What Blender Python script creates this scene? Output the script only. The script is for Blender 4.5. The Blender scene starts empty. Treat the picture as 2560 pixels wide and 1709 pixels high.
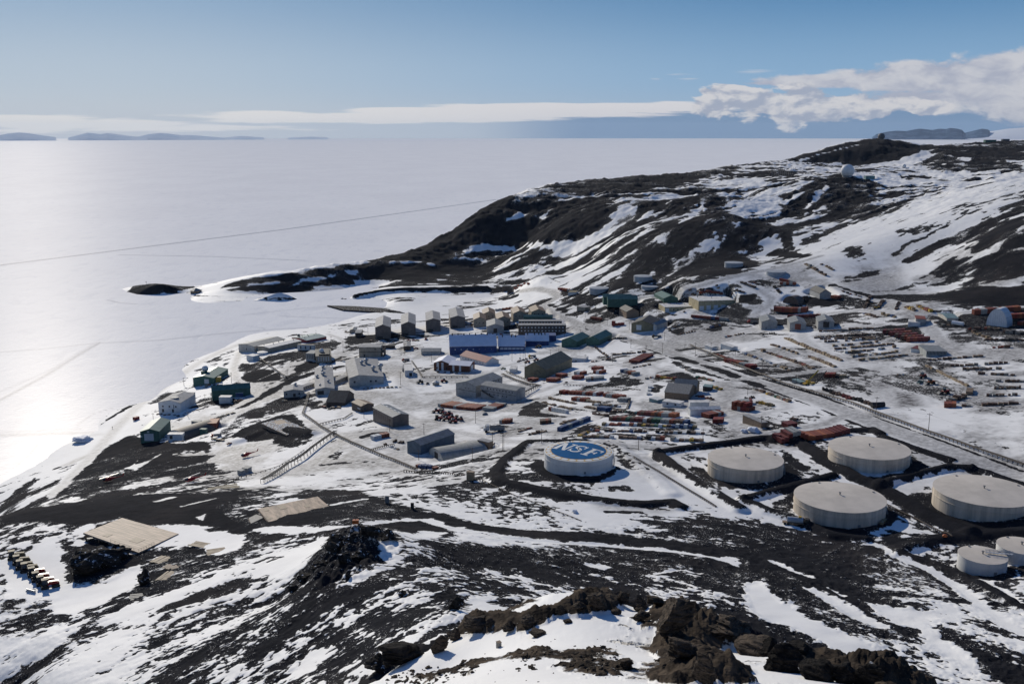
import bpy, math, random
import numpy as np
from math import radians as R
random.seed(7)
SC = bpy.context.scene
COL = SC.collection
# ---------------------------------------------------------------- camera
HC = 220.0                       # camera height above the sea ice (m)
FPX = 2489.0                     # focal length in pixels of the 2560 px wide frame
PITCH = R(11.76)
cd = bpy.data.cameras.new('camera'); cam = bpy.data.objects.new('camera', cd); COL.objects.link(cam)
cam.location = (0, 0, HC); cam.rotation_euler = (R(90) - PITCH, 0, 0)
cd.sensor_width = 36.0; cd.lens = 36.0 * FPX / 2560.0
cd.clip_start = 0.5; cd.clip_end = 300000
SC.camera = cam
# ---------------------------------------------------------------- exposure
vs = SC.view_settings
vs.view_transform = 'Standard'; vs.look = 'None'; vs.gamma = 1; vs.exposure = 0.0; vs.use_curve_mapping = False
SC.render.engine = 'CYCLES'
cy = SC.cycles
cy.use_denoising = True; cy.max_bounces = 4; cy.diffuse_bounces = 2; cy.glossy_bounces = 2; cy.transmission_bounces = 1; cy.volume_bounces = 0
cy.use_adaptive_sampling = True
# ---------------------------------------------------------------- sun
SUN_AZ, SUN_EL = R(-26.0), R(24.0)        # azimuth from +Y, negative = to the left
sd = bpy.data.lights.new('sun', 'SUN'); so = bpy.data.objects.new('sun', sd); COL.objects.link(so)
sd.energy = 3.6; sd.angle = R(0.53); sd.color = (1.0, 0.93, 0.815)
so.rotation_euler = (R(90) - SUN_EL, 0, R(180) - SUN_AZ)
so.location = (-800, 1500, 900)

# ---------------------------------------------------------------- node helpers
class NT:
    def __init__(s, tree): s.t = tree; s.n = tree.nodes; s.l = tree.links
    def new(s, typ, **kw):
        nd = s.n.new(typ)
        for k, v in kw.items(): setattr(nd, k, v)
        return nd
    def put(s, sock, v):
        if v is None: return
        if isinstance(v, bpy.types.NodeSocket): s.l.new(v, sock)
        else: sock.default_value = v
    def math(s, op, a, b=None, c=None, clamp=False):
        nd = s.new('ShaderNodeMath', operation=op, use_clamp=clamp)
        s.put(nd.inputs[0], a); s.put(nd.inputs[1], b)
        if c is not None: s.put(nd.inputs[2], c)
        return nd.outputs[0]
    def ramp(s, v, lo, hi, a=0.0, b=1.0, smooth=True):
        nd = s.new('ShaderNodeMapRange'); nd.interpolation_type = 'SMOOTHSTEP' if smooth else 'LINEAR'
        s.put(nd.inputs[0], v); s.put(nd.inputs[1], lo); s.put(nd.inputs[2], hi); s.put(nd.inputs[3], a); s.put(nd.inputs[4], b)
        return nd.outputs[0]
    def mix(s, f, a, b, typ='MIX'):
        nd = s.new('ShaderNodeMix', data_type='RGBA', blend_type=typ)
        s.put(nd.inputs[0], f); s.put(nd.inputs[6], a); s.put(nd.inputs[7], b)
        return nd.outputs[2]
    def noise(s, vec, scale, detail=4, rough=0.55, dist=0.0):
        nd = s.new('ShaderNodeTexNoise'); s.put(nd.inputs['Vector'], vec)
        nd.inputs['Scale'].default_value = scale; nd.inputs['Detail'].default_value = detail
        nd.inputs['Roughness'].default_value = rough; nd.inputs['Distortion'].default_value = dist
        return nd.outputs[0]
    def xyz(s, x, y, z):
        nd = s.new('ShaderNodeCombineXYZ'); s.put(nd.inputs[0], x); s.put(nd.inputs[1], y); s.put(nd.inputs[2], z); return nd.outputs[0]

def newmat(name):
    m = bpy.data.materials.new(name); m.use_nodes = True; t = NT(m.node_tree)
    b = [n for n in t.n if n.type == 'BSDF_PRINCIPLED'][0]
    return m, t, b
# ---------------------------------------------------------------- pixel <-> direction (photograph pixels, 2560 x 1709)
CP, SP = math.cos(PITCH), math.sin(PITCH)
def raydir(u, v):
    a = (np.asarray(u, float) - 1280.0) / FPX; b = -(np.asarray(v, float) - 854.5) / FPX
    dx = a; dy = CP + b * SP; dz = -SP + b * CP
    return dx, dy, dz
def azel(u, v):
    dx, dy, dz = raydir(u, v)
    return math.degrees(math.atan2(dx, dy)), math.degrees(math.atan2(dz, math.hypot(dx, dy)))

# ---------------------------------------------------------------- sky
w = bpy.data.worlds.new('World'); SC.world = w; w.use_nodes = True
N = NT(w.node_tree); N.n.clear()
out = N.new('ShaderNodeOutputWorld'); bg = N.new('ShaderNodeBackground')
sky = N.new('ShaderNodeTexSky', sky_type='NISHITA'); sky.sun_disc = False
sky.sun_elevation = SUN_EL; sky.sun_rotation = SUN_AZ % (2 * math.pi)
sky.altitude = 0; sky.air_density = 1.0; sky.dust_density = 0.35; sky.ozone_density = 2.2
SKY_STRENGTH = 0.05
tc = N.new('ShaderNodeTexCoord'); sep = N.new('ShaderNodeSeparateXYZ'); N.l.new(tc.outputs['Generated'], sep.inputs[0])
az = N.math('MULTIPLY', N.math('ARCTAN2', sep.outputs[0], sep.outputs[1]), 180 / math.pi)
el = N.math('MULTIPLY', N.math('ARCSINE', sep.outputs[2]), 180 / math.pi)
cvec = N.xyz(N.math('MULTIPLY', az, 1.0), N.math('MULTIPLY', el, 2.2), 0.0)
n1 = N.noise(cvec, 0.55, 9, 0.58, 0.3)
cvec2 = N.xyz(N.math('ADD', az, -0.35), N.math('ADD', N.math('MULTIPLY', el, 2.2), 0.55), 0.0)
n2 = N.noise(cvec2, 0.55, 9, 0.58, 0.3)
nst = N.noise(N.xyz(N.math('MULTIPLY', az, 0.35), N.math('MULTIPLY', el, 5.0), 3.0), 0.6, 7, 0.55, 0.2)
def blob(u0, v0, ru, rv, k=1.0):
    """ellipse in az/el around a pixel position; 1 at the centre, 0 on the edge"""
    a0, e0 = azel(u0, v0); sa = ru / FPX * 57.3; se = rv / FPX * 57.3
    x = N.math('POWER', N.math('ABSOLUTE', N.math('DIVIDE', N.math('SUBTRACT', az, a0), sa)), 2.0)
    y = N.math('POWER', N.math('ABSOLUTE', N.math('DIVIDE', N.math('SUBTRACT', el, e0), se)), 2.0)
    return N.math('MULTIPLY', N.math('SUBTRACT', 1.0, N.math('SQRT', N.math('ADD', x, y))), k)
def blobs(lst):
    r = None
    for b in lst:
        x = blob(*b); r = x if r is None else N.math('MAXIMUM', r, x)
    return r
# heavy cloud bank to the right and puffy cumulus beneath it
upper = blobs([(2150, 203, 330, 20, .8), (2400, 195, 330, 45), (2560, 205, 260, 75), (2640, 245, 190, 75), (1960, 207, 150, 10, .6), (2300, 245, 200, 28, .7)])
cumul = blobs([(1830, 240, 75, 36), (1790, 262, 60, 34, .9), (1900, 258, 120, 45), (2010, 268, 140, 50), (2120, 262, 120, 36), (2230, 255, 110, 24, .8), (2180, 285, 50, 14, .8), (2308, 276, 26, 14, .9), (2345, 272, 22, 8, .7), (1760, 228, 24, 10, .6)])
strat = blobs([(1430, 271, 480, 15, 1.6), (1250, 283, 420, 18, 1.2), (1690, 266, 130, 12, .9), (1150, 279, 380, 14, 1.5), (900, 294, 480, 17, 1.3), (700, 300, 200, 12, .9), (60, 293, 200, 7, .8), (90, 309, 190, 20, .95), (320, 310, 170, 16, .95), (450, 322, 300, 14, .6)])
wisp = blobs([(1640, 198, 24, 5, .5), (1720, 197, 45, 5, .6), (1880, 181, 60, 6, .6), (1690, 186, 60, 4, .4)])
dens_u = N.ramp(N.math('ADD', upper, N.math('MULTIPLY', N.math('SUBTRACT', n1, 0.5), 1.3)), 0.0, 0.30)
dens_c = N.ramp(N.math('ADD', cumul, N.math('MULTIPLY', N.math('SUBTRACT', n1, 0.5), 2.2)), 0.05, 0.26)
dens_s = N.ramp(N.math('ADD', strat, N.math('MULTIPLY', N.math('SUBTRACT', nst, 0.5), 1.6)), 0.0, 0.38, 0, .92)
dens_w = N.ramp(N.math('ADD', wisp, N.math('MULTIPLY', N.math('SUBTRACT', nst, 0.5), 2.4)), 0.1, 0.8, 0, .7)
# pale veil near the horizon on the left, blue rain shade under the clouds to the right
veil = N.math('MULTIPLY', N.ramp(el, 0.0, 2.1, 1.0, 0.0), N.ramp(az, 1.0, 9.0, 1.0, 0.12))
shade = N.math('MULTIPLY', N.ramp(N.math('ADD', el, N.math('MULTIPLY', N.math('SUBTRACT', nst, .5), .5)), 1.15, 1.75, 1.0, 0.0), N.ramp(az, -3.0, 4.5, 0.0, 1.0))
skyc = N.mix(1.0, sky.outputs[0], (SKY_STRENGTH,) * 3 + (1,), 'MULTIPLY')
# the photograph's sky: Nishita light toned towards its calmer blue
low = N.mix(N.ramp(az, -22.0, 18.0), (0.50, 0.57, 0.66, 1), (0.33, 0.46, 0.62, 1))
mid_ = N.mix(N.ramp(az, -26.0, 18.0), (0.43, 0.53, 0.655, 1), (0.235, 0.41, 0.63, 1))
top = N.mix(N.ramp(az, -28.0, 20.0), (0.245, 0.385, 0.57, 1), (0.075, 0.225, 0.45, 1))
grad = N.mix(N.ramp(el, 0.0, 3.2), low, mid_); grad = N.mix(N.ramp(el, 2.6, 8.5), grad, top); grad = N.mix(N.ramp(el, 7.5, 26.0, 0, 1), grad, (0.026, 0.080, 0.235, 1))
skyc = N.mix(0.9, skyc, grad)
c = N.mix(N.math('MULTIPLY', veil, 0.35), skyc, (0.50, 0.545, 0.62, 1))
c = N.mix(N.math('MULTIPLY', shade, 0.85), c, (0.145, 0.25, 0.42, 1))
lit = N.ramp(N.math('SUBTRACT', n1, n2), -0.10, 0.12)
ccol = N.mix(lit, (0.36, 0.40, 0.50, 1), (0.66, 0.65, 0.665, 1))
ucol = N.mix(N.ramp(n1, .35, .65), (0.40, 0.42, 0.51, 1), (0.60, 0.60, 0.635, 1))
c = N.mix(dens_s, c, N.mix(N.ramp(az, -24.0, 5.0), (0.80, 0.78, 0.76, 1), (0.72, 0.70, 0.71, 1)))
c = N.mix(dens_w, c, (0.58, 0.60, 0.66, 1))
c = N.mix(N.math('MULTIPLY', dens_u, .93), c, ucol)
c = N.mix(N.math('MULTIPLY', dens_c, .96), c, ccol)
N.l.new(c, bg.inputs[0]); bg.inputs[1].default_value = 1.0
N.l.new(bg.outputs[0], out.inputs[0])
# ================================================================= the lie of the land
# control points: photo pixel + height (m) or photo pixel + distance (m, given as 'd'), or azimuth/distance/height
CPTS = []          # (azimuth rad, distance, z)
def cz(u, v, z):
    dx, dy, dz = raydir(u, v); h = math.hypot(dx, dy)
    CPTS.append((math.atan2(dx, dy), (HC - z) / (-dz / h), z))
def cdist(u, v, d):
    dx, dy, dz = raydir(u, v); h = math.hypot(dx, dy)
    CPTS.append((math.atan2(dx, dy), d, HC + d * dz / h))
def cad(u, d, z):
    CPTS.append((math.atan2((u - 1280.0), FPX), d, z))
for p in [ # coast and bay
  (0,1215,.4),(70,1180,.4),(130,1150,.4),(260,1075,.4),(400,995,.5),(480,945,.5),(560,878,.6),(640,845,.8),(760,830,1.2),(850,812,1.5),(920,785,1.5),(1050,768,3.5),(1150,752,5),
  (700,750,1),(600,747,1),(500,735,1),(340,730,2),(400,726,5),(440,725,4),
  (0,1150,-1),(100,1080,-1.2),(250,1010,-1.2),(380,940,-1.2),(460,890,-1.2),(560,845,-1.2),(640,825,-1.2),(760,810,-1.2),(850,790,-1.5),(950,762,-3),(600,765,-4),(800,765,-4),(700,758,-3),(350,745,-4),(300,720,-4),(200,708,-4),(150,730,-4),(200,690,-4),(260,698,-4),(240,720,-4),(80,700,-4),(290,703,-4),(280,735,-4),(305,710,-4),(308,722,-3),(318,738,-3),(400,742,-3),(460,748,-3),(250,760,-6),(400,800,-6),(0,1000,-8),(200,900,-8),(0,800,-8),(100,740,-8),
  (900,726,4),(1000,722,6),(1100,718,9),(1200,712,13),(950,737,3.5),(1050,733,5),(1150,729,7),(1250,736,8),(800,736,3.0),(700,739,1.2),(600,739,1.2),(640,744,.8),(760,740,1.8),(860,748,3),(980,752,2.5),(1080,752,3.5),
  # town
  (420,1035,8),(390,1095,9),(600,1010,12),(540,950,7),(700,885,9),(650,1000,14),(730,990,15),(850,985,18),(880,905,13),(940,865,10),(960,835,7),(1150,812,9),(1000,960,20),(1050,1030,25),
  (1150,850,14),(1200,940,21),(1250,880,17),(1350,835,16),(1290,1000,27),(1150,1050,31),(1280,1030,33),(1060,1125,38),(1500,1080,52),(1600,1000,44),(1400,950,31),(1500,870,24),(1750,1080,56),
  (1600,900,33),(1800,960,48),(2000,900,53),(2000,960,55),(1900,850,48),(2000,780,55),(2250,850,62),(2500,850,72),(2500,1000,70),(2250,1000,64),(2560,1180,70),(2300,1080,67),(2100,1050,62),
  (2100,720,74),(1850,720,66),(1940,695,74),(1835,672,78),(1500,735,44),(1610,708,58),(1630,722,54),(1750,775,48),(1550,765,40),(1450,790,28),(1300,720,22),(1260,760,12),(1350,690,38),(1700,700,66),(2300,760,76),(2450,790,78),(2560,760,84),
  # helicopter pads, shore slope
  (350,1150,17),(300,1230,34),(560,1130,18),(480,1190,26),(750,1150,28),(700,1080,24),(950,1200,43),(900,1100,33),(1150,1180,50),(1250,1230,58),(1100,1250,58),(200,1190,16),(60,1250,20),
  (0,1290,44),(300,1270,50),(600,1250,52),(820,1260,58),(1000,1300,65),(1200,1310,65),
  # tank farm
  (1446,1190,62),(1320,1160,58),(1600,1160,60),(1700,1230,63),(1865,1208,64),(2170,1182,66),(2100,1320,65),(2300,1200,67),(2455,1303,68),(2450,1440,69),(2300,1340,67),(1500,1250,63),(1800,1290,65),(2560,1420,71),
  # foot of the hill we stand on
  (1500,1370,68),(1700,1400,72),(2000,1450,78),(2300,1500,84),(2560,1600,92),(2000,1600,94),(2400,1640,95),(2560,1500,82),(1300,1380,74),
  (1200,1420,85),(1000,1450,98),(1100,1600,117),(900,1700,112),(700,1700,95),(400,1600,72),(100,1600,60),(100,1700,66),(700,1500,75),(500,1450,66),(850,1400,92),
  (300,1440,56),(200,1500,56),(0,1500,54),(100,1430,53),(0,1380,52),(60,1330,52),(600,1350,60),(750,1400,74),(1300,1500,98),(1150,1530,112),(1600,1450,78),(1750,1520,92)]: cz(*p)
for p in [(880,1330,318)]: cdist(*p)
cz(880,1296,68); cz(980,1330,72); cz(780,1345,66)
# the shoulder right under the camera
for p in [(1500,1709,25),(1300,1640,34),(1100,1690,40),(1500,1490,47),(1400,1500,49),(1250,1550,49),(1130,1605,47),(1000,1660,43),(920,1709,39),(1600,1530,44),(1700,1640,37),(1900,1640,40),(1760,1570,45),(2060,1660,38),(2180,1709,33),(1700,1709,28)]: cdist(*p)
for u, d, z in [(1500,80,166),(1500,120,137),(1500,200,98),(1300,80,168),(1300,130,138),(1150,80,170),(1150,120,150),(1000,70,172),(1000,120,146),(1750,80,166),(1750,130,131),(2000,80,162),(2000,130,127),(2200,60,172),(2200,120,133),
                (700,60,178),(700,120,142),(400,50,178),(400,120,130),(100,60,172),(100,130,116),(2450,60,174),(2450,120,136),(-200,100,140),(-200,300,50),(-200,600,0),(2760,100,148),(2760,250,96),(2760,500,80),(2760,1000,120),(2760,1800,176),(2760,2600,190),(2760,3200,200),(2760,3600,80),(2760,4100,-30)]: cad(u, d, z)
for u in (-200, 300, 800, 1280, 1700, 2200, 2760):
    for d, z in [(1.5, 218.2), (4, 216.6), (9, 213.2), (15, 209.8)]: cad(u, d, z)
# skyline against the ice; land drops away behind it
SKYL = [(340,713,1530),(400,710,1516),(480,716,1508),(560,702,1495),(620,694,1480),(700,682,1480),(760,670,1495),(850,657,1520),(935,649,1560),(1000,630,1600),(1060,617,1650),(1100,590,1670),(1150,560,1700),(1200,524,1725),(1250,498,1750),(1330,469,1850),
                (1400,456,1900),(1500,447,2000),(1600,438,2100),(1740,430,2200),(1800,416,2300),(1900,406,2400),(1960,401,2500),(2000,386,2600),(2080,365,2700),(2150,350,2740),(2190,345,2750),(2230,348,2750),(2300,361,2750),(2350,362,2850),(2400,359,3000),(2480,354,3100),(2560,349,3200)]
for u, v, d in SKYL:
    cdist(u, v, d); sl = raydir(u, v)[2] / math.hypot(*raydir(u, v)[:2])
    cad(u, d * 1.07, HC + d * 1.07 * sl - 9)
    cad(u, d * 1.32, -25)
for u, d in [(100,2000),(500,1750),(900,1900),(1200,2300),(1600,2900),(1900,3300),(2300,3900),(2560,4100),(100,4100),(1000,4100),(1800,4100)]: cad(u, d, -30)
for p in [ # hill faces
  (1000,665,22),(1000,700,8),(900,702,5),(1100,604,49),(1100,655,26),(1200,618,44),(1200,665,22),(1300,608,50),(1300,535,91),(1400,618,61),(1200,540,87),(1400,560,90),(1450,520,108),(1300,690,24),(1400,690,36),(1100,700,10),(1200,705,12),
  (1500,650,60),(1550,600,84),(1600,560,100),(1700,500,122),(1600,500,124),(1820,532,120),(1760,540,114),(1890,560,104),(1850,497,119),(1740,488,130),(1900,640,80),(1700,640,79),(1760,690,72),(1650,690,62),(1800,612,90),(1650,600,92),
  (1960,560,103),(1940,500,124),(2100,568,106),(2000,495,127),(2220,500,128),(2300,452,141),(2117,412,150),(2150,411,151),(2040,412,149),(2400,402,164),(2520,402,168),(2100,640,92),(2300,550,124),(2300,650,94),(2450,520,140),(2560,489,152),
  (2400,480,146),(2560,560,136),(2560,650,110),(2400,600,112),(2200,600,106),(2500,455,160),(2200,690,80),(2400,710,84),(1900,455,140),(1750,455,134),(1600,455,130),(1450,480,122),(2020,640,88)]: cz(*p)
cdist(2117, 437, 1750); cdist(2070, 446, 1720); cdist(2170, 450, 1730); cad(2117, 1930, 146); cad(2117,1640,136); cdist(1985,480,1600)
CPTS = np.array(CPTS)

def rbf_fit(X, val, c=0.02, lam=1e-4):
    D = np.sqrt(((X[:, None, :] - X[None]) ** 2).sum(-1) + c * c)
    n = len(X); A = np.zeros((n + 3, n + 3)); A[:n, :n] = D
    A[:n, n] = 1; A[:n, n + 1:] = X; A[n:, :n] = A[:n, n:].T
    b = np.zeros((n + 3,) + val.shape[1:]); b[:n] = val
    s = np.linalg.solve(A, b)
    def f(P):
        o = np.empty((len(P),) + val.shape[1:])
        for i in range(0, len(P), 20000):
            q = P[i:i + 20000]
            d = np.sqrt(((q[:, None, :] - X[None]) ** 2).sum(-1) + c * c)
            o[i:i + 20000] = d @ s[:n] + s[n] + q @ s[n + 1:]
        return o
    return f
LX = np.stack([CPTS[:, 0], np.log(CPTS[:, 1])], 1)
hfit = rbf_fit(LX, CPTS[:, 2])
# ---- polar grid: fine inside the view, coarse behind
FINE = 0.052
azf = np.arange(-31.5, 31.5 + FINE, FINE)
azc = np.concatenate([np.linspace(-180, -33, 60), azf, np.linspace(33, 180, 60)])
AZ = np.radians(azc)
def rows(a, b, step): return np.exp(np.arange(math.log(a), math.log(b), step))
DD = np.concatenate([rows(1.5, 20, .12), rows(20, 60, .0075), rows(60, 200, .0095), rows(200, 700, .0025), rows(700, 1750, .0027), rows(1750, 4300, .0055)])
NR, NCOL = len(DD), len(AZ)
def bil(grid_az, grid_ld, G, azq, ldq):
    i = np.clip(np.searchsorted(grid_az, azq) - 1, 0, len(grid_az) - 2); j = np.clip(np.searchsorted(grid_ld, ldq) - 1, 0, len(grid_ld) - 2)
    fx = np.clip((azq - grid_az[i]) / (grid_az[i + 1] - grid_az[i]), 0, 1); fy = np.clip((ldq - grid_ld[j]) / (grid_ld[j + 1] - grid_ld[j]), 0, 1)
    if G.ndim == 3: fx = fx[..., None]; fy = fy[..., None]
    return (G[j, i] * (1 - fx) + G[j, i + 1] * fx) * (1 - fy) + (G[j + 1, i] * (1 - fx) + G[j + 1, i + 1] * fx) * fy
def upsample(fit, clampaz=0.72):
    ga = np.radians(np.linspace(-42, 42, 240)); gl = np.linspace(math.log(1.5), math.log(4300), 420)
    A, L = np.meshgrid(ga, gl)
    G = fit(np.stack([A.ravel(), L.ravel()], 1)); G = G.reshape(A.shape + G.shape[1:])
    AA, LL = np.meshgrid(np.clip(AZ, -clampaz, clampaz), np.log(DD))
    return bil(ga, gl, G, AA, LL)
Z = upsample(hfit)
AG, DG = np.meshgrid(AZ, DD)
prof = np.interp(np.log(DD), np.log([1.5, 12, 40, 100, 200, 400, 700, 1500, 4300]), [218, 212, 190, 150, 105, 60, 20, -5, -30])
wb = np.clip((np.abs(np.degrees(AG)) - 33) / 30, 0, 1); wb = wb * wb * (3 - 2 * wb)
Z = Z * (1 - wb) + prof[:, None] * wb
X = DG * np.sin(AG); Y = DG * np.cos(AG)

def hashv(ix, iy, seed):
    h = (ix.astype(np.int64) * 374761393 + iy.astype(np.int64) * 668265263 + seed * 974634777) & 0xFFFFFFFF
    h = ((h ^ (h >> 13)) * 1274126177) & 0xFFFFFFFF
    return ((h ^ (h >> 16)) & 0xFFFFFF).astype(np.float32) / 16777216.0
def vnoise(x, y, seed=0):
    x0 = np.floor(x); y0 = np.floor(y); fx = (x - x0).astype(np.float32); fy = (y - y0).astype(np.float32)
    fx = fx * fx * (3 - 2 * fx); fy = fy * fy * (3 - 2 * fy)
    a = hashv(x0, y0, seed); b = hashv(x0 + 1, y0, seed); c_ = hashv(x0, y0 + 1, seed); d = hashv(x0 + 1, y0 + 1, seed)
    return (a + (b - a) * fx) * (1 - fy) + (c_ + (d - c_) * fx) * fy - 0.5
def fbm(x, y, lam, octv=4, g=0.5, seed=0):
    r = 0; a = 1.0
    for o in range(octv):
        r = r + a * vnoise(x / lam + 17.3 * o, y / lam - 9.1 * o, seed + o); a *= g; lam *= 0.47
    return r
def hit(u, v, Zg=None):
    """world point where the ray through photo pixel (u, v) meets the ground"""
    Zg = Z if Zg is None else Zg
    dx, dy, dz = raydir(u, v); h = math.hypot(dx, dy); T = -dz / h; a = math.atan2(dx, dy)
    j = int(np.clip(np.searchsorted(AZ, a) - 1, 0, NCOL - 2)); f = (a - AZ[j]) / (AZ[j + 1] - AZ[j])
    colz = Zg[:, j] * (1 - f) + Zg[:, j + 1] * f
    colz = np.maximum(colz, 0.0)
    t = (HC - colz) / DD
    k = np.argmax((t <= T) & (DD > 14)); 
    if k == 0: k = NR - 1
    t0, t1 = t[k - 1], t[k]; fr = 0 if t0 == t1 else (t0 - T) / (t0 - t1)
    fr = min(max(fr, 0), 1)
    d = DD[k - 1] + (DD[k] - DD[k - 1]) * fr
    if colz[k] <= 0.0 and colz[k - 1] <= 0: d = HC / T
    return d * math.sin(a), d * math.cos(a), max(HC - d * T, 0.0)
def zat(x, y):
    a = math.atan2(x, y); d = math.hypot(x, y)
    return float(bil(AZ, DD, Z, np.array([a]), np.array([d]))[0])
def inplane(u, v, z):
    dx, dy, dz = raydir(u, v); t = (HC - z) / -dz
    return dx * t, dy * t
# ---- painting in world metres
def poly_sd(pts, x, y):
    """signed distance (m), positive inside"""
    n = len(pts); d2 = np.full(x.shape, 1e18); ins = np.zeros(x.shape, bool)
    for i in range(n):
        ax, ay = pts[i]; bx, by = pts[(i + 1) % n]; ex, ey = bx - ax, by - ay
        L = ex * ex + ey * ey + 1e-9
        t = np.clip(((x - ax) * ex + (y - ay) * ey) / L, 0, 1)
        d2 = np.minimum(d2, (x - ax - t * ex) ** 2 + (y - ay - t * ey) ** 2)
        c1 = (ay > y) != (by > y)
        xi = ax + (y - ay) / (by - ay + 1e-12) * ex
        ins ^= c1 & (x < xi)
    return np.where(ins, np.sqrt(d2), -np.sqrt(d2))
def line_d(pts, x, y):
    d2 = np.full(x.shape, 1e18)
    for i in range(len(pts) - 1):
        ax, ay = pts[i]; bx, by = pts[i + 1]; ex, ey = bx - ax, by - ay
        t = np.clip(((x - ax) * ex + (y - ay) * ey) / (ex * ex + ey * ey + 1e-9), 0, 1)
        d2 = np.minimum(d2, (x - ax - t * ex) ** 2 + (y - ay - t * ey) ** 2)
    return np.sqrt(d2)
class Field:
    """a polar grid one can paint on"""
    def __init__(s, AZ, DD):
        s.AZ, s.DD = AZ, DD; A, D = np.meshgrid(AZ, DD); s.X = D * np.sin(A); s.Y = D * np.cos(A)
    def win(s, P, pad):
        P = np.array(P); lo = P.min(0) - pad; hi = P.max(0) + pad
        cs = [(a, b) for a in (lo[0], hi[0]) for b in (lo[1], hi[1])]
        az = [math.atan2(a, b) for a, b in cs]
        dmax = max(math.hypot(*c) for c in cs); dmin = math.hypot(max(lo[0], -hi[0], 0), max(lo[1], -hi[1], 0))
        if lo[1] <= 0: az = [-math.pi, math.pi]; dmin = 0
        j0, j1 = np.searchsorted(s.AZ, [min(az), max(az)]); i0, i1 = np.searchsorted(s.DD, [dmin, dmax])
        return slice(max(i0 - 1, 0), i1 + 1), slice(max(j0 - 1, 0), j1 + 1)
    def poly(s, arr, P, val, soft=3.0, mode='set', k=1.0):
        w_ = s.win(P, soft * 2)
        sd_ = poly_sd(P, s.X[w_], s.Y[w_]); m = np.clip(sd_ / soft * .5 + .5, 0, 1); m = m * m * (3 - 2 * m) * k
        s.app(arr, w_, m, val, mode)
    def line(s, arr, P, width, val, soft=2.0, mode='set', k=1.0):
        w_ = s.win(P, width + soft * 2)
        sd_ = width / 2 - line_d(P, s.X[w_], s.Y[w_]); m = np.clip(sd_ / soft * .5 + .5, 0, 1); m = m * m * (3 - 2 * m) * k
        s.app(arr, w_, m, val, mode)
    def app(s, arr, w_, m, val, mode):
        if mode == 'set': arr[w_] = arr[w_] * (1 - m) + val * m
        elif mode == 'add': arr[w_] += val * m
        elif mode == 'max': arr[w_] = np.maximum(arr[w_], val * m)
FL = Field(AZ, DD)
def W(pts, closed=True, step=22.0):
    o = []; n = len(pts)
    for i in range(n if closed else n - 1):
        a, b = pts[i], pts[(i + 1) % n]; L = math.hypot(b[0] - a[0], b[1] - a[1]); k = max(1, int(L / step))
        for q in range(k): o.append(hit(a[0] + (b[0] - a[0]) * q / k, a[1] + (b[1] - a[1]) * q / k)[:2])
    if not closed: o.append(hit(*pts[-1])[:2])
    return o
Z0 = Z.copy()
# ================================================================= relief stamps: berms, pads, cuts, mounds (world metres)
rockf = np.zeros_like(Z); dirt = np.zeros_like(Z); brown = np.zeros_like(Z)
# directions of the wind-packed streaks, as seen in the photo, turned into ground directions
DIRS = [(100,1620,1,-.42),(400,1560,1,-.42),(650,1500,1,-.5),(850,1500,1,-.75),(1000,1560,1,-.6),(1050,1440,1,-.15),(1250,1440,1,.45),(1450,1400,1,.2),(1700,1480,1,.35),(1950,1450,1,.5),(2300,1450,1,.5),(2500,1600,1,.45),(2100,1600,1,.35),
        (1250,1270,1,.12),(900,1210,1,-.1),(1600,1310,1,.08),(400,1180,1,-.22),(150,1250,1,-.3),(700,930,1,-.45),(1500,1010,1,.08),(1350,950,1,-.35),(1700,1150,1,.6),(2000,1150,1,.5),(2400,1220,1,.5),(1000,1050,1,-.3),
        (1150,600,1,-.2),(1300,560,1,-.12),(1400,650,1,-.3),(1500,630,1,-.75),(1700,620,1,-.9),(1850,600,1,-.8),(1650,520,1,-.6),(2000,500,1,-.55),(2100,540,1,-.35),(2350,600,1,-.48),(2500,540,1,-.5),(2250,450,1,.1),(2450,400,1,.03),(2500,700,1,-.15),(2150,690,1,-.3),(1800,430,1,.03),(1450,480,1,-.05),
        (2100,380,1,-.25),(700,700,1,-.03),(1100,690,1,.05),(1900,800,1,.25),(2300,950,1,.3),(1700,760,1,-.1)]
dX, dV = [], []
for u, v, du, dv in DIRS:
    a = np.array(hit(u, v)[:2]); b = np.array(hit(u + 14 * du, v + 14 * dv)[:2]); t = b - a
    if np.hypot(*t) < 1e-3: continue
    t /= np.hypot(*t); 
    if t[0] < 0: t = -t
    dX.append([math.atan2(a[0], a[1]), math.log(math.hypot(*a))]); dV.append(t)
dX = np.array(dX); dV = np.array(dV)
def idw(P, X, V, p=3.0, e=.012):
    o = np.empty((len(P),) + V.shape[1:])
    for i in range(0, len(P), 20000):
        q = P[i:i + 20000]; w_ = 1 / (((q[:, None] - X[None]) ** 2).sum(-1) + e * e) ** (p / 2)
        o[i:i + 20000] = (w_ @ V) / (w_.sum(1)[:, None] if V.ndim > 1 else w_.sum(1))
    return o
DF = upsample(lambda P: idw(P, dX, dV)); nn = np.hypot(DF[..., 0], DF[..., 1]) + 1e-9
UX, UY = (DF[..., 0] / nn).astype(np.float32), (DF[..., 1] / nn).astype(np.float32)
Xf, Yf = X.astype(np.float32), Y.astype(np.float32)
sp = np.sqrt(DG * R(FINE) * np.gradient(DD)[:, None]).astype(np.float32)     # vertex spacing
def streak(lam, seed, ln=3.0, k=3):
    r = 0
    for i in range(-k, k + 1):
        s = lam * ln * i / (2 * k)
        r = r + vnoise((Xf + UX * s) / lam, (Yf + UY * s) / lam, seed)
    return r / (2 * k + 1)
def cdf(n, m=None):
    q = np.quantile(n[::7, ::7] if m is None else n[m][::37], np.linspace(0, 1, 101)); return np.interp(n, q, np.linspace(0, 1, 101)).astype(np.float32)
ns = 0
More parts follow.
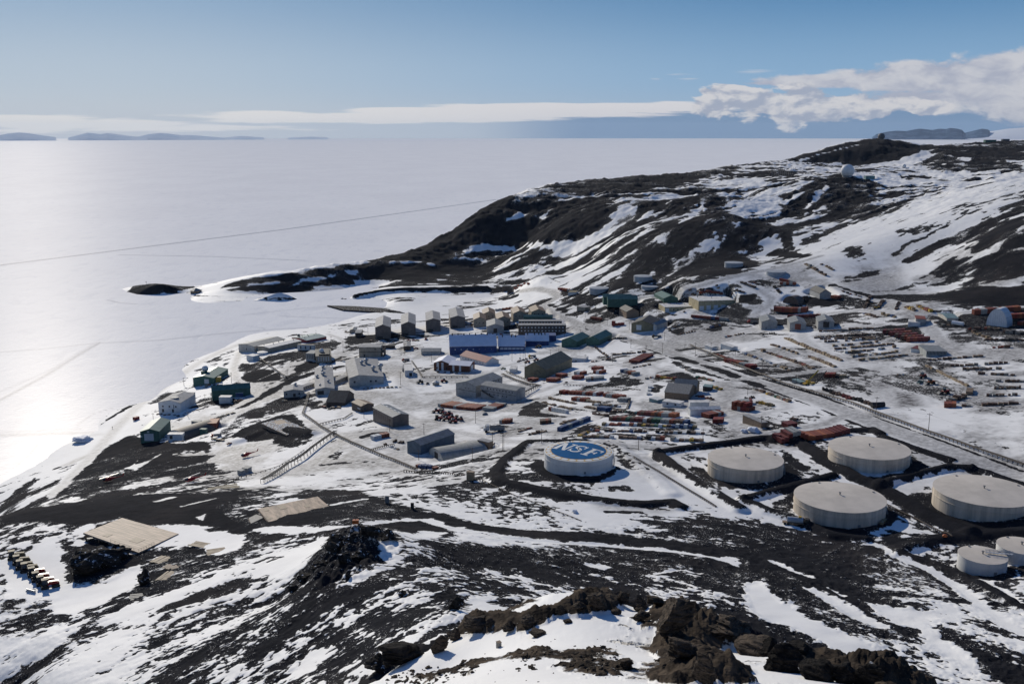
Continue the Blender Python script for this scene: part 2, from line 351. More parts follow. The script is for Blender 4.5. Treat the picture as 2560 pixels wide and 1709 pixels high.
for lam, a, ln, sd_ in [(150, .8, 2.2, 1), (60, 1.1, 3.5, 2), (22, 1.15, 4, 3), (8, .9, 3.6, 4), (3.1, .75, 2.4, 5), (1.4, .75, 1.5, 6), (.7, .6, 1.0, 7)]:
    fade = np.clip(lam / (sp * 1.2) - .6, 0, 1)
    fw = np.clip((DG - 1000) / 300, 0, 1); ns = ns + a * fade * (1 + (.9 if lam < 30 else -.45) * fw) * streak(lam, sd_, ln) * 2.2
iso = fbm(Xf, Yf, 11, 6, .72, 50) + .6 * fbm(Xf, Yf, 90, 2, .5, 60)
NS = cdf(ns + .45 * iso, np.abs(AG) < R(31))
nm_ = np.clip((85 - DG) / 18, 0, 1).astype(np.float32)
NN = cdf(fbm(Xf, Yf, 2.6, 6, .62, 300) + .5 * streak(.9, 301, 3), (DG < 80) & (np.abs(AG) < R(31)))
NS = NS * (1 - nm_) + NN * nm_
del ns
# base fraction of bare rock
RB = [(100,1650,.55),(20,1560,.72),(250,1640,.15),(300,1690,.25),(420,1600,.58),(500,1520,.5),(560,1600,.72),(640,1560,.62),(700,1480,.6),(760,1540,.7),(620,1690,.62),(800,1450,.85),(830,1620,.8),(900,1480,.62),(960,1440,.4),(1000,1400,.25),(1000,1500,.35),(1080,1520,.4),(1150,1480,.6),(1050,1590,.35),(900,1590,.5),(750,1680,.75),(850,1690,.4),
      (1150,1400,.8),(1250,1440,.55),(1350,1460,.55),(1300,1400,.82),(1500,1430,.85),(1600,1400,.97),(1650,1450,.7),(1700,1490,.6),(1450,1360,.95),(1800,1450,.985),(1900,1400,.985),(2100,1400,.98),(2300,1450,.97),(2150,1550,.97),(2450,1620,.6),(2350,1560,.75),(2550,1560,.55),(2250,1680,.7),(2000,1500,.985),(2500,1500,.9),
      (1300,1280,.5),(1200,1240,.35),(1500,1290,.05),(1650,1340,.8),(1750,1330,.93),(1100,1270,.35),(900,1230,.3),(1000,1205,.35),(1650,1270,.05),(1350,1230,.2),
      (400,1170,.88),(300,1220,.93),(560,1180,.1),(620,1130,.03),(500,1200,.35),(150,1220,.4),(60,1300,.97),(200,1290,.97),(500,1290,.95),(350,1280,.97),(0,1220,.15),(100,1190,.12),(700,1170,.02),(800,1200,.03),(450,1250,.85),(100,1320,.8),(50,1350,.6),(250,1420,.9),(480,1400,.9),(560,1330,.5),(700,1300,.93),(900,1290,.95),(1000,1310,.9),(760,1380,.1),(650,1420,.35),(450,1340,.1),
      (1000,1150,.05),(950,1100,.08),(800,1150,.05),(1150,1120,.1),(700,1030,.12),(600,1040,.12),(480,1060,.06),(560,1060,.06),(520,960,.1),(460,1040,.1),(640,890,.08),(700,905,.12),(760,900,.15),(740,1000,.08),(800,930,.05),(680,1015,.1),(620,1000,.12),(560,940,.1),(700,930,.15),(650,920,.1),(540,1030,.1),(800,960,.08),(1000,1000,.05),(1000,900,.05),(1250,1080,.15),(1300,1000,.1),(1400,1000,.1),(1150,860,.06),(880,850,.35),(940,850,.3),(1500,900,.16),(1450,870,.1),(1600,950,.18),(1700,970,.12),(1700,1060,.1),(1850,1000,.06),(1500,1100,.2),
      (1300,740,.1),(1400,755,.35),(1500,770,.15),(1600,800,.06),(1700,830,.14),(1800,800,.06),(1900,730,.1),(1850,720,.12),(2000,730,.08),(2000,850,.02),(2200,800,.05),(2300,950,.03),(2450,1000,.02),(2400,1060,.06),(2450,870,.02),(2300,720,.15),(1600,680,.4),(1500,700,.3),(1400,720,.15),
      (1550,1200,.05),(1700,1200,.05),(1620,1130,.1),(1950,1150,.05),(2300,1200,.1),(2250,1330,.1),(2060,1230,.3),(600,740,.02),(900,720,.03),(1050,750,.02),
      (1150,640,.6),(1250,650,.5),(1330,650,.4),(1400,600,.4),(1400,540,.55),(1450,660,.3),(1500,600,.35),(1600,560,.5),(1650,600,.6),(1750,600,.65),(1750,660,.65),(1600,650,.5),(1700,500,.5),(1900,480,.35),(1950,460,.4),(1800,450,.45),(1950,620,.05),(2050,640,.1),(2000,700,.05),(1650,470,.5),(1500,500,.6),
      (2100,500,.8),(2000,530,.4),(2150,580,.08),(2300,500,.06),(2400,470,.03),(2300,580,.3),(2400,560,.15),(2250,660,.03),(2500,600,.4),(2500,680,.6),(2400,620,.3),(2480,730,.5),(2550,500,.2),(2350,450,.05),(2300,430,.1),(2200,410,.45),(2350,410,.4),(2450,390,.75),(2350,385,.75),(2550,390,.75),(2500,430,.12),(2150,410,.4),(2000,430,.5),(1900,420,.6),(2050,640,.15),(2150,700,.35),(2230,720,.25)]
rX, rV = [], []
for u, v, f in RB:
    a = hit(u, v); rX.append([math.atan2(a[0], a[1]), math.log(math.hypot(a[0], a[1]))]); rV.append(f)
rockf = upsample(lambda P: idw(P, np.array(rX), np.array(rV), 3.0, .006))
near = np.clip((75 - DG) / 20, 0, 1); rockf = rockf * (1 - near) + .03 * near
rockf[np.abs(np.degrees(AG)) > 33] = .6

BLACK, SNOW = 1.06, -.06
def P_(arr, pts, val, soft=4.0, k=1.0): FL.poly(arr, W(pts), val, soft, 'set', k)
def L_(arr, pts, width, val, soft=2.0, k=1.0): FL.line(arr, W(pts, False), width, val, soft, 'set', k)
def rock(pts, val=BLACK, soft=4.0): P_(rockf, pts, val, soft)
def rline(pts, width, val=BLACK, soft=2.0): L_(rockf, pts, width, val, soft)
def road(pts, width, d=.45, soft=3.0, r=SNOW):
    if r is not None: L_(rockf, pts, width * 1.25, r, soft * 1.5)
    FL.line(dirt, W(pts, False), width, d, soft, 'max')
def dpoly(pts, d=.5, soft=8.0): FL.poly(dirt, W(pts), d, soft, 'max')
def berm(pts, h, width, r=BLACK, crest=.3):
    P = W(pts, False); w_ = FL.win(P, width * 1.4); d = line_d(P, FL.X[w_], FL.Y[w_])
    m = np.clip(1 - (d - width * crest * .5) / (width * .62), 0, 1)
    Z[w_] += h * m * m * (3 - 2 * m)
    if r is not None: FL.line(rockf, P, width, r, 2.0)
# ---- far hills
rock([(540,724),(560,712),(620,695),(700,683),(760,668),(850,655),(935,650),(1000,630),(1060,618),(1090,640),(1060,662),(1090,690),(1000,699),(900,688),(880,701),(800,700),(740,722),(650,726),(560,727)], .93, 6)
rline([(870,672),(980,663),(1050,655)], 10, .1, 6); rline([(720,712),(760,692),(840,676)], 9, .1, 6); rline([(560,722),(680,706),(760,690)], 6, .1, 5); rline([(1075,660),(1120,668),(1160,680),(1200,688)], 10, .05, 5)
rock([(1034,628),(1060,612),(1100,588),(1150,558),(1200,522),(1250,498),(1290,488),(1310,500),(1240,545),(1210,553),(1300,553),(1360,556),(1420,572),(1436,590),(1400,608),(1330,614),(1200,620),(1140,626),(1080,634)], BLACK, 12)
rline([(1140,628),(1210,621),(1300,617),(1400,614)], 14, .12, 8)
rock([(900,668),(960,662),(1040,664),(1090,674),(1107,694),(1060,702),(960,701),(905,694)], BLACK, 6)
rock([(1082,640),(1200,622),(1390,624),(1400,650),(1380,680),(1270,690),(1160,684),(1090,664)], .66, 10)
rock([(1306,488),(1400,455),(1500,446),(1640,437),(1780,424),(1850,410),(1850,420),(1790,440),(1700,456),(1640,480),(1560,486),(1530,496),(1500,525),(1505,560),(1440,575),(1340,560),(1240,548)], .86, 15)
rock([(1262,548),(1300,524),(1325,530),(1290,546)], .0, 6); rock([(1340,540),(1372,530),(1362,548)], .05, 5); rock([(1380,504),(1440,488),(1500,484),(1480,494),(1420,500)], .3, 8)
rock([(1490,578),(1520,552),(1545,520),(1560,505),(1640,492),(1720,470),(1800,452),(1900,436),(1920,462),(1840,470),(1760,482),(1700,498),(1650,520),(1600,540),(1560,562),(1500,600),(1440,640),(1400,668),(1390,640),(1430,612)], .03, 14)
rock([(1650,480),(1740,486),(1800,478),(1760,470),(1700,470)], .7, 10)
rock([(1590,510),(1640,500),(1690,502),(1720,528),(1660,545),(1610,540)], .72, 14)
rock([(1735,484),(1775,478),(1804,500),(1812,528),(1770,528),(1740,505)], .9, 10)
rock([(1700,545),(1722,529),(1804,526),(1860,535),(1900,546),(1947,570),(1942,586),(1912,628),(1840,634),(1755,628),(1660,600),(1600,590),(1640,570)], .9, 12)
rline([(1848,539),(1830,565),(1800,590),(1772,620)], 26, .12, 14)
rock([(1760,505),(1740,540),(1700,560),(1730,530)], .1, 8)
rock([(1560,600),(1600,588),(1720,612),(1800,628),(1862,642),(1900,664),(1830,690),(1740,682),(1640,690),(1560,660),(1500,680),(1470,660)], .68, 12)
rock([(1510,640),(1580,590),(1640,600),(1600,640),(1540,680)], .75, 10)
rock([(1700,640),(1780,632),(1850,640),(1895,662),(1860,682),(1760,690),(1690,680)], .9, 8)
rock([(1905,600),(1945,585),(1950,620),(1930,640),(1905,640)], SNOW, 8)
rock([(1943,512),(2000,475),(2045,447),(2103,440),(2172,446),(2225,480),(2290,462),(2250,500),(2188,533),(2150,545),(2082,561),(2040,540),(1960,537)], 1.0, 8); rock([(1903,550),(1930,505),(1980,474),(2030,452),(1990,450),(1925,470),(1885,500)], .1, 10)
rline([(2045,466),(1990,490),(1960,510)], 10, .05, 6); rline([(2066,465),(2040,495),(2010,520)], 12, .05, 6); rline([(2020,475),(1970,500)], 6, .05, 5)
rock([(1990,545),(2060,520),(2100,530),(2060,560)], .45, 12); rock([(2190,470),(2376,462),(2360,482),(2240,512),(2180,520)], .5, 12)
rock([(1996,400),(2040,380),(2086,363),(2130,353),(2164,346),(2213,346),(2260,352),(2303,366),(2290,380),(2237,398),(2131,404),(2009,402)], BLACK, 16)
rline([(2000,399),(2070,378),(2148,355)], 14, SNOW, 8); rock([(2237,400),(2300,372),(2330,365),(2368,369),(2290,408),(2200,414),(2070,411),(2150,404)], SNOW, 14)
rock([(2320,364),(2400,357),(2560,348),(2560,412),(2400,411),(2300,410),(2340,385)], .8, 20)
rock([(2390,395),(2440,390),(2420,404)], .1, 8); rock([(2480,402),(2560,400),(2560,410)], .1, 8)
rock([(2295,414),(2560,414),(2560,433),(2420,430),(2350,431)], .88, 10)
rock([(2250,442),(2310,437),(2330,446),(2270,452)], .85, 8); rline([(2420,452),(2440,451)], 18, .9, 10); rline([(2465,450),(2480,450)], 18, .9, 10)
rock([(1960,640),(2090,575),(2190,540),(2350,482),(2420,456),(2560,452),(2560,478),(2460,520),(2400,545),(2280,590),(2200,650),(2170,700),(2060,720)], .04, 20)
rock([(2184,604),(2250,568),(2315,545),(2417,504),(2479,529),(2376,586),(2295,627),(2237,637)], .40, 20)
rline([(2274,651),(2330,622),(2400,585),(2480,552),(2560,521)], 16, .97, 8)
rock([(2364,612),(2400,590),(2458,567),(2560,541),(2560,612),(2510,612),(2458,624)], .93, 10)
rock([(2380,618),(2450,600),(2440,612)], .2, 6)
rock([(2352,662),(2380,650),(2430,655),(2425,680),(2380,695),(2355,690)], .9, 8)
rock([(2413,650),(2480,640),(2560,632),(2560,700),(2490,700),(2470,672),(2440,662)], .93, 8)
rock([(2372,740),(2397,715),(2440,700),(2500,712),(2560,705),(2560,765),(2480,762),(2400,758)], .82, 10); rock([(2445,712),(2500,702),(2560,696),(2560,716),(2490,722)], SNOW, 6)
rock([(2480,735),(2560,722),(2560,765),(2490,762)], BLACK, 6)
rock([(2103,622),(2130,612),(2160,625),(2172,655),(2130,660),(2110,640)], .62, 8); rline([(1966,580),(1970,600),(1975,624)], 9, .95, 4); rock([(2000,570),(2050,568),(2070,585),(2020,610),(1990,600)], .38, 10)
rock([(2090,690),(2200,678),(2260,690),(2250,710),(2150,715),(2095,705)], .35, 10); dpoly([(2095,690),(2250,680),(2270,740),(2180,745),(2100,712)], .55, 12)
rline([(1928,640),(1950,628),(1990,640),(2010,640)], 14, .9, 6)
# ---- the long point and its roads
rock([(318,731),(332,716),(350,706),(409,703),(450,706),(490,713),(482,720),(455,727),(405,731),(376,735),(340,735)], 1.0, 2)
rline([(455,735),(500,740),(560,741),(640,744),(720,744),(830,738)], 4, .9, 2); rline([(470,730),(500,728)], 6, .8, 3)
rline([(740,732),(800,725),(900,718),(1000,714),(1100,711),(1210,704)], 9, .8, 3)
berm([(890,737),(940,732),(1030,728),(1130,725),(1215,722)], 5, 11)
rock([(1221,738),(1235,722),(1262,718),(1304,724),(1294,742),(1262,750),(1240,747)], .6, 3)
rock([(817,765),(887,765),(950,770),(1000,778),(1017,784),(975,782),(940,777),(858,774)], BLACK, 1.5)
rline([(890,777),(860,787),(832,800)], 3, .85, 1.5); rock([(960,745),(1045,742),(1040,752),(970,756)], .35, 4)
rock([(940,838),(975,812),(1000,815),(985,845),(1010,850),(960,860)], .3, 4)
for a, b in [((845,862),(935,850)), ((935,835),(985,846)), ((975,838),(1060,840)), ((1100,800),(1190,812))]:
    rock([a, (b[0], a[1] - 6), b, (a[0] + 10, b[1] + 4)], .55, 3)
rock([(855,830),(880,824),(930,830),(935,848),(900,855),(870,846)], .7, 3)
# ---- town ground: mounds, scree, roads
rock([(605,942),(640,925),(668,924),(700,935),(695,950),(650,954),(612,955)], .92, 2.5); rline([(640,952),(690,930)], 2.2, .05, 1)
rock([(735,920),(770,903),(800,905),(790,918),(745,932)], .7, 2); rock([(640,902),(690,884),(740,880),(730,892),(660,905)], .4, 3)
rline([(596,1024),(640,1000),(690,970),(750,942),(850,915)], 7, .93, 3)
rock([(583,1090),(610,1070),(660,1052),(700,1040),(730,1036),(760,1060),(785,1080),(770,1100),(740,1115),(700,1110),(680,1098),(640,1102),(600,1100)], .93, 3)
rock([(700,1112),(760,1090),(785,1100),(745,1122)], .45, 3)
rock([(520,1005),(560,992),(610,1000),(560,1020)], .55, 3); rock([(560,915),(600,905),(640,912),(600,930)], .4, 3); rock([(620,1033),(660,1028),(655,1044),(620,1046)], .6, 2)
rock([(690,1000),(740,985),(750,1000),(700,1010)], .5, 2.5)
rock([(760,1012),(800,1002),(850,1012),(860,1030),(800,1022),(775,1020)], .5, 2.5)
rock([(895,1092),(930,1080),(975,1078),(940,1088),(905,1098)], .8, 1.5); rock([(820,1140),(855,1115),(858,1128),(845,1150),(822,1148)], .75, 1.5); rock([(790,1160),(880,1152),(930,1150),(940,1156),(850,1160),(795,1165)], .5, 1.5)
rock([(1292,1040),(1310,1015),(1340,1003),(1370,1010),(1350,1030),(1400,1038),(1425,1040),(1412,1044),(1340,1042)], .9, 2)
rock([(1200,1075),(1250,1058),(1300,1070),(1260,1082),(1240,1085)], .4, 4); dpoly([(1210,1078),(1260,1062),(1330,1068),(1270,1092),(1240,1088)], .75, 5)
rock([(1520,945),(1550,932),(1580,938),(1560,952),(1530,955)], .8, 2); rline([(1495,930),(1560,945),(1640,955),(1500,965)], 2, .5, 2)
rock([(1640,925),(1700,925),(1740,948),(1690,950),(1640,940)], .65, 4); dpoly([(1630,915),(1720,930),(1760,960),(1660,955)], .5, 6)
rock([(1680,900),(1720,902),(1790,925),(1870,955),(1820,950),(1740,930),(1690,915)], .9, 2)
rock([(1610,968),(1640,960),(1660,965),(1640,985)], .7, 2); rock([(1560,965),(1615,955),(1625,980),(1560,975)], .35, 3)
rock([(1690,1022),(1660,1015),(1620,1030),(1680,1040)], .5, 2)
rock([(1400,1100),(1480,1050),(1520,1035),(1540,1030),(1530,1045),(1480,1080),(1440,1110),(1400,1112)], .8, 2.5)
for v0, v1 in [(1048,1052),(1066,1070),(1082,1088),(1102,1106)]: rock([(1480,v0),(1600,v0 + 2),(1740,v1),(1740,v1 + 9),(1600,v0 + 11),(1470,v0 + 9)], .55, 2)
rock([(1400,735),(1450,730),(1500,745),(1520,760),(1440,762),(1395,750)], .55, 4); rock([(1345,762),(1375,758),(1420,775),(1415,792),(1380,785)], .8, 3)
rock([(1550,700),(1600,690),(1580,715),(1530,725)], .7, 4); rock([(1540,770),(1590,762),(1600,775),(1550,778)], .5, 3)
rock([(1600,660),(1650,655),(1640,680),(1590,690)], .5, 6); rock([(1780,695),(1860,672),(1870,680),(1800,705)], .4, 4)
rock([(1670,825),(1710,820),(1700,840),(1675,842)], .6, 3); rock([(1775,815),(1805,808),(1800,825),(1770,830)], .6, 3); rock([(1852,740),(1890,735),(1880,752),(1850,755)], .7, 3)
dpoly([(1700,830),(1760,815),(1850,810),(1830,845),(1740,865),(1690,850)], .62, 10)
rock([(1990,745),(2020,738),(2050,748),(2085,750),(2100,760),(2070,765),(2010,756)], .85, 2)
rock([(1810,893),(1860,900),(1900,925),(1860,918)], .6, 2.5); rock([(2100,800),(2200,810),(2290,820),(2300,830),(2200,820)], .35, 4)
dpoly([(2100,935),(2230,900),(2250,960),(2300,1000),(2240,1022),(2150,985),(2080,960)], .45, 14); dpoly([(2230,975),(2290,985),(2310,1015),(2240,1018)], .85, 7); dpoly([(2170,955),(2230,950),(2240,972),(2180,970)], .7, 6)
rock([(2370,1065),(2440,1072),(2480,1085),(2400,1080)], .3, 3)
dpoly([(2380,815),(2420,850),(2450,880),(2380,880),(2350,850)], .4, 8)
rock([(1620,1090),(1560,1105),(1650,1120)], .3, 3)
# roads
road([(1300,728),(1345,722),(1380,728),(1396,742),(1370,757),(1350,765),(1385,785),(1425,800),(1450,812),(1500,828),(1560,846),(1640,868),(1690,888),(1730,905)], 11, .62)
road([(1690,888),(1760,912),(1850,945),(1960,975),(2060,1005),(2200,1062),(2340,1112),(2560,1196)], 15, .5)
L_(rockf, [(1690,893),(1740,908),(1800,925),(1860,950),(1900,965)], 6, .8, 3); rline([(1900,966),(2000,1004),(2060,1026),(2200,1084),(2350,1146),(2560,1240)], 2.0, .8, 1.2); rline([(1760,898),(1906,946),(2060,992),(2200,1046),(2340,1096),(2560,1178)], 1.6, .7, 1.0); rline([(1400,797),(1500,836),(1600,866),(1690,898)], 1.6, .7, 1.2)
road([(1385,788),(1440,815),(1500,812),(1560,795),(1620,790)], 6, .4); road([(1600,838),(1640,830),(1700,850),(1800,840),(1870,822),(2000,826),(2100,822),(2200,812)], 10, .45)
road([(1600,745),(1660,735),(1720,722),(1800,700),(1870,683),(1920,675),(1990,658),(2050,640)], 9, .55); road([(1850,704),(1900,725),(1930,745),(1920,765),(1880,790),(1960,792),(2060,785),(2150,775),(2300,785),(2400,782),(2560,765)], 8, .42)
road([(2000,690),(2080,712),(2180,745),(2260,765),(2290,785),(2320,815),(2350,850),(2390,885),(2560,890)], 11, .45); L_(rockf, [(2080,712),(2140,730),(2200,745)], 6, .75, 3)
road([(1870,945),(1960,938),(2060,925),(2200,895),(2330,875),(2390,880)], 10, .3); road([(1900,815),(2000,820),(2010,850),(2060,880),(2120,915)], 9, .3)
road([(1150,1040),(1220,1020),(1300,1000),(1330,985),(1400,960),(1430,955)], 8, .38); road([(880,985),(960,1000),(1030,990),(1010,960),(995,930),(985,905)], 11, .36); road([(1000,985),(1060,1000),(1130,985),(1180,990)], 12, .3)
road([(1000,1030),(1080,1070),(1170,1085),(1260,1102),(1360,1108)], 9, .42); road([(1150,1040),(1080,1070)], 8, .3); road([(1340,1100),(1500,1110),(1640,1118),(1760,1118),(1860,1095),(1960,1075),(2060,1060),(2110,1040)], 9, .55)
L_(rockf, [(1500,1116),(1640,1124),(1760,1124),(1860,1104),(1960,1082)], 3, .8, 2)
road([(1800,960),(1830,985),(1825,1010),(1835,1060),(1845,1085)], 9, .42, 5); dpoly([(1780,955),(1840,950),(1860,985),(1820,1020),(1790,990)], .6, 7); dpoly([(1780,1080),(1860,1065),(1870,1090),(1800,1100)], .65, 6)
road([(1470,1000),(1600,985),(1620,960),(1610,920),(1660,900)], 7, .3); road([(1830,1030),(1900,1035),(1970,1020),(1960,1005),(1900,1000)], 7, .3)
road([(560,1020),(600,1005),(660,975),(720,950),(790,932),(860,915)], 8, .6, 2, None); road([(450,1100),(520,1080),(580,1040),(640,1010)], 9, .48); road([(430,1085),(500,1050),(570,1030),(610,1020)], 7, .4)
road([(600,880),(585,920),(590,948),(630,960),(645,975),(620,1000)], 7, .5); road([(820,835),(850,845),(860,860),(840,880),(880,890)], 6, .42)
road([(60,1320),(0,1330)], 1, .0)
dpoly([(880,1000),(940,990),(1000,985),(960,1010),(1000,1020)], .35, 6)
road([(1350,895),(1260,915),(1220,935)], 6, .4); road([(1050,845),(1150,850)], 6, .25); road([(1020,835),(1200,830)],6,.2)
# shore road over the snow
road([(130,1240),(220,1150),(300,1060),(350,1010),(420,960),(500,905),(560,875),(600,860)], 9, .38); road([(260,1085),(180,1090),(0,1100)], 7, .2)
# ---- black apron round the helicopter pads
rock([(115,1262),(180,1200),(225,1160),(270,1120),(320,1090),(380,1103),(440,1110),(510,1103),(525,1120),(520,1150),(545,1172),(600,1175),(560,1185),(500,1190),(430,1215),(330,1235),(260,1246),(190,1256)], .93, 3)
rock([(310,1170),(370,1150),(340,1175)], .2, 2); rline([(345,1168),(400,1135)], 3, .05, 2); rline([(330,1165),(345,1150)], 2, .05, 1.5); rock([(420,1140),(450,1125),(510,1125),(520,1135),(470,1140)], .2, 2)
rock([(290,1225),(360,1195),(440,1190),(400,1215),(330,1225)], .55, 3)
rock([(0,1272),(40,1225),(90,1192),(60,1240),(30,1285),(0,1300)], .93, 4); rline([(40,1262),(100,1225),(145,1200)], 3, .85, 2)
rock([(40,1280),(75,1255),(128,1230),(115,1250),(80,1272)], .95, 2.5); rline([(135,1172),(175,1157)], 3, .7, 2)
road([(170,1160),(215,1140)], 8, .5); rock([(150,1252),(180,1238),(218,1247),(180,1258)], .3, 2)
rock([(175,1093),(195,1083),(230,1085),(225,1103),(190,1108)], .25, 3)
rline([(252,1062),(275,1045),(330,1012),(345,1005)], 3, .85, 1.5); rline([(410,935),(480,905)], 2, .4, 2); rline([(420,902),(470,912),(530,900),(560,885)], 2, .45, 2)
# black road sweeping across the lower left and on to the right
rock([(0,1290),(80,1268),(190,1262),(300,1240),(430,1232),(520,1235),(620,1225),(690,1238),(560,1255),(540,1270),(570,1285),(600,1300),(640,1320),(600,1330),(560,1320),(440,1310),(380,1312),(300,1292),(210,1318),(170,1310),(100,1310),(0,1312)], BLACK, 3)
rline([(395,1252),(430,1243)], 4, SNOW, 1.5); rline([(455,1265),(540,1245)], 1.5, .2, 1); rock([(490,1292),(520,1282),(505,1300)], .1, 1.5)
rock([(600,1235),(660,1222),(720,1230),(660,1238),(620,1265),(600,1262)], .9, 2)
rock([(700,1245),(760,1225),(820,1222),(880,1225),(930,1240),(1000,1260),(1090,1285),(1160,1310),(1100,1315),(1080,1290),(1030,1292),(900,1305),(800,1315),(780,1300),(760,1285),(830,1258),(900,1248),(830,1260)], .98, 3)
rline([(830,1262),(880,1252),(920,1246)], 3, .1, 1.5); rock([(690,1260),(740,1240),(770,1250),(720,1275)], .3, 3)
rline([(1080,1290),(1150,1312),(1220,1322),(1300,1332),(1400,1340),(1500,1346),(1600,1356),(1700,1368),(1800,1382),(1900,1400),(1980,1420),(2060,1455),(2150,1510),(2300,1580),(2420,1640),(2560,1700)], 13, 1.1, 3)
rline([(1100,1328),(1160,1318)], 2, .6, 1)
rock([(620,1322),(700,1312),(800,1318),(900,1310),(1010,1298),(1080,1295),(1105,1302),(1120,1325),(1200,1330),(1050,1310),(1000,1302),(930,1312),(800,1325),(700,1335)], SNOW, 2)
rock([(950,1310),(1050,1302),(1120,1322),(1150,1342),(1060,1345),(1000,1330)], BLACK, 2.5)
rock([(1000,1345),(1060,1328),(1110,1332),(1085,1345),(1050,1352),(1010,1352)], .15, 2.5); rock([(1175,1345),(1260,1352),(1230,1362),(1190,1355)], .25, 2)
rline([(1290,1345),(1400,1358),(1500,1362),(1600,1370),(1700,1382),(1780,1393),(1860,1415)], 3.2, SNOW, 1.5)
rock([(1785,1392),(1850,1395),(1910,1412),(1870,1420),(1820,1405)], .15, 2)
rock([(1100,1365),(1300,1368),(1500,1375),(1700,1395),(1800,1410),(1780,1430),(1640,1435),(1480,1425),(1300,1415),(1180,1400)], .95, 5)
rock([(1455,1412),(1500,1412),(1535,1420),(1510,1427),(1480,1422)], SNOW, 1.5); rline([(1640,1436),(1700,1428),(1750,1434)], 2, .0, 1)
# lower left: cut bank, tractor park, mounds
rock([(0,1310),(120,1305),(180,1325),(170,1350),(140,1360),(120,1375),(60,1385),(0,1395)], .72, 4); rock([(190,1322),(225,1310),(232,1320),(200,1335)], SNOW, 2)
rock([(150,1395),(165,1360),(200,1345),(260,1352),(320,1390),(350,1405),(300,1430),(250,1448),(200,1470),(170,1465),(155,1430)], 1.0, 3)
rock([(178,1362),(200,1348),(222,1356),(200,1365)], .1, 1.5)
rock([(335,1470),(340,1430),(355,1410),(380,1430),(400,1455),(370,1468),(345,1468)], .7, 2)
rock([(20,1400),(60,1385),(120,1345),(140,1352),(150,1400),(165,1460),(185,1470),(270,1455),(345,1415),(350,1440),(330,1470),(300,1485),(260,1510),(210,1520),(180,1540),(130,1535),(120,1500),(60,1495),(20,1500),(10,1440)], SNOW, 3)
rock([(0,1420),(22,1450),(25,1480),(10,1500),(0,1510)], .9, 2); rock([(0,1500),(30,1495),(75,1500),(60,1530),(100,1490),(140,1495),(130,1520),(185,1545),(120,1560),(60,1590),(0,1640)], .85, 3)
rock([(380,1400),(420,1380),(470,1370),(540,1390),(560,1380),(620,1360),(700,1330),(720,1340),(600,1395),(500,1430),(430,1460),(380,1480),(340,1490),(350,1475)], .96, 3)
rock([(415,1313),(480,1325),(560,1330),(610,1335),(613,1348),(590,1375),(545,1388),(510,1370),(470,1360),(440,1355),(470,1340)], SNOW, 2.5)
rock([(340,1500),(420,1480),(520,1445),(620,1405),(660,1395),(560,1450),(450,1500),(340,1540),(280,1580),(250,1560)], .1, 4)
rline([(330,1500),(290,1520),(240,1545),(190,1590),(120,1650),(40,1705)], 5, .9, 2); rock([(200,1640),(260,1580),(330,1530),(400,1500),(420,1515),(300,1610),(200,1709),(60,1709)], .12, 5)
rock([(560,1650),(600,1630),(625,1640),(600,1690),(540,1709),(520,1700)], .15, 3); rock([(0,1605),(50,1600),(60,1610),(20,1630),(0,1625)], .2, 3)
# rocky knob and ridge in the middle
rock([(820,1345),(850,1320),(880,1312),(925,1318),(960,1320),(985,1335),(1010,1350),(990,1375),(960,1370),(940,1400),(900,1410),(880,1430),(850,1440),(820,1450),(800,1480),(770,1500),(740,1495),(720,1470),(770,1400)], 1.0, 4)
rock([(800,1345),(700,1400),(640,1420),(600,1440),(680,1440),(740,1410),(790,1380)], .03, 5)
rock([(950,1352),(1000,1360),(985,1390),(960,1388)], .0, 2); rock([(880,1425),(960,1420),(1010,1430),(960,1450),(900,1470),(860,1460)], .1, 5)
rock([(1000,1360),(1060,1352),(1150,1365),(1220,1395),(1180,1420),(1050,1410),(1000,1390)], .8, 4)
rock([(1100,1490),(1120,1478),(1150,1485),(1158,1510),(1140,1528),(1115,1522)], .97, 2); rock([(1170,1500),(1220,1480),(1290,1520),(1310,1545),(1240,1535),(1180,1520)], .1, 3); rock([(1200,1485),(1250,1470),(1290,1490),(1300,1510),(1250,1510)], .7, 4)
rock([(720,1690),(800,1620),(850,1620),(800,1680),(760,1709),(720,1709)], .1, 3); rock([(860,1560),(960,1570),(950,1600),(880,1600)], .1, 4)
# right hand slopes
rock([(1830,1375),(1950,1385),(2080,1420),(2000,1440),(1930,1420),(1880,1430),(1850,1400)], BLACK, 3)
rock([(1866,1460),(1885,1452),(1905,1455),(1920,1475),(1960,1510),(1985,1505),(1990,1520),(2010,1540),(2080,1575),(2140,1600),(2195,1625),(2215,1638),(2190,1640),(2100,1640),(2040,1600),(1980,1570),(1920,1555),(1880,1530),(1862,1490)], SNOW, 2)
rline([(2030,1475),(2060,1490),(2110,1515),(2160,1545),(2200,1562)], 5, .1, 2); rline([(1930,1402),(1980,1425),(2030,1445)], 2, .1, 1); rline([(2070,1468),(2108,1490)], 1.6, .1, 1)
rock([(2160,1503),(2200,1508),(2260,1520),(2320,1525),(2345,1505),(2390,1515),(2430,1545),(2400,1555),(2350,1545),(2330,1560),(2360,1590),(2420,1640),(2470,1690),(2420,1670),(2330,1620),(2280,1570),(2220,1550)], .08, 3)
rline([(2040,1325),(2120,1345),(2200,1365),(2270,1400),(2340,1435),(2400,1470),(2450,1510),(2500,1550),(2560,1585)], 4.5, SNOW, 2)
rock([(2400,1510),(2440,1520),(2480,1545),(2430,1535)], .2, 2)
rock([(2200,1650),(2300,1660),(2400,1690),(2440,1709),(2200,1709),(2180,1680)], .5, 3)
rline([(2440,1440),(2500,1470),(2560,1510)], 2, .1, 1)
rline([(1320,1262),(1200,1250),(1100,1245)], 0.5, .3, 1)
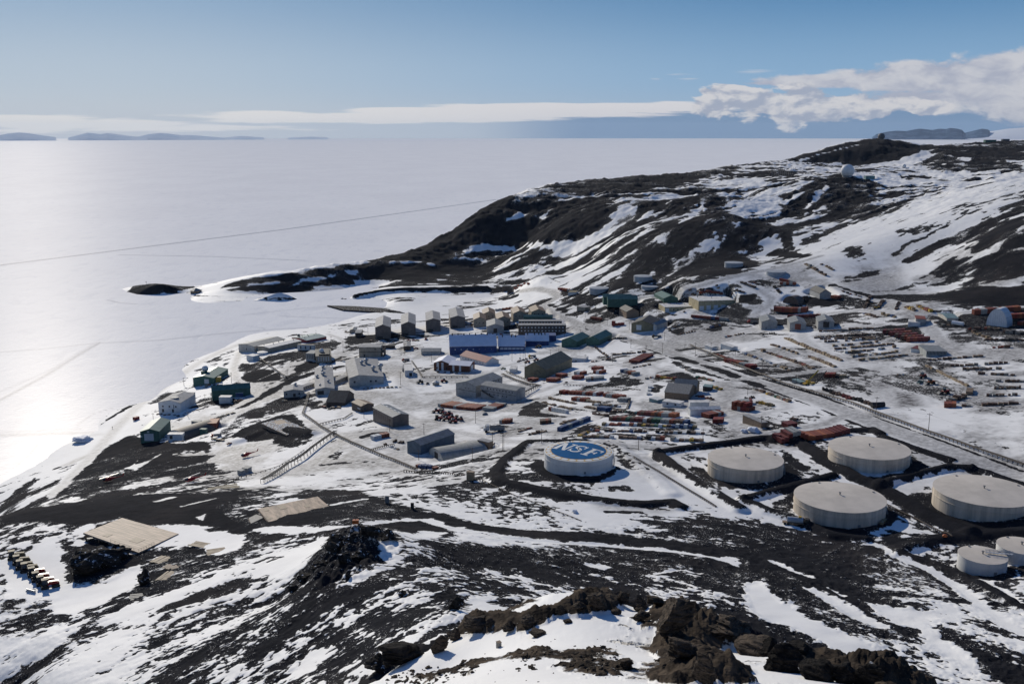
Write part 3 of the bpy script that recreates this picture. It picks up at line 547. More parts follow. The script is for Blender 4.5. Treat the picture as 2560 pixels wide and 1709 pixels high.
# ---- tank farm
berm([(1460,1105),(1320,1106),(1300,1120),(1262,1150),(1236,1190),(1250,1205),(1330,1222),(1420,1240),(1520,1256),(1600,1262),(1680,1258),(1700,1268)], 1.7, 7)
berm([(1490,1105),(1540,1112),(1575,1145),(1640,1195),(1680,1235)], .9, 8, None); rock([(1480,1104),(1545,1110),(1600,1150),(1690,1225),(1690,1245),(1620,1215),(1560,1175),(1520,1130)], .6, 3)
rock([(1325,1165),(1345,1150),(1370,1160),(1400,1180),(1450,1192),(1500,1188),(1540,1165),(1555,1170),(1530,1190),(1480,1208),(1400,1200),(1340,1182)], BLACK, 2)
rock([(1520,1215),(1560,1212),(1595,1225),(1580,1232),(1530,1228)], .9, 2); rline([(1520,1280),(1600,1280)], 3, .9, 1.5); rline([(1630,1272),(1670,1276)], 3, .8, 1.5); dpoly([(1480,1250),(1600,1255),(1700,1275),(1650,1285),(1500,1275)], .35, 4)
berm([(1645,1135),(1700,1125),(1800,1112),(1900,1098),(1960,1095),(2000,1108),(2080,1155),(2140,1195),(2190,1215),(2260,1250),(2340,1300),(2420,1335)], 2.2, 7)
berm([(1645,1135),(1680,1165),(1740,1205),(1800,1245),(1850,1275)], 2.2, 7); berm([(1860,1250),(1930,1230),(2000,1212),(2080,1190)], 1.8, 6)
berm([(1935,1102),(2050,1085),(2130,1078),(2180,1075),(2200,1085)], 1.8, 6); berm([(2210,1092),(2300,1125),(2380,1150)], 1.2, 4)
berm([(2195,1212),(2280,1190),(2370,1170),(2420,1172)], 2.0, 6); berm([(2440,1172),(2500,1195),(2560,1215)], 1.4, 5)
berm([(1862,1252),(1920,1280),(2000,1305),(2080,1340),(2160,1350)], 1.8, 6); berm([(2250,1375),(2340,1350),(2440,1338),(2560,1330)], 2.0, 8)
berm([(2250,1385),(2330,1410),(2400,1440),(2480,1480),(2560,1520)], 1.2, 5)
rock([(1762,1190),(1780,1170),(1850,1205),(1930,1205),(1965,1160),(2010,1195),(1960,1215),(1890,1225),(1800,1215)], .98, 2)
rock([(1705,1165),(1755,1170),(1790,1200),(1810,1225),(1790,1240),(1760,1205)], .85, 2); rock([(1955,1120),(2015,1165),(2010,1195),(1960,1150)], .6, 2)
rock([(2030,1145),(2070,1128),(2080,1160),(2130,1185),(2200,1192),(2262,1180),(2270,1140),(2330,1170),(2270,1190),(2170,1198),(2090,1178)], .98, 2)
rock([(1925,1260),(1985,1235),(1985,1280),(2040,1315),(2120,1325),(2190,1310),(2205,1270),(2235,1285),(2230,1310),(2160,1335),(2060,1325),(1960,1290)], .98, 2)
rock([(2205,1335),(2225,1320),(2260,1335),(2240,1350),(2290,1335),(2360,1350),(2290,1368),(2240,1360),(2220,1355)], .9, 2)
rock([(2250,1230),(2330,1232),(2370,1280),(2440,1305),(2530,1305),(2560,1300),(2560,1322),(2460,1322),(2370,1305),(2300,1270)], .98, 2)
rock([(2380,1405),(2400,1395),(2410,1425),(2470,1440),(2510,1430),(2530,1415),(2540,1440),(2480,1452),(2420,1440)], .95, 1.5); rock([(2480,1460),(2560,1455),(2560,1480),(2520,1475)], .8, 1.5)
# deck pad mound, cut bank under the deck
berm([(600,1100),(680,1070),(770,1085)], 2.0, 14, None)
NS_ = NS
q_ = np.clip(rockf, 0, 1); bz = np.where(DG < 430, .11, np.where(DG > 1150, .19, .13)) * (DG > 90); rockf = rockf + bz * 4 * q_ * (1 - q_) * (q_ > 0) * (q_ < 1)
# ---- ragged small-scale relief, stronger on rock and on the hills
rough = np.clip(rockf, 0, 1)
dd = DG
far = np.clip((dd - 1150) / 500, 0, 1) * np.clip((Z - 8) / 25, 0, 1) * np.clip((AG + R(19.5)) / R(6), .08, 1)
# town and tank farm stay calm; our own hillside and the far hills are rugged
calm = np.clip((dd - 330) / 90, 0, 1) * (1 - far)
slopeL = np.clip((-AG - R(-4)) / R(8), 0, 1)
hill = (1 - calm) * (1 - far)
amp1 = .5 * hill * rough + .10 * calm * rough + 2.2 * far * (.35 + .65 * rough)
Z += (fbm(Xf, Yf, 26, 3, .5, 71) * (5.0 * far + 1.2 * hill * np.clip((dd - 90) / 80, 0, 1)))
Z += (NS - .5) * amp1 * 2.2
Z += fbm(Xf, Yf, 9, 3, .6, 75) * 1.9 * far * (.5 + rough)
knob = poly_sd(W([(760,1500),(720,1470),(790,1380),(830,1330),(880,1305),(950,1310),(1010,1350),(1000,1400),(900,1450)]), X, Y)
knob = np.clip(knob / 10, 0, 1)
Z += knob * (np.abs(fbm(Xf, Yf, 9, 4, .6, 80)) * 6 - .6)
fine = fbm(Xf, Yf, 3.2, 3, .6, 90)
Z += fine * (.55 * hill * rough * np.clip((dd - 60) / 60, 0, 1) + .22 * calm * rough) * np.clip(3.2 / sp - .5, 0, 1)
# pull the skyline onto its measured height
sa = np.array([math.atan2((u - 1280) / FPX, CP - (v - 854.5) / FPX * SP) for u, v, d in SKYL]); ssl = np.array([raydir(u, v)[2] / math.hypot(*raydir(u, v)[:2]) for u, v, d in SKYL]); sdd = np.array([d for u, v, d in SKYL])
want = np.interp(AZ, sa, ssl); dr = np.interp(AZ, sa, sdd)
for it in range(2):
    T_ = (Z - HC) / DG; T_[(DG < dr * .80) | (DG > dr * 1.12)] = -9
    ex = want - T_.max(0); ok = (AZ > R(-13)) & (AZ < R(31))
    ex = np.where(ok & (ex > -.02) & (ex < .02), ex, 0); kk = np.hanning(121); kk /= kk.sum(); ex = np.convolve(ex, kk, 'same') 
    wt = np.clip((DG / dr - .74) / .18, 0, 1); wt = wt * wt * (3 - 2 * wt)
    Z += ex * DG * wt
# where scree pokes through the snow
crest = [(1040,1640),(1110,1600),(1180,1570),(1250,1552),(1330,1546),(1400,1526),(1450,1512),(1500,1492),(1560,1482),(1620,1496),(1680,1532)]
for P_c, hh, ww in [(crest + [(1725,1590),(1750,1650),(1775,1709)], .55, 2.3), ([(1740,1560),(1800,1562),(1880,1580),(1960,1610),(2040,1645),(2120,1680),(2190,1709)], .8, 4.6), ([(930,1700),(980,1660),(1030,1630)], .7, 5)]:
    P = W(P_c, False); w_ = FL.win(P, ww * 2); d = line_d(P, FL.X[w_], FL.Y[w_]) + 1.2 * vnoise(FL.X[w_] / 2.2, FL.Y[w_] / 2.2, 411) + .5 * vnoise(FL.X[w_] / .7, FL.Y[w_] / .7, 412)
    m = np.clip(1.25 - d / (ww * .5), 0, 1); m = np.minimum(m, 1) * (.35 + 1.3 * np.clip(vnoise(FL.X[w_] / 3.1, FL.Y[w_] / 3.1, 413) + .5, 0, 1))
    Z[w_] += hh * m * (.6 + .5 * np.abs(fbm(FL.X[w_], FL.Y[w_], 1.3, 4, .6, 414)) * 2); rockf[w_] = np.maximum(rockf[w_], np.clip(m * 3.2, 0, 1.03))
for pl in [[(1380,1665),(1420,1635),(1480,1608),(1510,1610),(1540,1622),(1575,1655),(1545,1690),(1500,1690),(1440,1668)], [(1268,1652),(1300,1630),(1360,1615),(1390,1622),(1370,1645),(1300,1655)], [(940,1709),(980,1685),(1060,1665),(1130,1652),(1200,1645),(1210,1660),(1180,1688),(1100,1712)]]: P_(rockf, pl, .30, .8)
nr_ = np.clip((70 - DG) / 10, 0, 1)
Z += nr_ * np.clip((rockf - NS) * 3 + .4, 0, 1) * (.10 + .30 * np.abs(fbm(Xf, Yf, .8, 4, .6, 420)))
rk = rockf - NS
rk += .10 * np.clip(rough * 2, 0, 1) * (fbm(Xf, Yf, 1.6, 2, .5, 95)) * np.clip(1.6 / sp - .3, 0, 1)
rk = rk * 2.2 + .5                        # 0.5 is the edge
rk[rockf > 1.02] = 2.0
rk = np.clip(rk, -1, 2)
zone_brown = np.clip((130 - dd) / 60, 0, 1)
# ================================================================= object helpers
class MB:
    def __init__(s): s.v = []; s.f = []
    def add(s, vs, fs): n = len(s.v); s.v += [tuple(map(float, p)) for p in vs]; s.f += [tuple(n + i for i in f) for f in fs]; return s
    def box(s, x0, x1, y0, y1, z0, z1):
        return s.add([(x0,y0,z0),(x1,y0,z0),(x1,y1,z0),(x0,y1,z0),(x0,y0,z1),(x1,y0,z1),(x1,y1,z1),(x0,y1,z1)], [(0,3,2,1),(4,5,6,7),(0,1,5,4),(1,2,6,5),(2,3,7,6),(3,0,4,7)])
    def cyl(s, x, y, z0, z1, r0, r1=None, n=12, cap=True):
        r1 = r0 if r1 is None else r1
        vs = [(x + r0 * math.cos(2*math.pi*i/n), y + r0 * math.sin(2*math.pi*i/n), z0) for i in range(n)] + [(x + r1 * math.cos(2*math.pi*i/n), y + r1 * math.sin(2*math.pi*i/n), z1) for i in range(n)]
        fs = [(i, (i+1) % n, n + (i+1) % n, n + i) for i in range(n)]
        if cap: fs += [tuple(range(n))[::-1], tuple(range(n, 2*n))]
        return s.add(vs, fs)
    def rod(s, p, q, r=.1, n=6):
        p, q = np.array(p, float), np.array(q, float); d = q - p; L = np.linalg.norm(d) + 1e-9; d /= L
        u = np.cross(d, (0,0,1)); u = u / np.linalg.norm(u) if np.linalg.norm(u) > 1e-3 else np.array([1.,0,0]); w_ = np.cross(d, u)
        vs = [p + r*(math.cos(2*math.pi*i/n)*u + math.sin(2*math.pi*i/n)*w_) for i in range(n)] + [q + r*(math.cos(2*math.pi*i/n)*u + math.sin(2*math.pi*i/n)*w_) for i in range(n)]
        return s.add(vs, [(i, n+i, n+(i+1) % n, (i+1) % n) for i in range(n)] + [tuple(range(n)), tuple(range(n, 2*n))[::-1]])
    def prism(s, prof, a0, a1, axis='y'):
        """extrude a profile [(p, z)] along x or y"""
        n = len(prof)
        mk = (lambda p, z, a: (p, a, z)) if axis == 'y' else (lambda p, z, a: (a, p, z))
        vs = [mk(p, z, a0) for p, z in prof] + [mk(p, z, a1) for p, z in prof]
        return s.add(vs, [(i, (i+1) % n, n+(i+1) % n, n+i) for i in range(n)] + [tuple(range(n))[::-1], tuple(range(n, 2*n))])
    def ell(s, c, r, n=10, m=6, z0=-1.0):
        vs = []; fs = []
        for j in range(m + 1):
            t = math.asin(z0) + (math.pi/2 - math.asin(z0)) * j / m
            for i in range(n): vs.append((c[0] + r[0]*math.cos(t)*math.cos(2*math.pi*i/n), c[1] + r[1]*math.cos(t)*math.sin(2*math.pi*i/n), c[2] + r[2]*math.sin(t)))
        for j in range(m):
            for i in range(n): fs.append((j*n+i, j*n+(i+1) % n, (j+1)*n+(i+1) % n, (j+1)*n+i))
        return s.add(vs, fs)
    def mesh(s, name, mat=None, smooth=False):
        me = bpy.data.meshes.new(name); me.from_pydata(s.v, [], s.f); me.update()
        if smooth: me.polygons.foreach_set('use_smooth', np.ones(len(me.polygons), bool))
        if mat: me.materials.append(mat)
        return me
    def build(s, name, mat=None, parent=None, loc=(0,0,0), smooth=False):
        o = bpy.data.objects.new(name, s.mesh(name, mat, smooth)); COL.objects.link(o); o.location = loc
        if parent: o.parent = parent
        return o
def empty(name, label, cat, loc, rz=0.0, group=None):
    o = bpy.data.objects.new(name, None); COL.objects.link(o); o.location = loc; o.rotation_euler = (0, 0, rz); o.empty_display_size = .5
    return tag(o, label, cat, group)
def tag(o, label, cat, group=None):
    o['label'] = label; o['category'] = cat
    if group: o['group'] = group
    return o
def obj(name, me, parent=None, loc=(0,0,0), mat=None, rz=0.0):
    o = bpy.data.objects.new(name, me); COL.objects.link(o); o.location = loc; o.rotation_euler = (0,0,rz)
    if parent: o.parent = parent
    if mat: o.material_slots[0].link = 'OBJECT'; o.material_slots[0].material = mat
    return o
def copy_tree(o, parent=None):
    c = o.copy(); COL.objects.link(c)
    if parent is not None: c.parent = parent
    for ch in list(o.children): copy_tree(ch, c)
    return c
_mats = {}
def M(name, col=None, rough=.65, var=.22, scale=.35, rib=0.0, ribaxis=0, spec=.3, streaky=False, metal=0.0):
    if name in _mats: return _mats[name]
    m, t, b = newmat(name); tc = t.new('ShaderNodeTexCoord'); co = tc.outputs['Object']
    if streaky:
        mp = t.new('ShaderNodeVectorMath', operation='MULTIPLY'); t.l.new(co, mp.inputs[0]); mp.inputs[1].default_value = streaky if isinstance(streaky, tuple) else (1, 1, .12); co2 = mp.outputs[0]
    else: co2 = co
    n = t.noise(co2, scale, 6, .65); lo = tuple(c * (1 - var) for c in col) + (1,); hi = tuple(min(c * (1 + var), .92) for c in col) + (1,)
    c = t.mix(t.ramp(n, .3, .7), lo, hi)
    n2 = t.noise(co, scale * 9, 4, .7); c = t.mix(t.math('MULTIPLY', t.ramp(n2, .55, .75), .35 * min(1, var * 3)), c, tuple(x * .55 for x in col) + (1,))
    if rib:
        sp = t.new('ShaderNodeSeparateXYZ'); t.l.new(co, sp.inputs[0])
        w_ = t.math('FRACT', t.math('DIVIDE', sp.outputs[ribaxis] if ribaxis < 3 else t.math('ADD', sp.outputs[0], sp.outputs[1]), rib))
        k = t.math('LESS_THAN', w_, .16); c = t.mix(t.math('MULTIPLY', k, .35), c, tuple(x * .5 for x in col) + (1,))
    t.l.new(c, b.inputs['Base Color']); b.inputs['Roughness'].default_value = rough; b.inputs['Specular IOR Level'].default_value = spec; b.inputs['Metallic'].default_value = metal
    _mats[name] = m; return m
# real-world paint and material colours
for nm, c, kw in [
  ('tan_siding',(.34,.29,.22),dict(rib=1.2,ribaxis=3)),('dark_brown_siding',(.085,.066,.055),dict()),('grey_siding',(.34,.34,.33),dict(rib=1.4,ribaxis=3)),('pale_panel',(.50,.47,.42),dict(rib=1.2,ribaxis=3)),('dorm_siding',(.17,.14,.12),dict()),
  ('light_roof',(.34,.335,.325),dict(rough=.7,spec=.1)),('grey_roof',(.24,.25,.25),dict(rough=.6,spec=.15)),('white_roof',(.66,.64,.60),dict()),('brown_roof',(.19,.125,.08),dict(scale=.8)),('dark_roof',(.06,.058,.055),dict()),('slate_roof',(.17,.19,.21),dict(rough=.6,spec=.15)),
  ('green_siding',(.055,.13,.105),dict()),('green_roof',(.075,.16,.13),dict(rough=.45)),('teal_roof',(.20,.29,.29),dict()),('blue_siding',(.025,.055,.17),dict()),('blue_trim',(.03,.07,.2),dict()),('red_roof',(.27,.055,.055),dict()),('white_paint',(.66,.66,.65),dict(var=.1)),
  ('brick_brown',(.14,.055,.035),dict()),('slate_siding',(.10,.135,.17),dict(rib=1.0,ribaxis=3)),('yellow_siding',(.48,.40,.24),dict(rib=2.5,ribaxis=3)),('olive_siding',(.20,.18,.115),dict()),('olive_roof',(.22,.19,.13),dict(rough=.7,spec=.1)),
  ('rust_container',(.23,.065,.04),dict()),('red_container',(.22,.035,.03),dict()),('maroon_container',(.15,.035,.035),dict()),('orange_container',(.34,.11,.05),dict()),('grey_container',(.32,.33,.32),dict()),('white_container',(.62,.63,.62),dict(var=.12)),('blue_container',(.05,.09,.19),dict()),('green_container',(.05,.12,.08),dict()),('brown_container',(.12,.075,.055),dict()),
  ('new_wood',(.31,.235,.15),dict(scale=1.2)),('old_wood',(.24,.17,.115),dict(scale=1.2)),('grey_wood',(.24,.23,.21),dict(scale=1.0)),('deck_wood',(.43,.32,.225),dict(scale=.30,var=.5,rib=2.4,ribaxis=0,streaky=(.25,3.5,1))),('deck_wood_worn',(.34,.24,.165),dict(scale=.22,var=.6,streaky=(.4,1.6,1))),('pole_wood',(.09,.065,.05),dict()),
  ('black_steel',(.035,.033,.032),dict(spec=.2)),('grey_steel',(.22,.22,.22),dict()),('galvanised',(.45,.46,.47),dict(rough=.4)),('machine_red',(.30,.03,.025),dict(rough=.4)),('machine_orange',(.45,.12,.03),dict(rough=.4)),('machine_yellow',(.50,.32,.05),dict(rough=.4)),('machine_tan',(.20,.16,.09),dict()),('glass_dark',(.03,.035,.04),dict(rough=.15,spec=.6,var=.05)),('tyre',(.02,.02,.02),dict()),
  ('window_dark',(.035,.04,.05),dict(rough=.2,spec=.6)),('window_pale',(.55,.56,.56),dict()),('door_white',(.60,.61,.62),dict(var=.1)),('door_dark',(.05,.045,.04),dict()),
  ('tank_roof',(.62,.555,.47),dict(scale=.09,var=.12,rough=.7)),('tank_wall',(.60,.52,.42),dict(scale=.35,var=.25,streaky=True)),('tank_wall_white',(.68,.67,.64),dict(scale=.2,var=.1,streaky=True)),('tank_far',(.36,.38,.40),dict(scale=.2,var=.12)),
  ('logo_blue',(.012,.11,.27),dict(rough=.9,spec=.05,scale=.12,var=.12)),('logo_gold',(.58,.37,.12),dict(scale=.3,var=.12)),('logo_white',(.70,.70,.67),dict(scale=.2,var=.08)),('quonset_steel',(.27,.275,.26),dict(rib=.8,ribaxis=0)),('quonset_rust',(.13,.105,.09),dict(rib=.8,ribaxis=0)),('fabric_white',(.72,.73,.74),dict(var=.08,rib=1.6,ribaxis=0)),
  ('radome_white',(.70,.70,.69),dict(var=.08,scale=.2)),('radome_dark',(.13,.13,.125),dict()),('roof_snow',(.78,.78,.83),dict(var=.06,scale=.2)),('helicopter_red',(.45,.02,.02),dict(rough=.3)),('helicopter_white',(.7,.7,.7),dict(rough=.3)),('barrel_blue',(.03,.07,.2),dict()),('barrel_yellow',(.5,.36,.06),dict()),('tarp_teal',(.10,.2,.2),dict())]:
    M(nm, c, **kw)
RNG = random.Random(11)
def slant(u, v, d): return d / math.cos(math.atan2(-raydir(u, v)[2], math.hypot(*raydir(u, v)[:2])))
def px2m(px, u, v, d): return px / FPX * d * (CP + 0 * u) * 1.0
# ---------------------------------------------------------------- buildings
WIN_ME = {}; PADS = []
def unitbox(name, mat): 
    k = (name, mat.name)
    if k not in WIN_ME: WIN_ME[k] = MB().box(-.5,.5,-.5,.5,-.5,.5).mesh(name, mat)
    return WIN_ME[k]
def building(label, e1, e2, e3, b2, wall, roofm, roof='gable', ridge='x', rise=3.0, cat='building', name='building', wins=(), doors=(), group=None, over=.35, extra=None, ridge_at=.5, lift=0.0):
    """e1 (left), e2 (nearest), e3 (right): photo pixels of the eave corners, or a length in metres for a hidden side; b2: pixel of the base below e2.
    local x runs along e2->e3, y along e2->e1; rise in photo pixels"""
    bx, by, bz = hit(*b2); bz += lift; d = math.hypot(bx, by)
    rd = raydir(b2[0], e2[1]); h = HC + d * rd[2] / math.hypot(rd[0], rd[1]) - bz; h = max(h, 1.5); ze = bz + h
    A = np.array([bx, by]); vL = vR = None
    if not isinstance(e1, (int, float)): vL = np.array(inplane(*e1, ze)) - A
    if not isinstance(e3, (int, float)): vR = np.array(inplane(*e3, ze)) - A
    if vL is None: n = vR / np.hypot(*vR); vL = np.array([-n[1], n[0]]) * e1
    elif vR is None: n = vL / np.hypot(*vL); vR = np.array([n[1], -n[0]]) * e3
    lL, lR = np.hypot(*vL), np.hypot(*vR)
    if lL > lR: n = vL / lL; x_ = np.array([n[1], -n[0]]); lR = max(abs(vR @ x_), 1.5); vR = x_ * lR
    else: n = vR / lR; y_ = np.array([-n[1], n[0]]); lL = max(abs(vL @ y_), 1.5); vL = y_ * lL
    cx, cyy = A + vL / 2 + vR / 2; rz = math.atan2(vR[1], vR[0])
    root = empty(name, label, cat, (cx, cyy, bz), rz, group)
    PADS.append((cx, cyy, lR / 2, lL / 2, rz, bz - lift))
    Lx, Ly = lR, lL; rs = rise / FPX * d if roof != 'flat' else 0
    hx, hy = Lx / 2, Ly / 2; dn = -3.0
    w_ = MB()
    if roof == 'gable':
        if ridge == 'x':   # ridge runs along x; gables on the x ends
            r0 = -hy + Ly * ridge_at
            w_.prism([(-hy, dn), (hy, dn), (hy, h), (r0, h + rs), (-hy, h)], -hx, hx, 'x')
            sl0 = rs / max(r0 + hy, .1); sl1 = rs / max(hy - r0, .1)
            rf = MB(); t = .22
            rf.prism([(-hy-over, h-over*sl0+.04), (r0, h+rs+.04), (hy+over, h-over*sl1+.04), (hy+over, h-over*sl1+.04+t), (r0, h+rs+.04+t), (-hy-over, h-over*sl0+.04+t)], -hx-over, hx+over, 'x')
        else:
            r0 = -hx + Lx * ridge_at
            w_.prism([(-hx, dn), (hx, dn), (hx, h), (r0, h + rs), (-hx, h)], -hy, hy, 'y')
            sl0 = rs / max(r0 + hx, .1); sl1 = rs / max(hx - r0, .1); rf = MB(); t = .22
            rf.prism([(-hx-over, h-over*sl0+.04), (r0, h+rs+.04), (hx+over, h-over*sl1+.04), (hx+over, h-over*sl1+.04+t), (r0, h+rs+.04+t), (-hx-over, h-over*sl0+.04+t)], -hy-over, hy+over, 'y')
    else:
        w_.box(-hx, hx, -hy, hy, dn, h); rf = MB(); rf.box(-hx-over*.4, hx+over*.4, -hy-over*.4, hy+over*.4, h+.03, h+.3)
    w_.build('wall', _mats[wall], root); rf.build('roof', _mats[roofm], root)
    def put(nm, face, fx, fz, ww, hh, mat):
        me = unitbox(nm, _mats[mat]); o = obj(nm, me, root)
        if face == 'R': o.location = (-hx + Lx * fx, -hy, h * fz); o.scale = (ww, .16, hh)
        elif face == 'L': o.location = (-hx, -hy + Ly * fx, h * fz); o.scale = (.16, ww, hh)
    for wn in wins:
        face, n, fz, ww, hh = wn[:5]; f0, f1 = wn[5:7] if len(wn) > 6 else (.06, .94); mat = wn[7] if len(wn) > 7 else 'window_dark'
        for i in range(n): put('window', face, f0 + (f1 - f0) * (i + .5) / n, fz, ww, hh, mat)
    for dr_ in doors:
        face, fx, ww, hh = dr_[:4]; mat = dr_[4] if len(dr_) > 4 else 'door_white'
        put('door', face, fx, hh / 2 / h, ww, hh, mat)
    if extra: extra(root, Lx, Ly, h, rs)
    return root, (Lx, Ly, h, rs, d)
def cowls(lst, dome=False):
    def f(root, Lx, Ly, h, rs):
        for fx, fy, s in lst:
            zz = h + rs * (1 - abs(fy - .5) * 2) * .8
            mb = MB().cyl(0, 0, -.5, 1.6*s, .75*s, n=10).cyl(0, 0, 1.6*s, 2.3*s, 1.25*s, .6*s, n=10).rod((0,0,1.9*s), (1.5*s,-.9*s,1.5*s), .7*s, 8)
            mb.build('roof_vent', _mats['galvanised'], root, (-Lx/2 + Lx*fx, -Ly/2 + Ly*fy, zz), True)
    return f
def vents(n, seed=0, mat='black_steel', ysh=.3):
    def f(root, Lx, Ly, h, rs):
        r = random.Random(seed)
        for i in range(n):
            x = -Lx/2 + Lx * (i + .5) / n; MB().cyl(0, 0, -.6, 1.1 + r.random()*.8, .3, n=8).build('roof_vent', _mats[mat], root, (x, Ly * r.uniform(-.1, ysh) , h + rs * .85))
    return f
def skylights(n):
    def f(root, Lx, Ly, h, rs):
        for i in range(n):
            MB().box(-.5,.5,-Ly*.06,Ly*.06,0,.15).build('skylight', _mats['white_paint'], root, (Lx*.02, -Ly/2 + Ly*(i+.5)/n, h + rs + .25))
    return f
# ================================================================= the station's buildings (photo pixels of the eaves)
B = building
B('long low tan warehouse with grey gable roof, nearest the sea ice', (594,861),(636,866.5),(713,848),(636,881), 'pale_panel','grey_roof', ridge='x', rise=4, wins=[('L',1,.4,1.5,2)])
B('long tan shed with pale flat roof beside the shore warehouse', (649,864),(674,870),(753,852),(674,882), 'tan_siding','white_roof', ridge='x', rise=2, extra=vents(5,1))
B('low teal roofed building with red wall and small dome on its roof', (734,843),(767,851),(816,841),(767,857), 'red_roof','teal_roof', ridge='x', rise=3, extra=lambda r,Lx,Ly,h,rs: (MB().ell((0,0,1.2),(1.6,1.6,1.6),12,8,-.6).build('dome',_mats['radome_dark'],r,(-Lx*.3,Ly*.3,h+1),True), vents(6,3)(r,Lx,Ly,h,rs)))
B('white two bay hut behind the beige tower building', (743,862),(785,863),4,(785,875), 'white_paint','dark_roof', 'flat', wins=[('L',3,.5,1.2,3)])
B('beige annex with tall narrow windows left of the domed block', (768,881),(786,884),(797,876),(786,901), 'pale_panel','grey_roof','flat', wins=[('L',4,.55,.7,4)])
def domeroof(r,Lx,Ly,h,rs):
    MB().ell((0,0,1.3),(2.3,2.3,2.3),14,10,-.6).build('dome',_mats['radome_white'],r,(-Lx*.1,Ly*.1,h+1.2),True); MB().box(-Lx*.42,Lx*.42,-Ly*.4,Ly*.3,0,1.0).build('plant_box',_mats['black_steel'],r,(0,0,h+.3))
B('beige block with a white dome and dark machinery on its roof', (789,889),(829,889),(826,872),(829,905), 'tan_siding','dark_roof','flat', wins=[('L',5,.55,.8,4,.1,.9,'window_pale')], extra=domeroof)
B('pale box hut with white roof on the road bend', (616,888),(634,891),(641,886),(633,902), 'white_container','white_roof','flat')
B('small blue grey box next to the round white tank', (638,869),(650,874),(658,869),(650,881), 'teal_roof','grey_roof','flat')
B('grey two storey block with outside stair on its right end', (897,868),(952,868),(951,860),(952,892), 'tan_siding','light_roof','flat', doors=[('L',.75,1.5,2.5,'door_dark')], wins=[('L',1,.80,1.2,1,.2,.3)],
  extra=lambda r,Lx,Ly,h,rs: (MB().box(-Lx/2-.08,-Lx/2-.01,-Ly/2,Ly/2,h*.48,h*.53).build('belt_course',_mats['black_steel'],r), MB().box(-Lx/2,Lx/2,-Ly/2-3,-Ly/2-.6,h*.45,h*.5).box(-Lx/2,Lx/2,-Ly/2-3,-Ly/2-2.8,-2,h*.8).build('stair',_mats['black_steel'],r)))
B('long black shed right of the grey two storey block', (954,864),(987,864),3,(987,871), 'dark_brown_siding','dark_roof','flat')
B('small tan hut on the rocky rise by the shore', (876,822),(890,825),(893,819),(889,832), 'tan_siding','grey_roof',rise=2)
B('dark shed on the rocky rise beside the first dormitory', (890,828),(903,832),(907,824),(903,842), 'dark_brown_siding','light_roof',rise=2,ridge='y')
# laboratory: three pods stepping down the slope, joined by corridors
B('largest laboratory pod with four silver roof cowls', (872,940),(960,941),(943,898),(959,959), 'pale_panel','light_roof',ridge='x',rise=7, ridge_at=.72, doors=[('L',.62,3.5,6,'pale_panel')], wins=[('L',1,.45,1.6,1.6,.3,.45),('L',1,.45,1.6,1.6,.15,.3),('L',1,.45,1.6,1.6,.8,.9)],
  extra=cowls([(.62,.55,1.5),(.70,.40,1.7),(.30,.25,1.6),(.40,.02,2.0)]), name='laboratory_building')
B('middle laboratory pod with dark entrance and several roof cowls', (788,973),(837,971),(831,918),(836,984), 'pale_panel','light_roof',ridge='x',rise=4, doors=[('L',.72,5,3,'door_dark')], extra=cowls([(.90,.55,1.2),(.72,.6,1.0),(.62,.62,1.0),(.55,.55,1.4),(.5,.9,1.1),(.25,.3,1.0),(.12,.75,.7)]), name='laboratory_building')
B('smallest laboratory pod at the lower left end', (709,977),(758,976),(757,963),(758,990), 'pale_panel','light_roof',ridge='x',rise=4, doors=[('L',.45,2,2.5,'door_dark')], wins=[('L',1,.5,1.3,1.3,.1,.3),('L',1,.5,1.3,1.3,.75,.95)], extra=cowls([(.8,.4,1.0)]), name='laboratory_building')
B('sloping corridor between the middle and largest laboratory pods', 5,(838,953),(873,938),(838,962), 'pale_panel','light_roof','flat', name='laboratory_corridor', cat='corridor', wins=[('R',9,.5,.5,1.2)])
B('sloping corridor between the smallest and middle laboratory pods', 5,(750,970),(786,958),(751,978), 'pale_panel','light_roof','flat', name='laboratory_corridor', cat='corridor', wins=[('R',6,.5,.5,1.2)])
B('small pale hut hanging on long roofed porch below the laboratory', (877,948),(880,949),2,(880,960),'white_paint','white_roof','flat')
B('black steep roofed chalet below the middle laboratory pod', (820,1001),(862,1006),(885,985),(862,1014), 'dark_brown_siding','dark_roof',ridge='y',rise=20, name='chalet')
B('low brown roofed hut between black chalet and grey roofed hall', (879,1005),(903.5,1015.5),(935,1010),(903.5,1031), 'dark_brown_siding','brown_roof',ridge='y',rise=5, wins=[('L',3,.5,1,1,.1,.4,'window_pale'),('R',2,.5,1,1)])
B('grey roofed brown hall with row of skylights on its ridge', (932,1018),(982,1043),(1021.5,1036),(982,1068), 'dorm_siding','slate_roof',ridge='y',rise=6, extra=skylights(5), wins=[('L',10,.5,.6,3,.04,.96,'dark_brown_siding')])
B('slate blue warehouse with slate roof beside the steel quonset', (1015,1105),(1052,1113),(1136,1084),(1052,1136), 'slate_siding','slate_roof',ridge='x',rise=9, name='warehouse')
B('small flat roofed brown shed at the end of the steel quonset', (1194,1100),(1222,1106),(1231,1101),(1222,1113), 'old_wood','light_roof','flat')
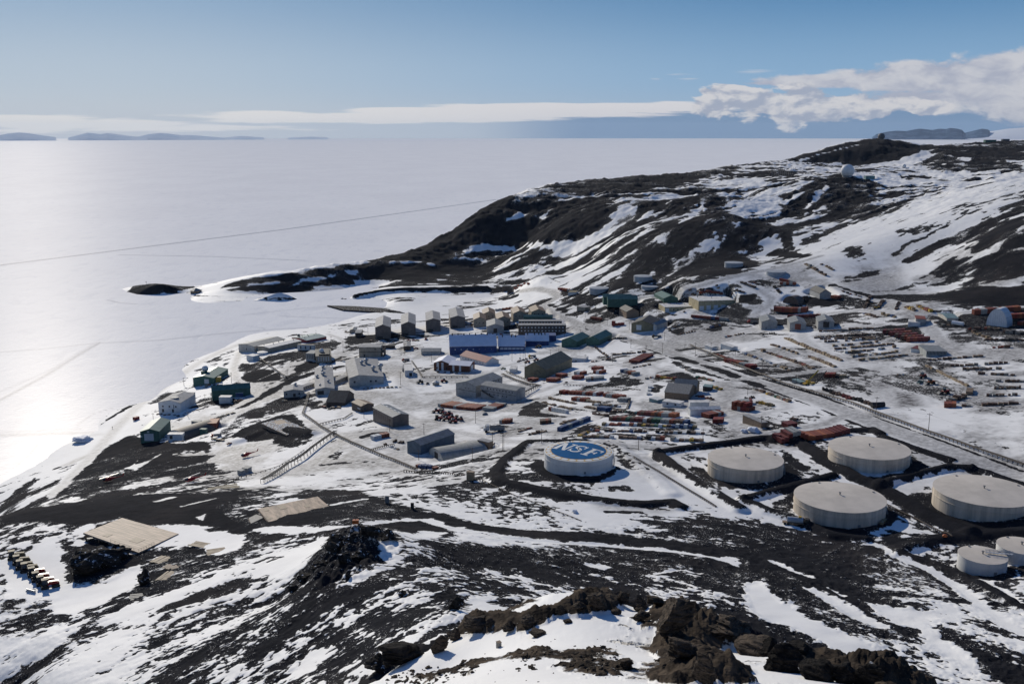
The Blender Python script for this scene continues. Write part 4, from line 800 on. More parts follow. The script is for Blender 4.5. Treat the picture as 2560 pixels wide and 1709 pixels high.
# big L shaped administration block
B('tall left block of the L shaped grey building', (1129,961),(1191,966),(1256,943),(1190,994), 'grey_siding','grey_roof',ridge='x',rise=9, wins=[('L',2,.72,.7,.7,.3,.6),('R',4,.85,.9,1.2,.5,.9)], name='office_building',
  extra=lambda r,Lx,Ly,h,rs: MB().box(-Lx/2-.1,-Lx/2-.01,-Ly/2,Ly/2,h*.5,h*.53).build('belt_course',_mats['black_steel'],r))
def stair(r,Lx,Ly,h,rs):
    mb = MB()
    for i in range(10): mb.box(-Lx/2-1.8,-Lx/2-.1,Ly/2-1.2*i-1.4,Ly/2-1.2*i,h*.55*(1-i/10)-.2,h*.55*(1-i/10))
    mb.build('stair',_mats['black_steel'],r); MB().box(-Lx/2-.1,-Lx/2-.01,-Ly/2,Ly/2,h*.5,h*.53).build('belt_course',_mats['black_steel'],r)
B('long two storey wing of the L shaped grey building with dark stair', (1202,962),(1290,977),(1312,968),(1290,1003), 'grey_siding','grey_roof',ridge='y',rise=5, wins=[('L',9,.78,.9,.9,.06,.85),('L',5,.28,.9,.9,.2,.8)], doors=[('L',.45,2.5,3,'pale_panel')], extra=stair, name='office_building')
# the blue building
blue = dict(wall='blue_siding', roofm='roof_snow', ridge='y', name='blue_building')
B('longest section of the blue building, snow on its roof and row of vents', (1124.5,866),(1242.5,864),30,(1242,881.5), rise=22, wins=[('L',7,.55,1.0,1.2,.05,.95,'window_pale')], doors=[('L',.22,14,6,'blue_trim')], extra=lambda r,Lx,Ly,h,rs: [MB().cyl(0,0,-1,1.6,.5,n=8).build('roof_vent',_mats['black_steel'],r,(Lx*(-.03 if i % 2 else .0),-Ly/2+Ly*(i+.5)/8,h+rs)) for i in range(8)], **blue)
B('middle section of the blue building with six bright windows', (1246,865),(1312,865),26,(1312,877), rise=21, wins=[('L',6,.5,3.2,1.8,.03,.95,'window_pale')], extra=lambda r,Lx,Ly,h,rs: [MB().cyl(0,0,-1,1.8,.5,n=8).build('roof_vent',_mats['black_steel'],r,(-Lx*.08,-Ly/2+Ly*f,h+rs*.9)) for f in (.35,.5,.85)], **blue)
B('third section of the blue building with leaning black vents', (1314,852),(1372,852),18,(1372,863), rise=15, extra=lambda r,Lx,Ly,h,rs: [MB().rod((0,0,-1),(0,.5,2.6),.5,8).build('roof_vent',_mats['black_steel'],r,(-Lx*.1,-Ly/2+Ly*f,h+rs*.9)) for f in (.15,.3,.42,.6,.9)], **blue)
B('blue flat roofed end block of the blue building', (1356,839),(1390,839),14,(1390,853), 'blue_siding','blue_trim','flat', name='blue_building')
B('white house with maroon gable roof in front of blue building', (1150,888),(1215,906),(1239,898),(1215,914), 'white_paint','red_roof',ridge='y',rise=10, wins=[('L',8,.45,.8,.9)], doors=[('R',.5,2,2.3,'door_white')], name='house')
B('brick coloured chalet with two white pillars, taller left half', (1086,905),(1125,908),(1138,895),(1124,926), 'brick_brown','roof_snow',ridge='x',rise=7, over=1.2, name='chalet', wins=[('L',2,.5,2.0,7.5,.3,.9,'white_paint'),('L',3,.3,1.2,1.8)])
B('brick coloured chalet with white gable, lower right half', (1125,911),(1173,914),(1187,904),(1173,930), 'brick_brown','roof_snow',ridge='y',rise=6, over=1.0, name='chalet', wins=[('L',2,.5,1.8,5.5,.3,1.0,'white_paint')], doors=[('R',.5,7,4.5,'white_paint')])
B('small white pump house with dark door beside curving snow road', (1012,925),(1033,926),(1030,911),(1033,940), 'white_paint','white_roof','flat', doors=[('L',.3,2.5,3,'door_dark')], name='hut')
B('grey cabin roof perched behind the small white pump house', (1009,914),(1022,921),(1028,908),(1022,928), 'grey_siding','light_roof',ridge='y',rise=3, name='hut')
B('tan roofed dark hut on the open snow below the dormitories', (1009,866),(1027,866),(1026,854),(1027,875), 'dark_brown_siding','light_roof',ridge='x',rise=1.5, name='hut')
B('long low grey cabin left of the blue building', (1053,878),(1101,878),(1101,870),(1101,885), 'pale_panel','grey_roof',ridge='y',rise=4, name='hut')
B('small white cube hut beside the big olive warehouse', (1275,920),(1290,923),(1294,914),(1290,932), 'white_paint','white_roof','flat', name='hut')
B('white trailer behind the far end of the olive warehouse', (1423,894),(1463,897),(1463,890),(1463,903), 'white_paint','white_roof','flat', name='trailer')
def six(r,Lx,Ly,h,rs): pass
g = 'dormitories in a row facing the bay'
for lab, a, b_, c_, d_, rr in [('first dormitory from the left, grey roof and blank brown gable', (938,817),(976,818),(977,795),(976.6,846),7.5), ('second dormitory from the left in the row of brown gables', (1002.6,811),(1039.4,811),(1038.4,787),(1039.4,838),7.5),
      ('third dormitory from the left in the row of brown gables', (1065,801),(1101.8,801),(1098.5,781),(1101.8,828),5.5), ('fourth dormitory from the left, next to the tan roofed houses', (1125.6,794),(1161.8,794),(1157,773),(1163,819),5.5)]:
    B(lab, a, b_, c_, d_, 'dorm_siding','light_roof',ridge='x',rise=rr, group=g, name='dormitory', doors=[('L',.7,6,2.5,'door_dark')], wins=[('R',9,.3,1,1.2),('R',9,.6,1,1.2),('R',9,.85,1,1.2)])
g = 'tan houses with brown gable roofs'
for i, (a, b_, c_, d_, lab) in enumerate([((1184,799),(1215,799),(1213,786),(1215,816),'brown roofed tan house, leftmost, beside the fourth dormitory'), ((1206.5,785),(1238.4,785),(1236,774),(1238,797),'brown roofed tan house behind the other two left ones'), ((1242,797),(1276,797),(1271,784),(1276,813),'brown roofed tan house right of the grey gabled hall'),
      ((1284,785),(1316,783),(1308,771),(1315,799),'brown roofed tan house with white side wall, fourth along'), ((1329,780),(1364,779),(1356,768),(1364,792),'brown roofed tan house next to the black road wedge')]):
    B(lab, a, b_, c_, d_, 'tan_siding','brown_roof',ridge='x',rise=7, group=g, name='house', wins=[('L',3,.55,1.2,1.2),('R',4,.5,1.2,1.2)])
B('grey gabled hall in front of the brown roofed houses', (1217,816),(1259.7,816),(1257.6,802),(1259.7,832), 'grey_siding','grey_roof',ridge='x',rise=7, doors=[('L',.5,4,5,'door_dark')], name='hall')
B('long low green roofed shed behind the dark brown lodges', (1309,792),(1381.5,792),8,(1381.5,797), 'green_siding','green_roof',ridge='y',rise=4, name='shed')
B('long dark brown lodge with two rows of small windows', (1296,813),(1415,813),10,(1415,833), 'dark_brown_siding','light_roof','flat', wins=[('L',13,.72,1.3,1.2,.03,.97,'window_pale'),('L',13,.32,1.3,1.2,.03,.97,'window_pale')], name='lodge')
B('second dark brown lodge just behind the front one', (1297,803),(1404.7,803),9,(1404.7,813), 'dark_brown_siding','light_roof','flat', wins=[('L',14,.7,1.2,1.0,.03,.97,'window_pale')], name='lodge')
B('green warehouse, left one of the pair', (1409,848),(1441.5,854),(1474,840),(1441.5,868), 'green_siding','green_roof',ridge='x',rise=9, name='warehouse')
B('green warehouse, right one of the pair', (1466,847),(1499,850),(1530,834),(1498,863), 'green_siding','green_roof',ridge='x',rise=9, name='warehouse')
B('big olive brown warehouse with sloping dark roof', (1319,915),(1364,925),(1430,896),(1364,943.6), 'olive_siding','olive_roof',ridge='x',rise=17, name='warehouse', ridge_at=.55)
B('small lean-to annex on the gable of olive warehouse', (1333,931),(1352,933),5,(1352,944), 'olive_siding','olive_roof',ridge='x',rise=5, name='annex')
B('twin green shed, front one, beside the round fuel tank', (1520,748),(1595,748),13,(1594,760.7), 'green_siding','green_roof',ridge='y',rise=7, name='shed')
B('twin green shed, rear one, half hidden by its neighbour', (1509,743),(1579,743),12,(1579,755), 'green_siding','green_roof',ridge='y',rise=6, name='shed')
B('dark green shed alone beside the uphill road', (1636,734),(1659,746),(1685,740),(1659,754), 'green_siding','green_roof',ridge='y',rise=7, name='shed')
B('low yellow garage wing with white flat roof', (1641.6,759),(1662,768),(1746,766),(1662,780), 'yellow_siding','white_roof','flat', name='garage', wins=[('R',6,.45,1.2,1.2,.2,.95)], doors=[('R',.07,4,4,'door_white')], extra=vents(5,5))
B('tall yellow garage with five white vehicle doors', (1724.5,741),(1745.8,752.5),(1837,750),(1745.8,776), 'yellow_siding','white_roof','flat', name='garage', doors=[('R',.09,4.5,4.5),('R',.28,4.5,5),('R',.48,4.5,5),('R',.68,5,5),('R',.88,4,4.5,'pale_panel')], extra=vents(3,6))
B('brown house with dark roof and pale ridge trim', (1548,770),(1566.5,779.5),(1595,777),(1566,796), 'old_wood','dark_roof',ridge='y',rise=8, name='house', wins=[('L',3,.5,1,1.2)])
B('brown workshop, left gabled part with blue door', (1582,806),(1632,812),(1650,798),(1632,827), 'olive_siding','dark_roof',ridge='x',rise=10, name='workshop', doors=[('L',.65,5,5,'white_container')])
B('grey brown workshop, right part with tall pale door', (1630,809),(1641,813),(1669,803),(1641,826), 'pale_panel','grey_roof',ridge='x',rise=5, name='workshop', doors=[('L',.5,4.5,5,'white_container')])
B('small tan house above the black road wedge', (1442,766),(1462,769),(1476,766),(1462,777), 'tan_siding','light_roof','flat', name='house')
B('dark grey steel shed with black roof by orange container', (2024.6,723),(2048.7,733),(2079,733),(2048.7,747), 'grey_siding','dark_roof',ridge='y',rise=9, name='shed')
g = 'three grey gabled sheds in a row'
B('grey gabled shed behind the white truck, first of three', (1905,807),(1942.7,806),(1936,793),(1942.7,820), 'grey_siding','grey_roof',ridge='x',rise=7, name='shed', group=g)
B('grey gabled shed with red door, second of three', (1975,808),(2014.6,809),(2008,796),(2014.6,824), 'grey_siding','grey_roof',ridge='x',rise=7, name='shed', group=g, doors=[('L',.5,5,5,'rust_container')])
B('grey gabled shed with dark door and tiny window, third of three', (2046,804.5),(2085.3,805.5),(2079,793),(2085,819), 'grey_siding','grey_roof',ridge='x',rise=7, name='shed', group=g, doors=[('L',.5,5,5,'door_dark')], wins=[('L',1,.85,1.8,1.6,.4,.6,'white_paint')])
B('pale grey cabin beside the upper road near white fabric hangar', (2345,783),(2366.5,795),(2389,792),(2366.5,802), 'pale_panel','teal_roof',ridge='x',rise=4, name='cabin')
B('white trailer at the fork of the upper road', (2271,802),(2300,807),(2301,800),(2300,814), 'white_paint','white_roof','flat', name='trailer')
B('small hut with rust red flat roof behind the white trailer', (2263,789),(2286,789),(2290,797),(2286,799), 'grey_siding','rust_container','flat', name='hut')
B('low grey steel store with many door posts', (2318,879),(2367,879),(2346,864),(2367,887), 'grey_container','grey_roof','flat', name='store', wins=[('L',14,.5,.4,2.2,.02,.98,'black_steel')])
B('low store with rust red roof left of the grey steel store', (2281,869),(2312,875),(2325,868),(2311,881), 'white_container','maroon_container','flat', name='store')
B('dark green shed with white dome at the shore', (490.5,939),(535,945),(570,922),(535,959), 'green_siding','green_roof',ridge='x',rise=5, name='shed', doors=[('L',.35,4,4,'white_container')],
  extra=lambda r,Lx,Ly,h,rs: (MB().ell((0,0,2.2),(2.9,2.9,2.9),16,10,-.7).build('dome',_mats['radome_white'],r,(-Lx*.02,Ly*.25,h+rs+.3),True), MB().box(-2.5,2.5,-2,2,0,3).build('penthouse',_mats['green_siding'],r,(-Lx*.16,Ly*.2,h+.5))))
B('long green shed with white huts in front', (530,977),(625.6,969),10,(626.7,986), 'green_siding','green_roof',ridge='y',rise=9, name='shed')
B('white hut leaning against the long green shed', (547,993),(576,993),6,(576,1007), 'white_container','white_roof','flat', name='hut')
B('small blue hut with white roof by long green shed', (589,983),(608,982),4,(608,990), 'blue_container','white_roof','flat', name='hut')
B('white stepped building with round rooftop hatch by shore road', (396,1005),(452,1007),(487,985),(452,1031), 'white_paint','light_roof',ridge='x',rise=6, name='water_plant', wins=[('L',3,.6,1.2,1.4),('L',1,.6,.5,3,.25,.35)], doors=[('L',.8,1.6,2.6,'door_dark'),('L',.35,1.6,2.6,'door_dark')],
  extra=lambda r,Lx,Ly,h,rs: MB().cyl(0,0,0,1.2,3,n=16).build('roof_hatch',_mats['grey_roof'],r,(-Lx*.2,-Ly*.05,h+rs*.6)))
B('taller rear block of the white stepped building', (452,990),(475,990),(488,981),(475,1016), 'white_paint','light_roof','flat', name='water_plant')
B('green helicopter hangar with big white door', (352,1077),(399.6,1078),(425.6,1050),(399,1101), 'green_siding','green_roof',ridge='x',rise=7, name='hangar', doors=[('L',.55,6.5,5.2)], wins=[('L',1,.98,1.5,1.2,.45,.7,'window_pale'),('L',1,.5,1,1.2,.9,.98,'window_pale')])
B('white hut against the end of the brown quonset', (418,1086),(456,1086),5,(456,1097), 'white_paint','white_roof','flat', name='hut', doors=[('L',.75,2,2.5,'door_dark')])
B('small grey concrete hut behind the brown quonset', (478,1053),(497,1055),4,(497,1064), 'grey_siding','grey_roof','flat', name='hut')
B('reddish box hut with pink roof on the snow bank', (520,1056),(541,1058),(549,1046),(541,1065), 'rust_container','orange_container','flat', name='hut')
B('small green shelter beside the dirt road', (499,1073),(513,1074),3,(513,1081), 'green_siding','green_siding','flat', name='shelter')
B('yellow brown container box against the domed green shed', (537,944),(553,943),4,(553,953), 'machine_yellow','machine_tan','flat', name='container_box')
B('tan wooden crate house on the snow above black slope', (1166,1180),(1183,1182),(1190,1179),(1183,1200), 'new_wood','old_wood','flat', name='crate_house')
B('small grey shed, left one of two on the snow slope', (593,1176),(604,1178),3,(604,1186), 'grey_siding','grey_roof','flat', name='shed')
B('small grey shed, right one of two on the snow slope', (605,1170),(619,1172),4,(619,1181), 'grey_siding','grey_roof','flat', name='shed')
# workshops of weathered timber
B('long weathered timber shed with sagging grey roof, front', (1665,976),(1721,985),(1739,965),(1721,1000), 'old_wood','grey_wood',ridge='y',rise=14, name='timber_shed')
B('weathered timber shed behind the front one', (1685,962),(1740,967),(1753,958),(1740,985), 'old_wood','grey_wood',ridge='y',rise=12, name='timber_shed')
B('small pale roofed shed right of the timber sheds', (1759,964),(1778,968),(1783,962),(1778,977), 'dark_brown_siding','teal_roof','flat', name='shed')
B('grey green box trailer left of the white office trailer', (1623,995),(1643,1001),(1654,995),(1643,1006), 'teal_roof','white_container','flat', name='trailer')
B('white office trailer with two dark windows on the snow bank', (1656,1003),(1701,1009),(1711,1003),(1701,1017), 'white_paint','white_roof','flat', name='trailer', wins=[('L',2,.5,1.2,1.1)])
B('flat roofed dark shed with bent plan below the junk yard', (1857,1037),(1903,1057),(1930,1060),(1903,1070), 'old_wood','light_roof','flat', name='shed')
B('white long storage box with pale roof behind open snow store', (1725,1006),(1773,1006),5,(1773,1018), 'white_container','white_roof','flat', name='storage_box')
B('long white snow store with ribbed side and peaked roof', (1726,1024),(1801,1022),6,(1801,1033), 'white_container','white_roof',ridge='y',rise=4, name='storage_box')
B('dark loading tower on the black spoil heap', (1256,715),(1278,715),6,(1278,724), 'dark_brown_siding','grey_roof','flat', name='loading_tower')
B('second dark tower block below the loading tower', (1268,720),(1280,721),5,(1280,732), 'dark_brown_siding','dark_roof',ridge='x',rise=2, name='loading_tower')
B('white and yellow shed beside the far container yard', (1422,729),(1440,731),(1445,727),(1440,735), 'white_container','machine_tan','flat', name='shed')
B('long grey hut beside the utility line, left of two', (1762,862),(1779,868),(1795,866),(1779,875), 'white_container','white_roof',ridge='y',rise=1.5, name='hut')
B('long grey hut beside the utility line, right of two', (1802,859),(1831,868),(1846,867),(1831,875), 'white_container','white_roof',ridge='y',rise=1.5, name='hut')
B('grey green flat hut near the telescopic crane', (1980,948),(2000,957),(2008,952),(2000,961), 'slate_siding','teal_roof','flat', name='hut')
B('low green building on the far right skyline', (2464,350),(2491,350),12,(2491,354.5), 'green_siding','green_siding','flat', name='building')
B('low blue grey building on the far right skyline', (2507,348),(2524,348),10,(2524,352), 'slate_siding','slate_siding','flat', name='building')
B('small teal hut right of the white radome', (2165,440),(2187,440),10,(2187,448), 'tarp_teal','teal_roof','flat', name='hut')
# arched huts
def quonset(label, a, b_, back, hpx, mat, name='quonset_hut', cat='quonset hut', endmat='pale_panel', doors=True):
    """a, b_: base pixels of the near arch; back: base pixel below the far end on the right-hand side"""
    ax, ay, az_ = hit(*a); bx, by, bz = hit(*b_); cx, cy_, _ = hit(*back); v = np.array([bx-ax, by-ay]); wd = np.hypot(*v); n = v / wd; L = abs((cx-bx)*-n[1] + (cy_-by)*n[0])
    d = math.hypot(bx, by); h = hpx / FPX * d * 1.45; z = min(az_, bz); m = 16
    root = empty(name, label, cat, ((ax+bx)/2 - n[1]*L/2, (ay+by)/2 + n[0]*L/2, z), math.atan2(n[1], n[0])); PADS.append((root.location.x, root.location.y, wd/2, L/2, math.atan2(n[1], n[0]), z))
    arc = [(-wd/2*math.cos(math.pi*i/m), h*math.sin(math.pi*i/m)) for i in range(m+1)]
    inner = [(x*.965, z_*.965) for x, z_ in arc]
    MB().prism([(-wd/2, -2)] + arc + [(wd/2, -2)] + [(wd/2*.965, -2)] + inner[::-1] + [(-wd/2*.965, -2)], -L/2, L/2, 'y').build('roof', _mats[mat], root, smooth=False)
    MB().prism([(x*.96, z_*.96) for x, z_ in [(-wd/2, -2)] + arc + [(wd/2, -2)]], -L/2+.3, L/2-.3, 'y').build('end_wall', _mats[endmat], root)
    if doors: MB().box(-wd*.1, wd*.1, -L/2-.0, -L/2+.28, 0, h*.6).build('door', _mats['door_dark'], root)
    return root
quonset('long steel quonset hut beside the slate blue warehouse', (1072,1133),(1108,1144),(1205,1112), 18, 'quonset_steel')
quonset('brown ribbed quonset hut beside the green hangar', (419,1092),(463,1094),(482,1060), 16, 'quonset_rust', endmat='white_paint')
quonset('dark arched hut beside the sand coloured crates', (1957,756),(1996,762),(2000,748), 13, 'quonset_rust', doors=False, endmat='dark_brown_siding')
quonset('bright white fabric hangar by the red container row', (2465,812),(2517,814),(2515,802), 28, 'fabric_white', name='fabric_hangar', cat='hangar', endmat='fabric_white', doors=False)
# ================================================================= fuel tanks
def tank(label, uc, vfront, rx, vtopfront, wallm='tank_wall', roofm='tank_roof', group=None, logo=False, rim=True, far=False, ladder=True):
    """uc: centre column; vfront: base pixel row nearest to us; rx: radius in pixels; vtopfront: rim pixel row nearest to us"""
    x0, y0, z0 = hit(uc, vfront); d0 = math.hypot(x0, y0); n = np.array([x0, y0]) / d0
    Rr = rx / FPX * d0
    for _ in range(4): dc = d0 + Rr; Rr = rx / FPX * math.hypot(dc * (n[1] * CP) + (HC - z0) * SP, 0) 
    c = n * (d0 + Rr); rd = raydir(uc, vtopfront); h = HC + d0 * rd[2] / math.hypot(rd[0], rd[1]) - z0
    root = empty('fuel_tank', label, 'fuel tank', (c[0], c[1], z0), 0, group); seg = 96 if not far else 40
    mb = MB(); mb.cyl(0, 0, -1.2, h, Rr, n=seg)
    mb.build('wall', _mats[wallm], root, smooth=False)
    if rim:
        g_ = MB(); zz = h * .62
        for r0, a, b_ in [(Rr + .12, h - .28, h + .02), (Rr + .22, zz - .12, zz + .1)]:
            vs = []; 
            for i in range(seg): t = 2*math.pi*i/seg; vs += [((Rr-.05)*math.cos(t), (Rr-.05)*math.sin(t), a), (r0*math.cos(t), r0*math.sin(t), a), (r0*math.cos(t), r0*math.sin(t), b_), ((Rr-.05)*math.cos(t), (Rr-.05)*math.sin(t), b_)]
            g_.add(vs, [(4*i+k, 4*i+(k+1) % 4, 4*((i+1) % seg)+(k+1) % 4, 4*((i+1) % seg)+k) for i in range(seg) for k in range(4)])
        g_.build('wind_girder', _mats['tank_wall' if not logo else 'tank_wall_white'], root)
    rise = Rr * .045; vs = []; fs = []; rings = 6
    for j in range(rings):
        r_ = (Rr + .1) * (1 - j / rings); 
        for i in range(seg): t = 2*math.pi*i/seg; vs.append((r_*math.cos(t), r_*math.sin(t), h + .03 + rise * (1 - (r_ / Rr) ** 1.6)))
    vs.append((0, 0, h + .03 + rise))
    for j in range(rings - 1): fs += [(j*seg+i, j*seg+(i+1) % seg, (j+1)*seg+(i+1) % seg, (j+1)*seg+i) for i in range(seg)]
    fs += [((rings-1)*seg+i, (rings-1)*seg+(i+1) % seg, rings*seg) for i in range(seg)]
    MB().add(vs, fs).build('roof', _mats[roofm], root, smooth=True)
    if not far:
        MB().cyl(0, 0, 0, .9, .25, n=8).cyl(0, 0, .9, 1.15, .5, n=8).build('roof_vent', _mats['grey_steel'], root, (0, 0, h + rise))
        MB().cyl(0, 0, 0, .35, .5, n=10).build('roof_hatch', _mats['grey_steel'], root, (Rr*.85, Rr*.25, h + rise*.15))
        MB().cyl(0, 0, 0, .35, .45, n=10).build('roof_hatch', _mats['grey_steel'], root, (-Rr*.2, Rr*.88, h + rise*.15))
        MB().box(-.5,.5,-.25,.15,0,1.1).build('manhole', _mats['grey_steel'], root, (Rr*.12, -Rr*.995, .5))
    if ladder and not far:
        mb = MB(); N_ = 26
        for i in range(N_):
            t = R(-20) + R(50) * i / N_; zz = h * i / N_; r1 = Rr + .25; r2 = Rr + 1.0
            mb.add([(r1*math.cos(t), r1*math.sin(t), zz), (r2*math.cos(t), r2*math.sin(t), zz), (r2*math.cos(t+.035), r2*math.sin(t+.035), zz), (r1*math.cos(t+.035), r1*math.sin(t+.035), zz), (r1*math.cos(t), r1*math.sin(t), zz+.12), (r2*math.cos(t), r2*math.sin(t), zz+.12), (r2*math.cos(t+.035), r2*math.sin(t+.035), zz+.12), (r1*math.cos(t+.035), r1*math.sin(t+.035), zz+.12)], [(0,1,2,3),(4,5,6,7),(0,1,5,4),(1,2,6,5),(2,3,7,6),(3,0,4,7)])
            if i % 3 == 0: mb.rod((r2*math.cos(t), r2*math.sin(t), zz), (r2*math.cos(t), r2*math.sin(t), zz+1.1), .04, 4)
        mb.build('stair', _mats['grey_steel'], root)
    return root, Rr, h, rise
g = 'large cream fuel tanks'
nsf = tank('white fuel tank whose roof carries the blue logo', 1445.5, 1187, 85.5, 1154.5, 'tank_wall_white', 'logo_white', logo=True)
tank('cream fuel tank between the logo tank and the container yard road', 1861, 1208, 92, 1174, group=g)
tank('cream fuel tank highest in the photo, next to the red container row', 2168.5, 1181.5, 97, 1147, group=g)
tank('cream fuel tank nearest the middle, with a tanker truck beside it', 2094, 1318.5, 110, 1279, group=g)
tank('cream fuel tank cut off by the right edge of the photo', 2452, 1302.5, 117.5, 1262.5, group=g)
ta = tank('small pale fuel tank with a railed catwalk on its roof', 2451.5, 1438, 57, 1407, 'tank_wall_white', 'tank_roof', rim=False, group='small fuel tanks', ladder=False)
tb = tank('small pale fuel tank behind its twin at the right edge', 2549, 1413, 57, 1383, 'tank_wall_white', 'tank_roof', rim=False, group='small fuel tanks', ladder=False)
for (rt, Rr, h, rise), other in ((ta, tb), (tb, ta)):
    mb = MB(); L = Rr * 1.1
    mb.box(0, L, -.5, .5, .5, .6)
    for s in (-.5, .5):
        for k in range(8): mb.rod((L*k/7, s, .0), (L*k/7, s, 1.6), .05, 4)
        mb.rod((0, s, 1.6), (L, s, 1.6), .05, 4); mb.rod((0, s, 1.1), (L, s, 1.1), .04, 4)
    o = mb.build('catwalk', _mats['galvanised'], rt, (Rr*.15, Rr*.05, h + rise*.7)); o.rotation_euler = (0, 0, R(-12))
g = 'far fuel tanks on the uphill side'
tank('far grey fuel tank in front of twin green sheds', 1497.5, 735, 24.4, 722.5, 'tank_far', 'tank_far', g, far=True, rim=False)
tank('far grey fuel tank behind the flat round one', 1607, 705, 22.8, 692.5, 'tank_far', 'tank_far', g, far=True, rim=False)
tank('low flat round fuel tank, the shallowest one', 1627, 724.5, 24.4, 717.5, 'tank_far', 'tank_far', g, far=True, rim=False)
tank('far grey fuel tank standing on the black slope', 1834, 669, 22.8, 658.5, 'tank_far', 'tank_far', g, far=True, rim=False)
tank('far grey fuel tank at the road bend above red containers', 1939.5, 692, 24.5, 681, 'tank_far', 'tank_far', g, far=True, rim=False)
tank('small white round water tank beside the shore warehouses', 656.5, 888, 13, 882, 'white_paint', 'white_roof', None, far=True, rim=False)
# the roof logo, laid on the cone of the roof as thin painted plates
root, Rr, H_, rise = nsf
def zr(r): return H_ + .03 + rise * (1 - (min(r, Rr) / Rr) ** 1.6)
def drape(polys, dz, mat, name):
    """triangulated polygons cut into a fine grid so that they follow the roof"""
    import bmesh
    bm = bmesh.new()
    for P in polys:
        vs = [bm.verts.new((x * Rr, y * Rr, 0)) for x, y in P]
        bm.faces.new(vs)
    bmesh.ops.triangulate(bm, faces=bm.faces[:])
    for a in np.linspace(-.95, .95, 24) * Rr:
        for nrm in ((1,0,0), (0,1,0)):
            bmesh.ops.bisect_plane(bm, geom=bm.verts[:] + bm.edges[:] + bm.faces[:], plane_co=(a if nrm[0] else 0, a if nrm[1] else 0, 0), plane_no=nrm)
    for v in bm.verts: v.co.z = zr(math.hypot(v.co.x, v.co.y)) + dz
    bmesh.ops.recalc_face_normals(bm, faces=bm.faces[:])
    for f in bm.faces:
        if f.normal.z < 0: f.normal_flip()
    me = bpy.data.meshes.new(name); bm.to_mesh(me); bm.free(); me.materials.append(_mats[mat])
    o = bpy.data.objects.new(name, me); COL.objects.link(o); o.parent = root; return o
def disc(cx, cy_, rx, ry, rot=0, n=48):
    return [(cx + rx*math.cos(t)*math.cos(rot) - ry*math.sin(t)*math.sin(rot), cy_ + rx*math.cos(t)*math.sin(rot) + ry*math.sin(t)*math.cos(rot)) for t in [2*math.pi*i/n for i in range(n)]]
drape([disc(0,0,.965,.965,n=96)], .03, 'logo_gold', 'gold_ring')
for i in range(24):
    t = 2*math.pi*i/24; drape([disc(.888*math.cos(t), .888*math.sin(t), .070, .108, t, 20)], .06, 'logo_white', 'white_oval')
drape([disc(0,0,.80,.80,n=96)], .09, 'logo_blue', 'blue_disc')
NL = [[(-.5,-.5),(-.12,-.5),(-.12,-.42),(-.22,-.42),(-.22,.2),(-.30,.42),(-.40,.42),(-.40,-.42),(-.5,-.42)], [(-.5,.42),(-.40,.42),(-.36,.5),(-.5,.5)], [(-.40,.42),(-.36,.5),(-.18,.5),(.40,-.5),(.28,-.5),(.22,-.5),(-.30,.28)], [(.28,-.34),(.40,-.5),(.40,.42),(.5,.42),(.5,.5),(.12,.5),(.12,.42),(.28,.42)]]
FL_ = [[(-.38,-.5),(.08,-.5),(.08,-.42),(-.04,-.42),(-.04,.42),(-.26,.42),(-.26,-.42),(-.38,-.42)], [(-.38,.42),(.42,.42),(.42,.5),(-.38,.5)], [(.34,.22),(.42,.22),(.42,.42),(.30,.42)], [(-.04,-.04),(.18,-.04),(.18,.06),(-.04,.06)], [(.16,-.14),(.24,-.14),(.24,.16),(.16,.16)]]
def Sglyph():
    path = [(.30,.22),(.26,.36),(.12,.44),(-.06,.44),(-.22,.36),(-.26,.22),(-.16,.10),(.02,.02),(.20,-.08),(.28,-.22),(.22,-.36),(.06,-.45),(-.12,-.45),(-.26,-.36),(-.32,-.22)]
    wds = [.05,.07,.09,.11,.14,.17,.19,.20,.19,.17,.14,.11,.09,.07,.05]; o = []
    for i in range(len(path) - 1):
        (ax, ay), (bx, by) = path[i], path[i+1]; L = math.hypot(bx-ax, by-ay); nx, ny = -(by-ay)/L, (bx-ax)/L; w0, w1 = wds[i]/2, wds[i+1]/2
        o.append([(ax+nx*w0, ay+ny*w0), (ax-nx*w0, ay-ny*w0), (bx-nx*w1, by-ny*w1), (bx+nx*w1, by+ny*w1)]); o.append(disc(bx, by, w1, w1, 0, 10))
    o.append([(.26,.12),(.34,.12),(.34,.46),(.27,.46)]); o.append([(-.36,-.46),(-.29,-.46),(-.29,-.12),(-.36,-.12)])
    return o
ca, sa_ = math.cos(R(-38)), math.sin(R(-38))
for nm, G_, cx, cyy, k in [('letter_n', NL, -.40, .13, 0), ('letter_s', Sglyph(), .0, .04, 0), ('letter_f', FL_, .40, -.04, 0)]:
    sx, sy = .52, .66
    # centres run along the baseline, slightly stepped as painted
    px, py = {'letter_n': (-.385,.34), 'letter_s': (.0,.07), 'letter_f': (.375,-.25)}[nm]
    drape([[(px + (x*sx)*ca - (y*sy)*sa_, py + (x*sx)*sa_ + (y*sy)*ca) for x, y in P] for P in G_], .12, 'logo_white', nm)
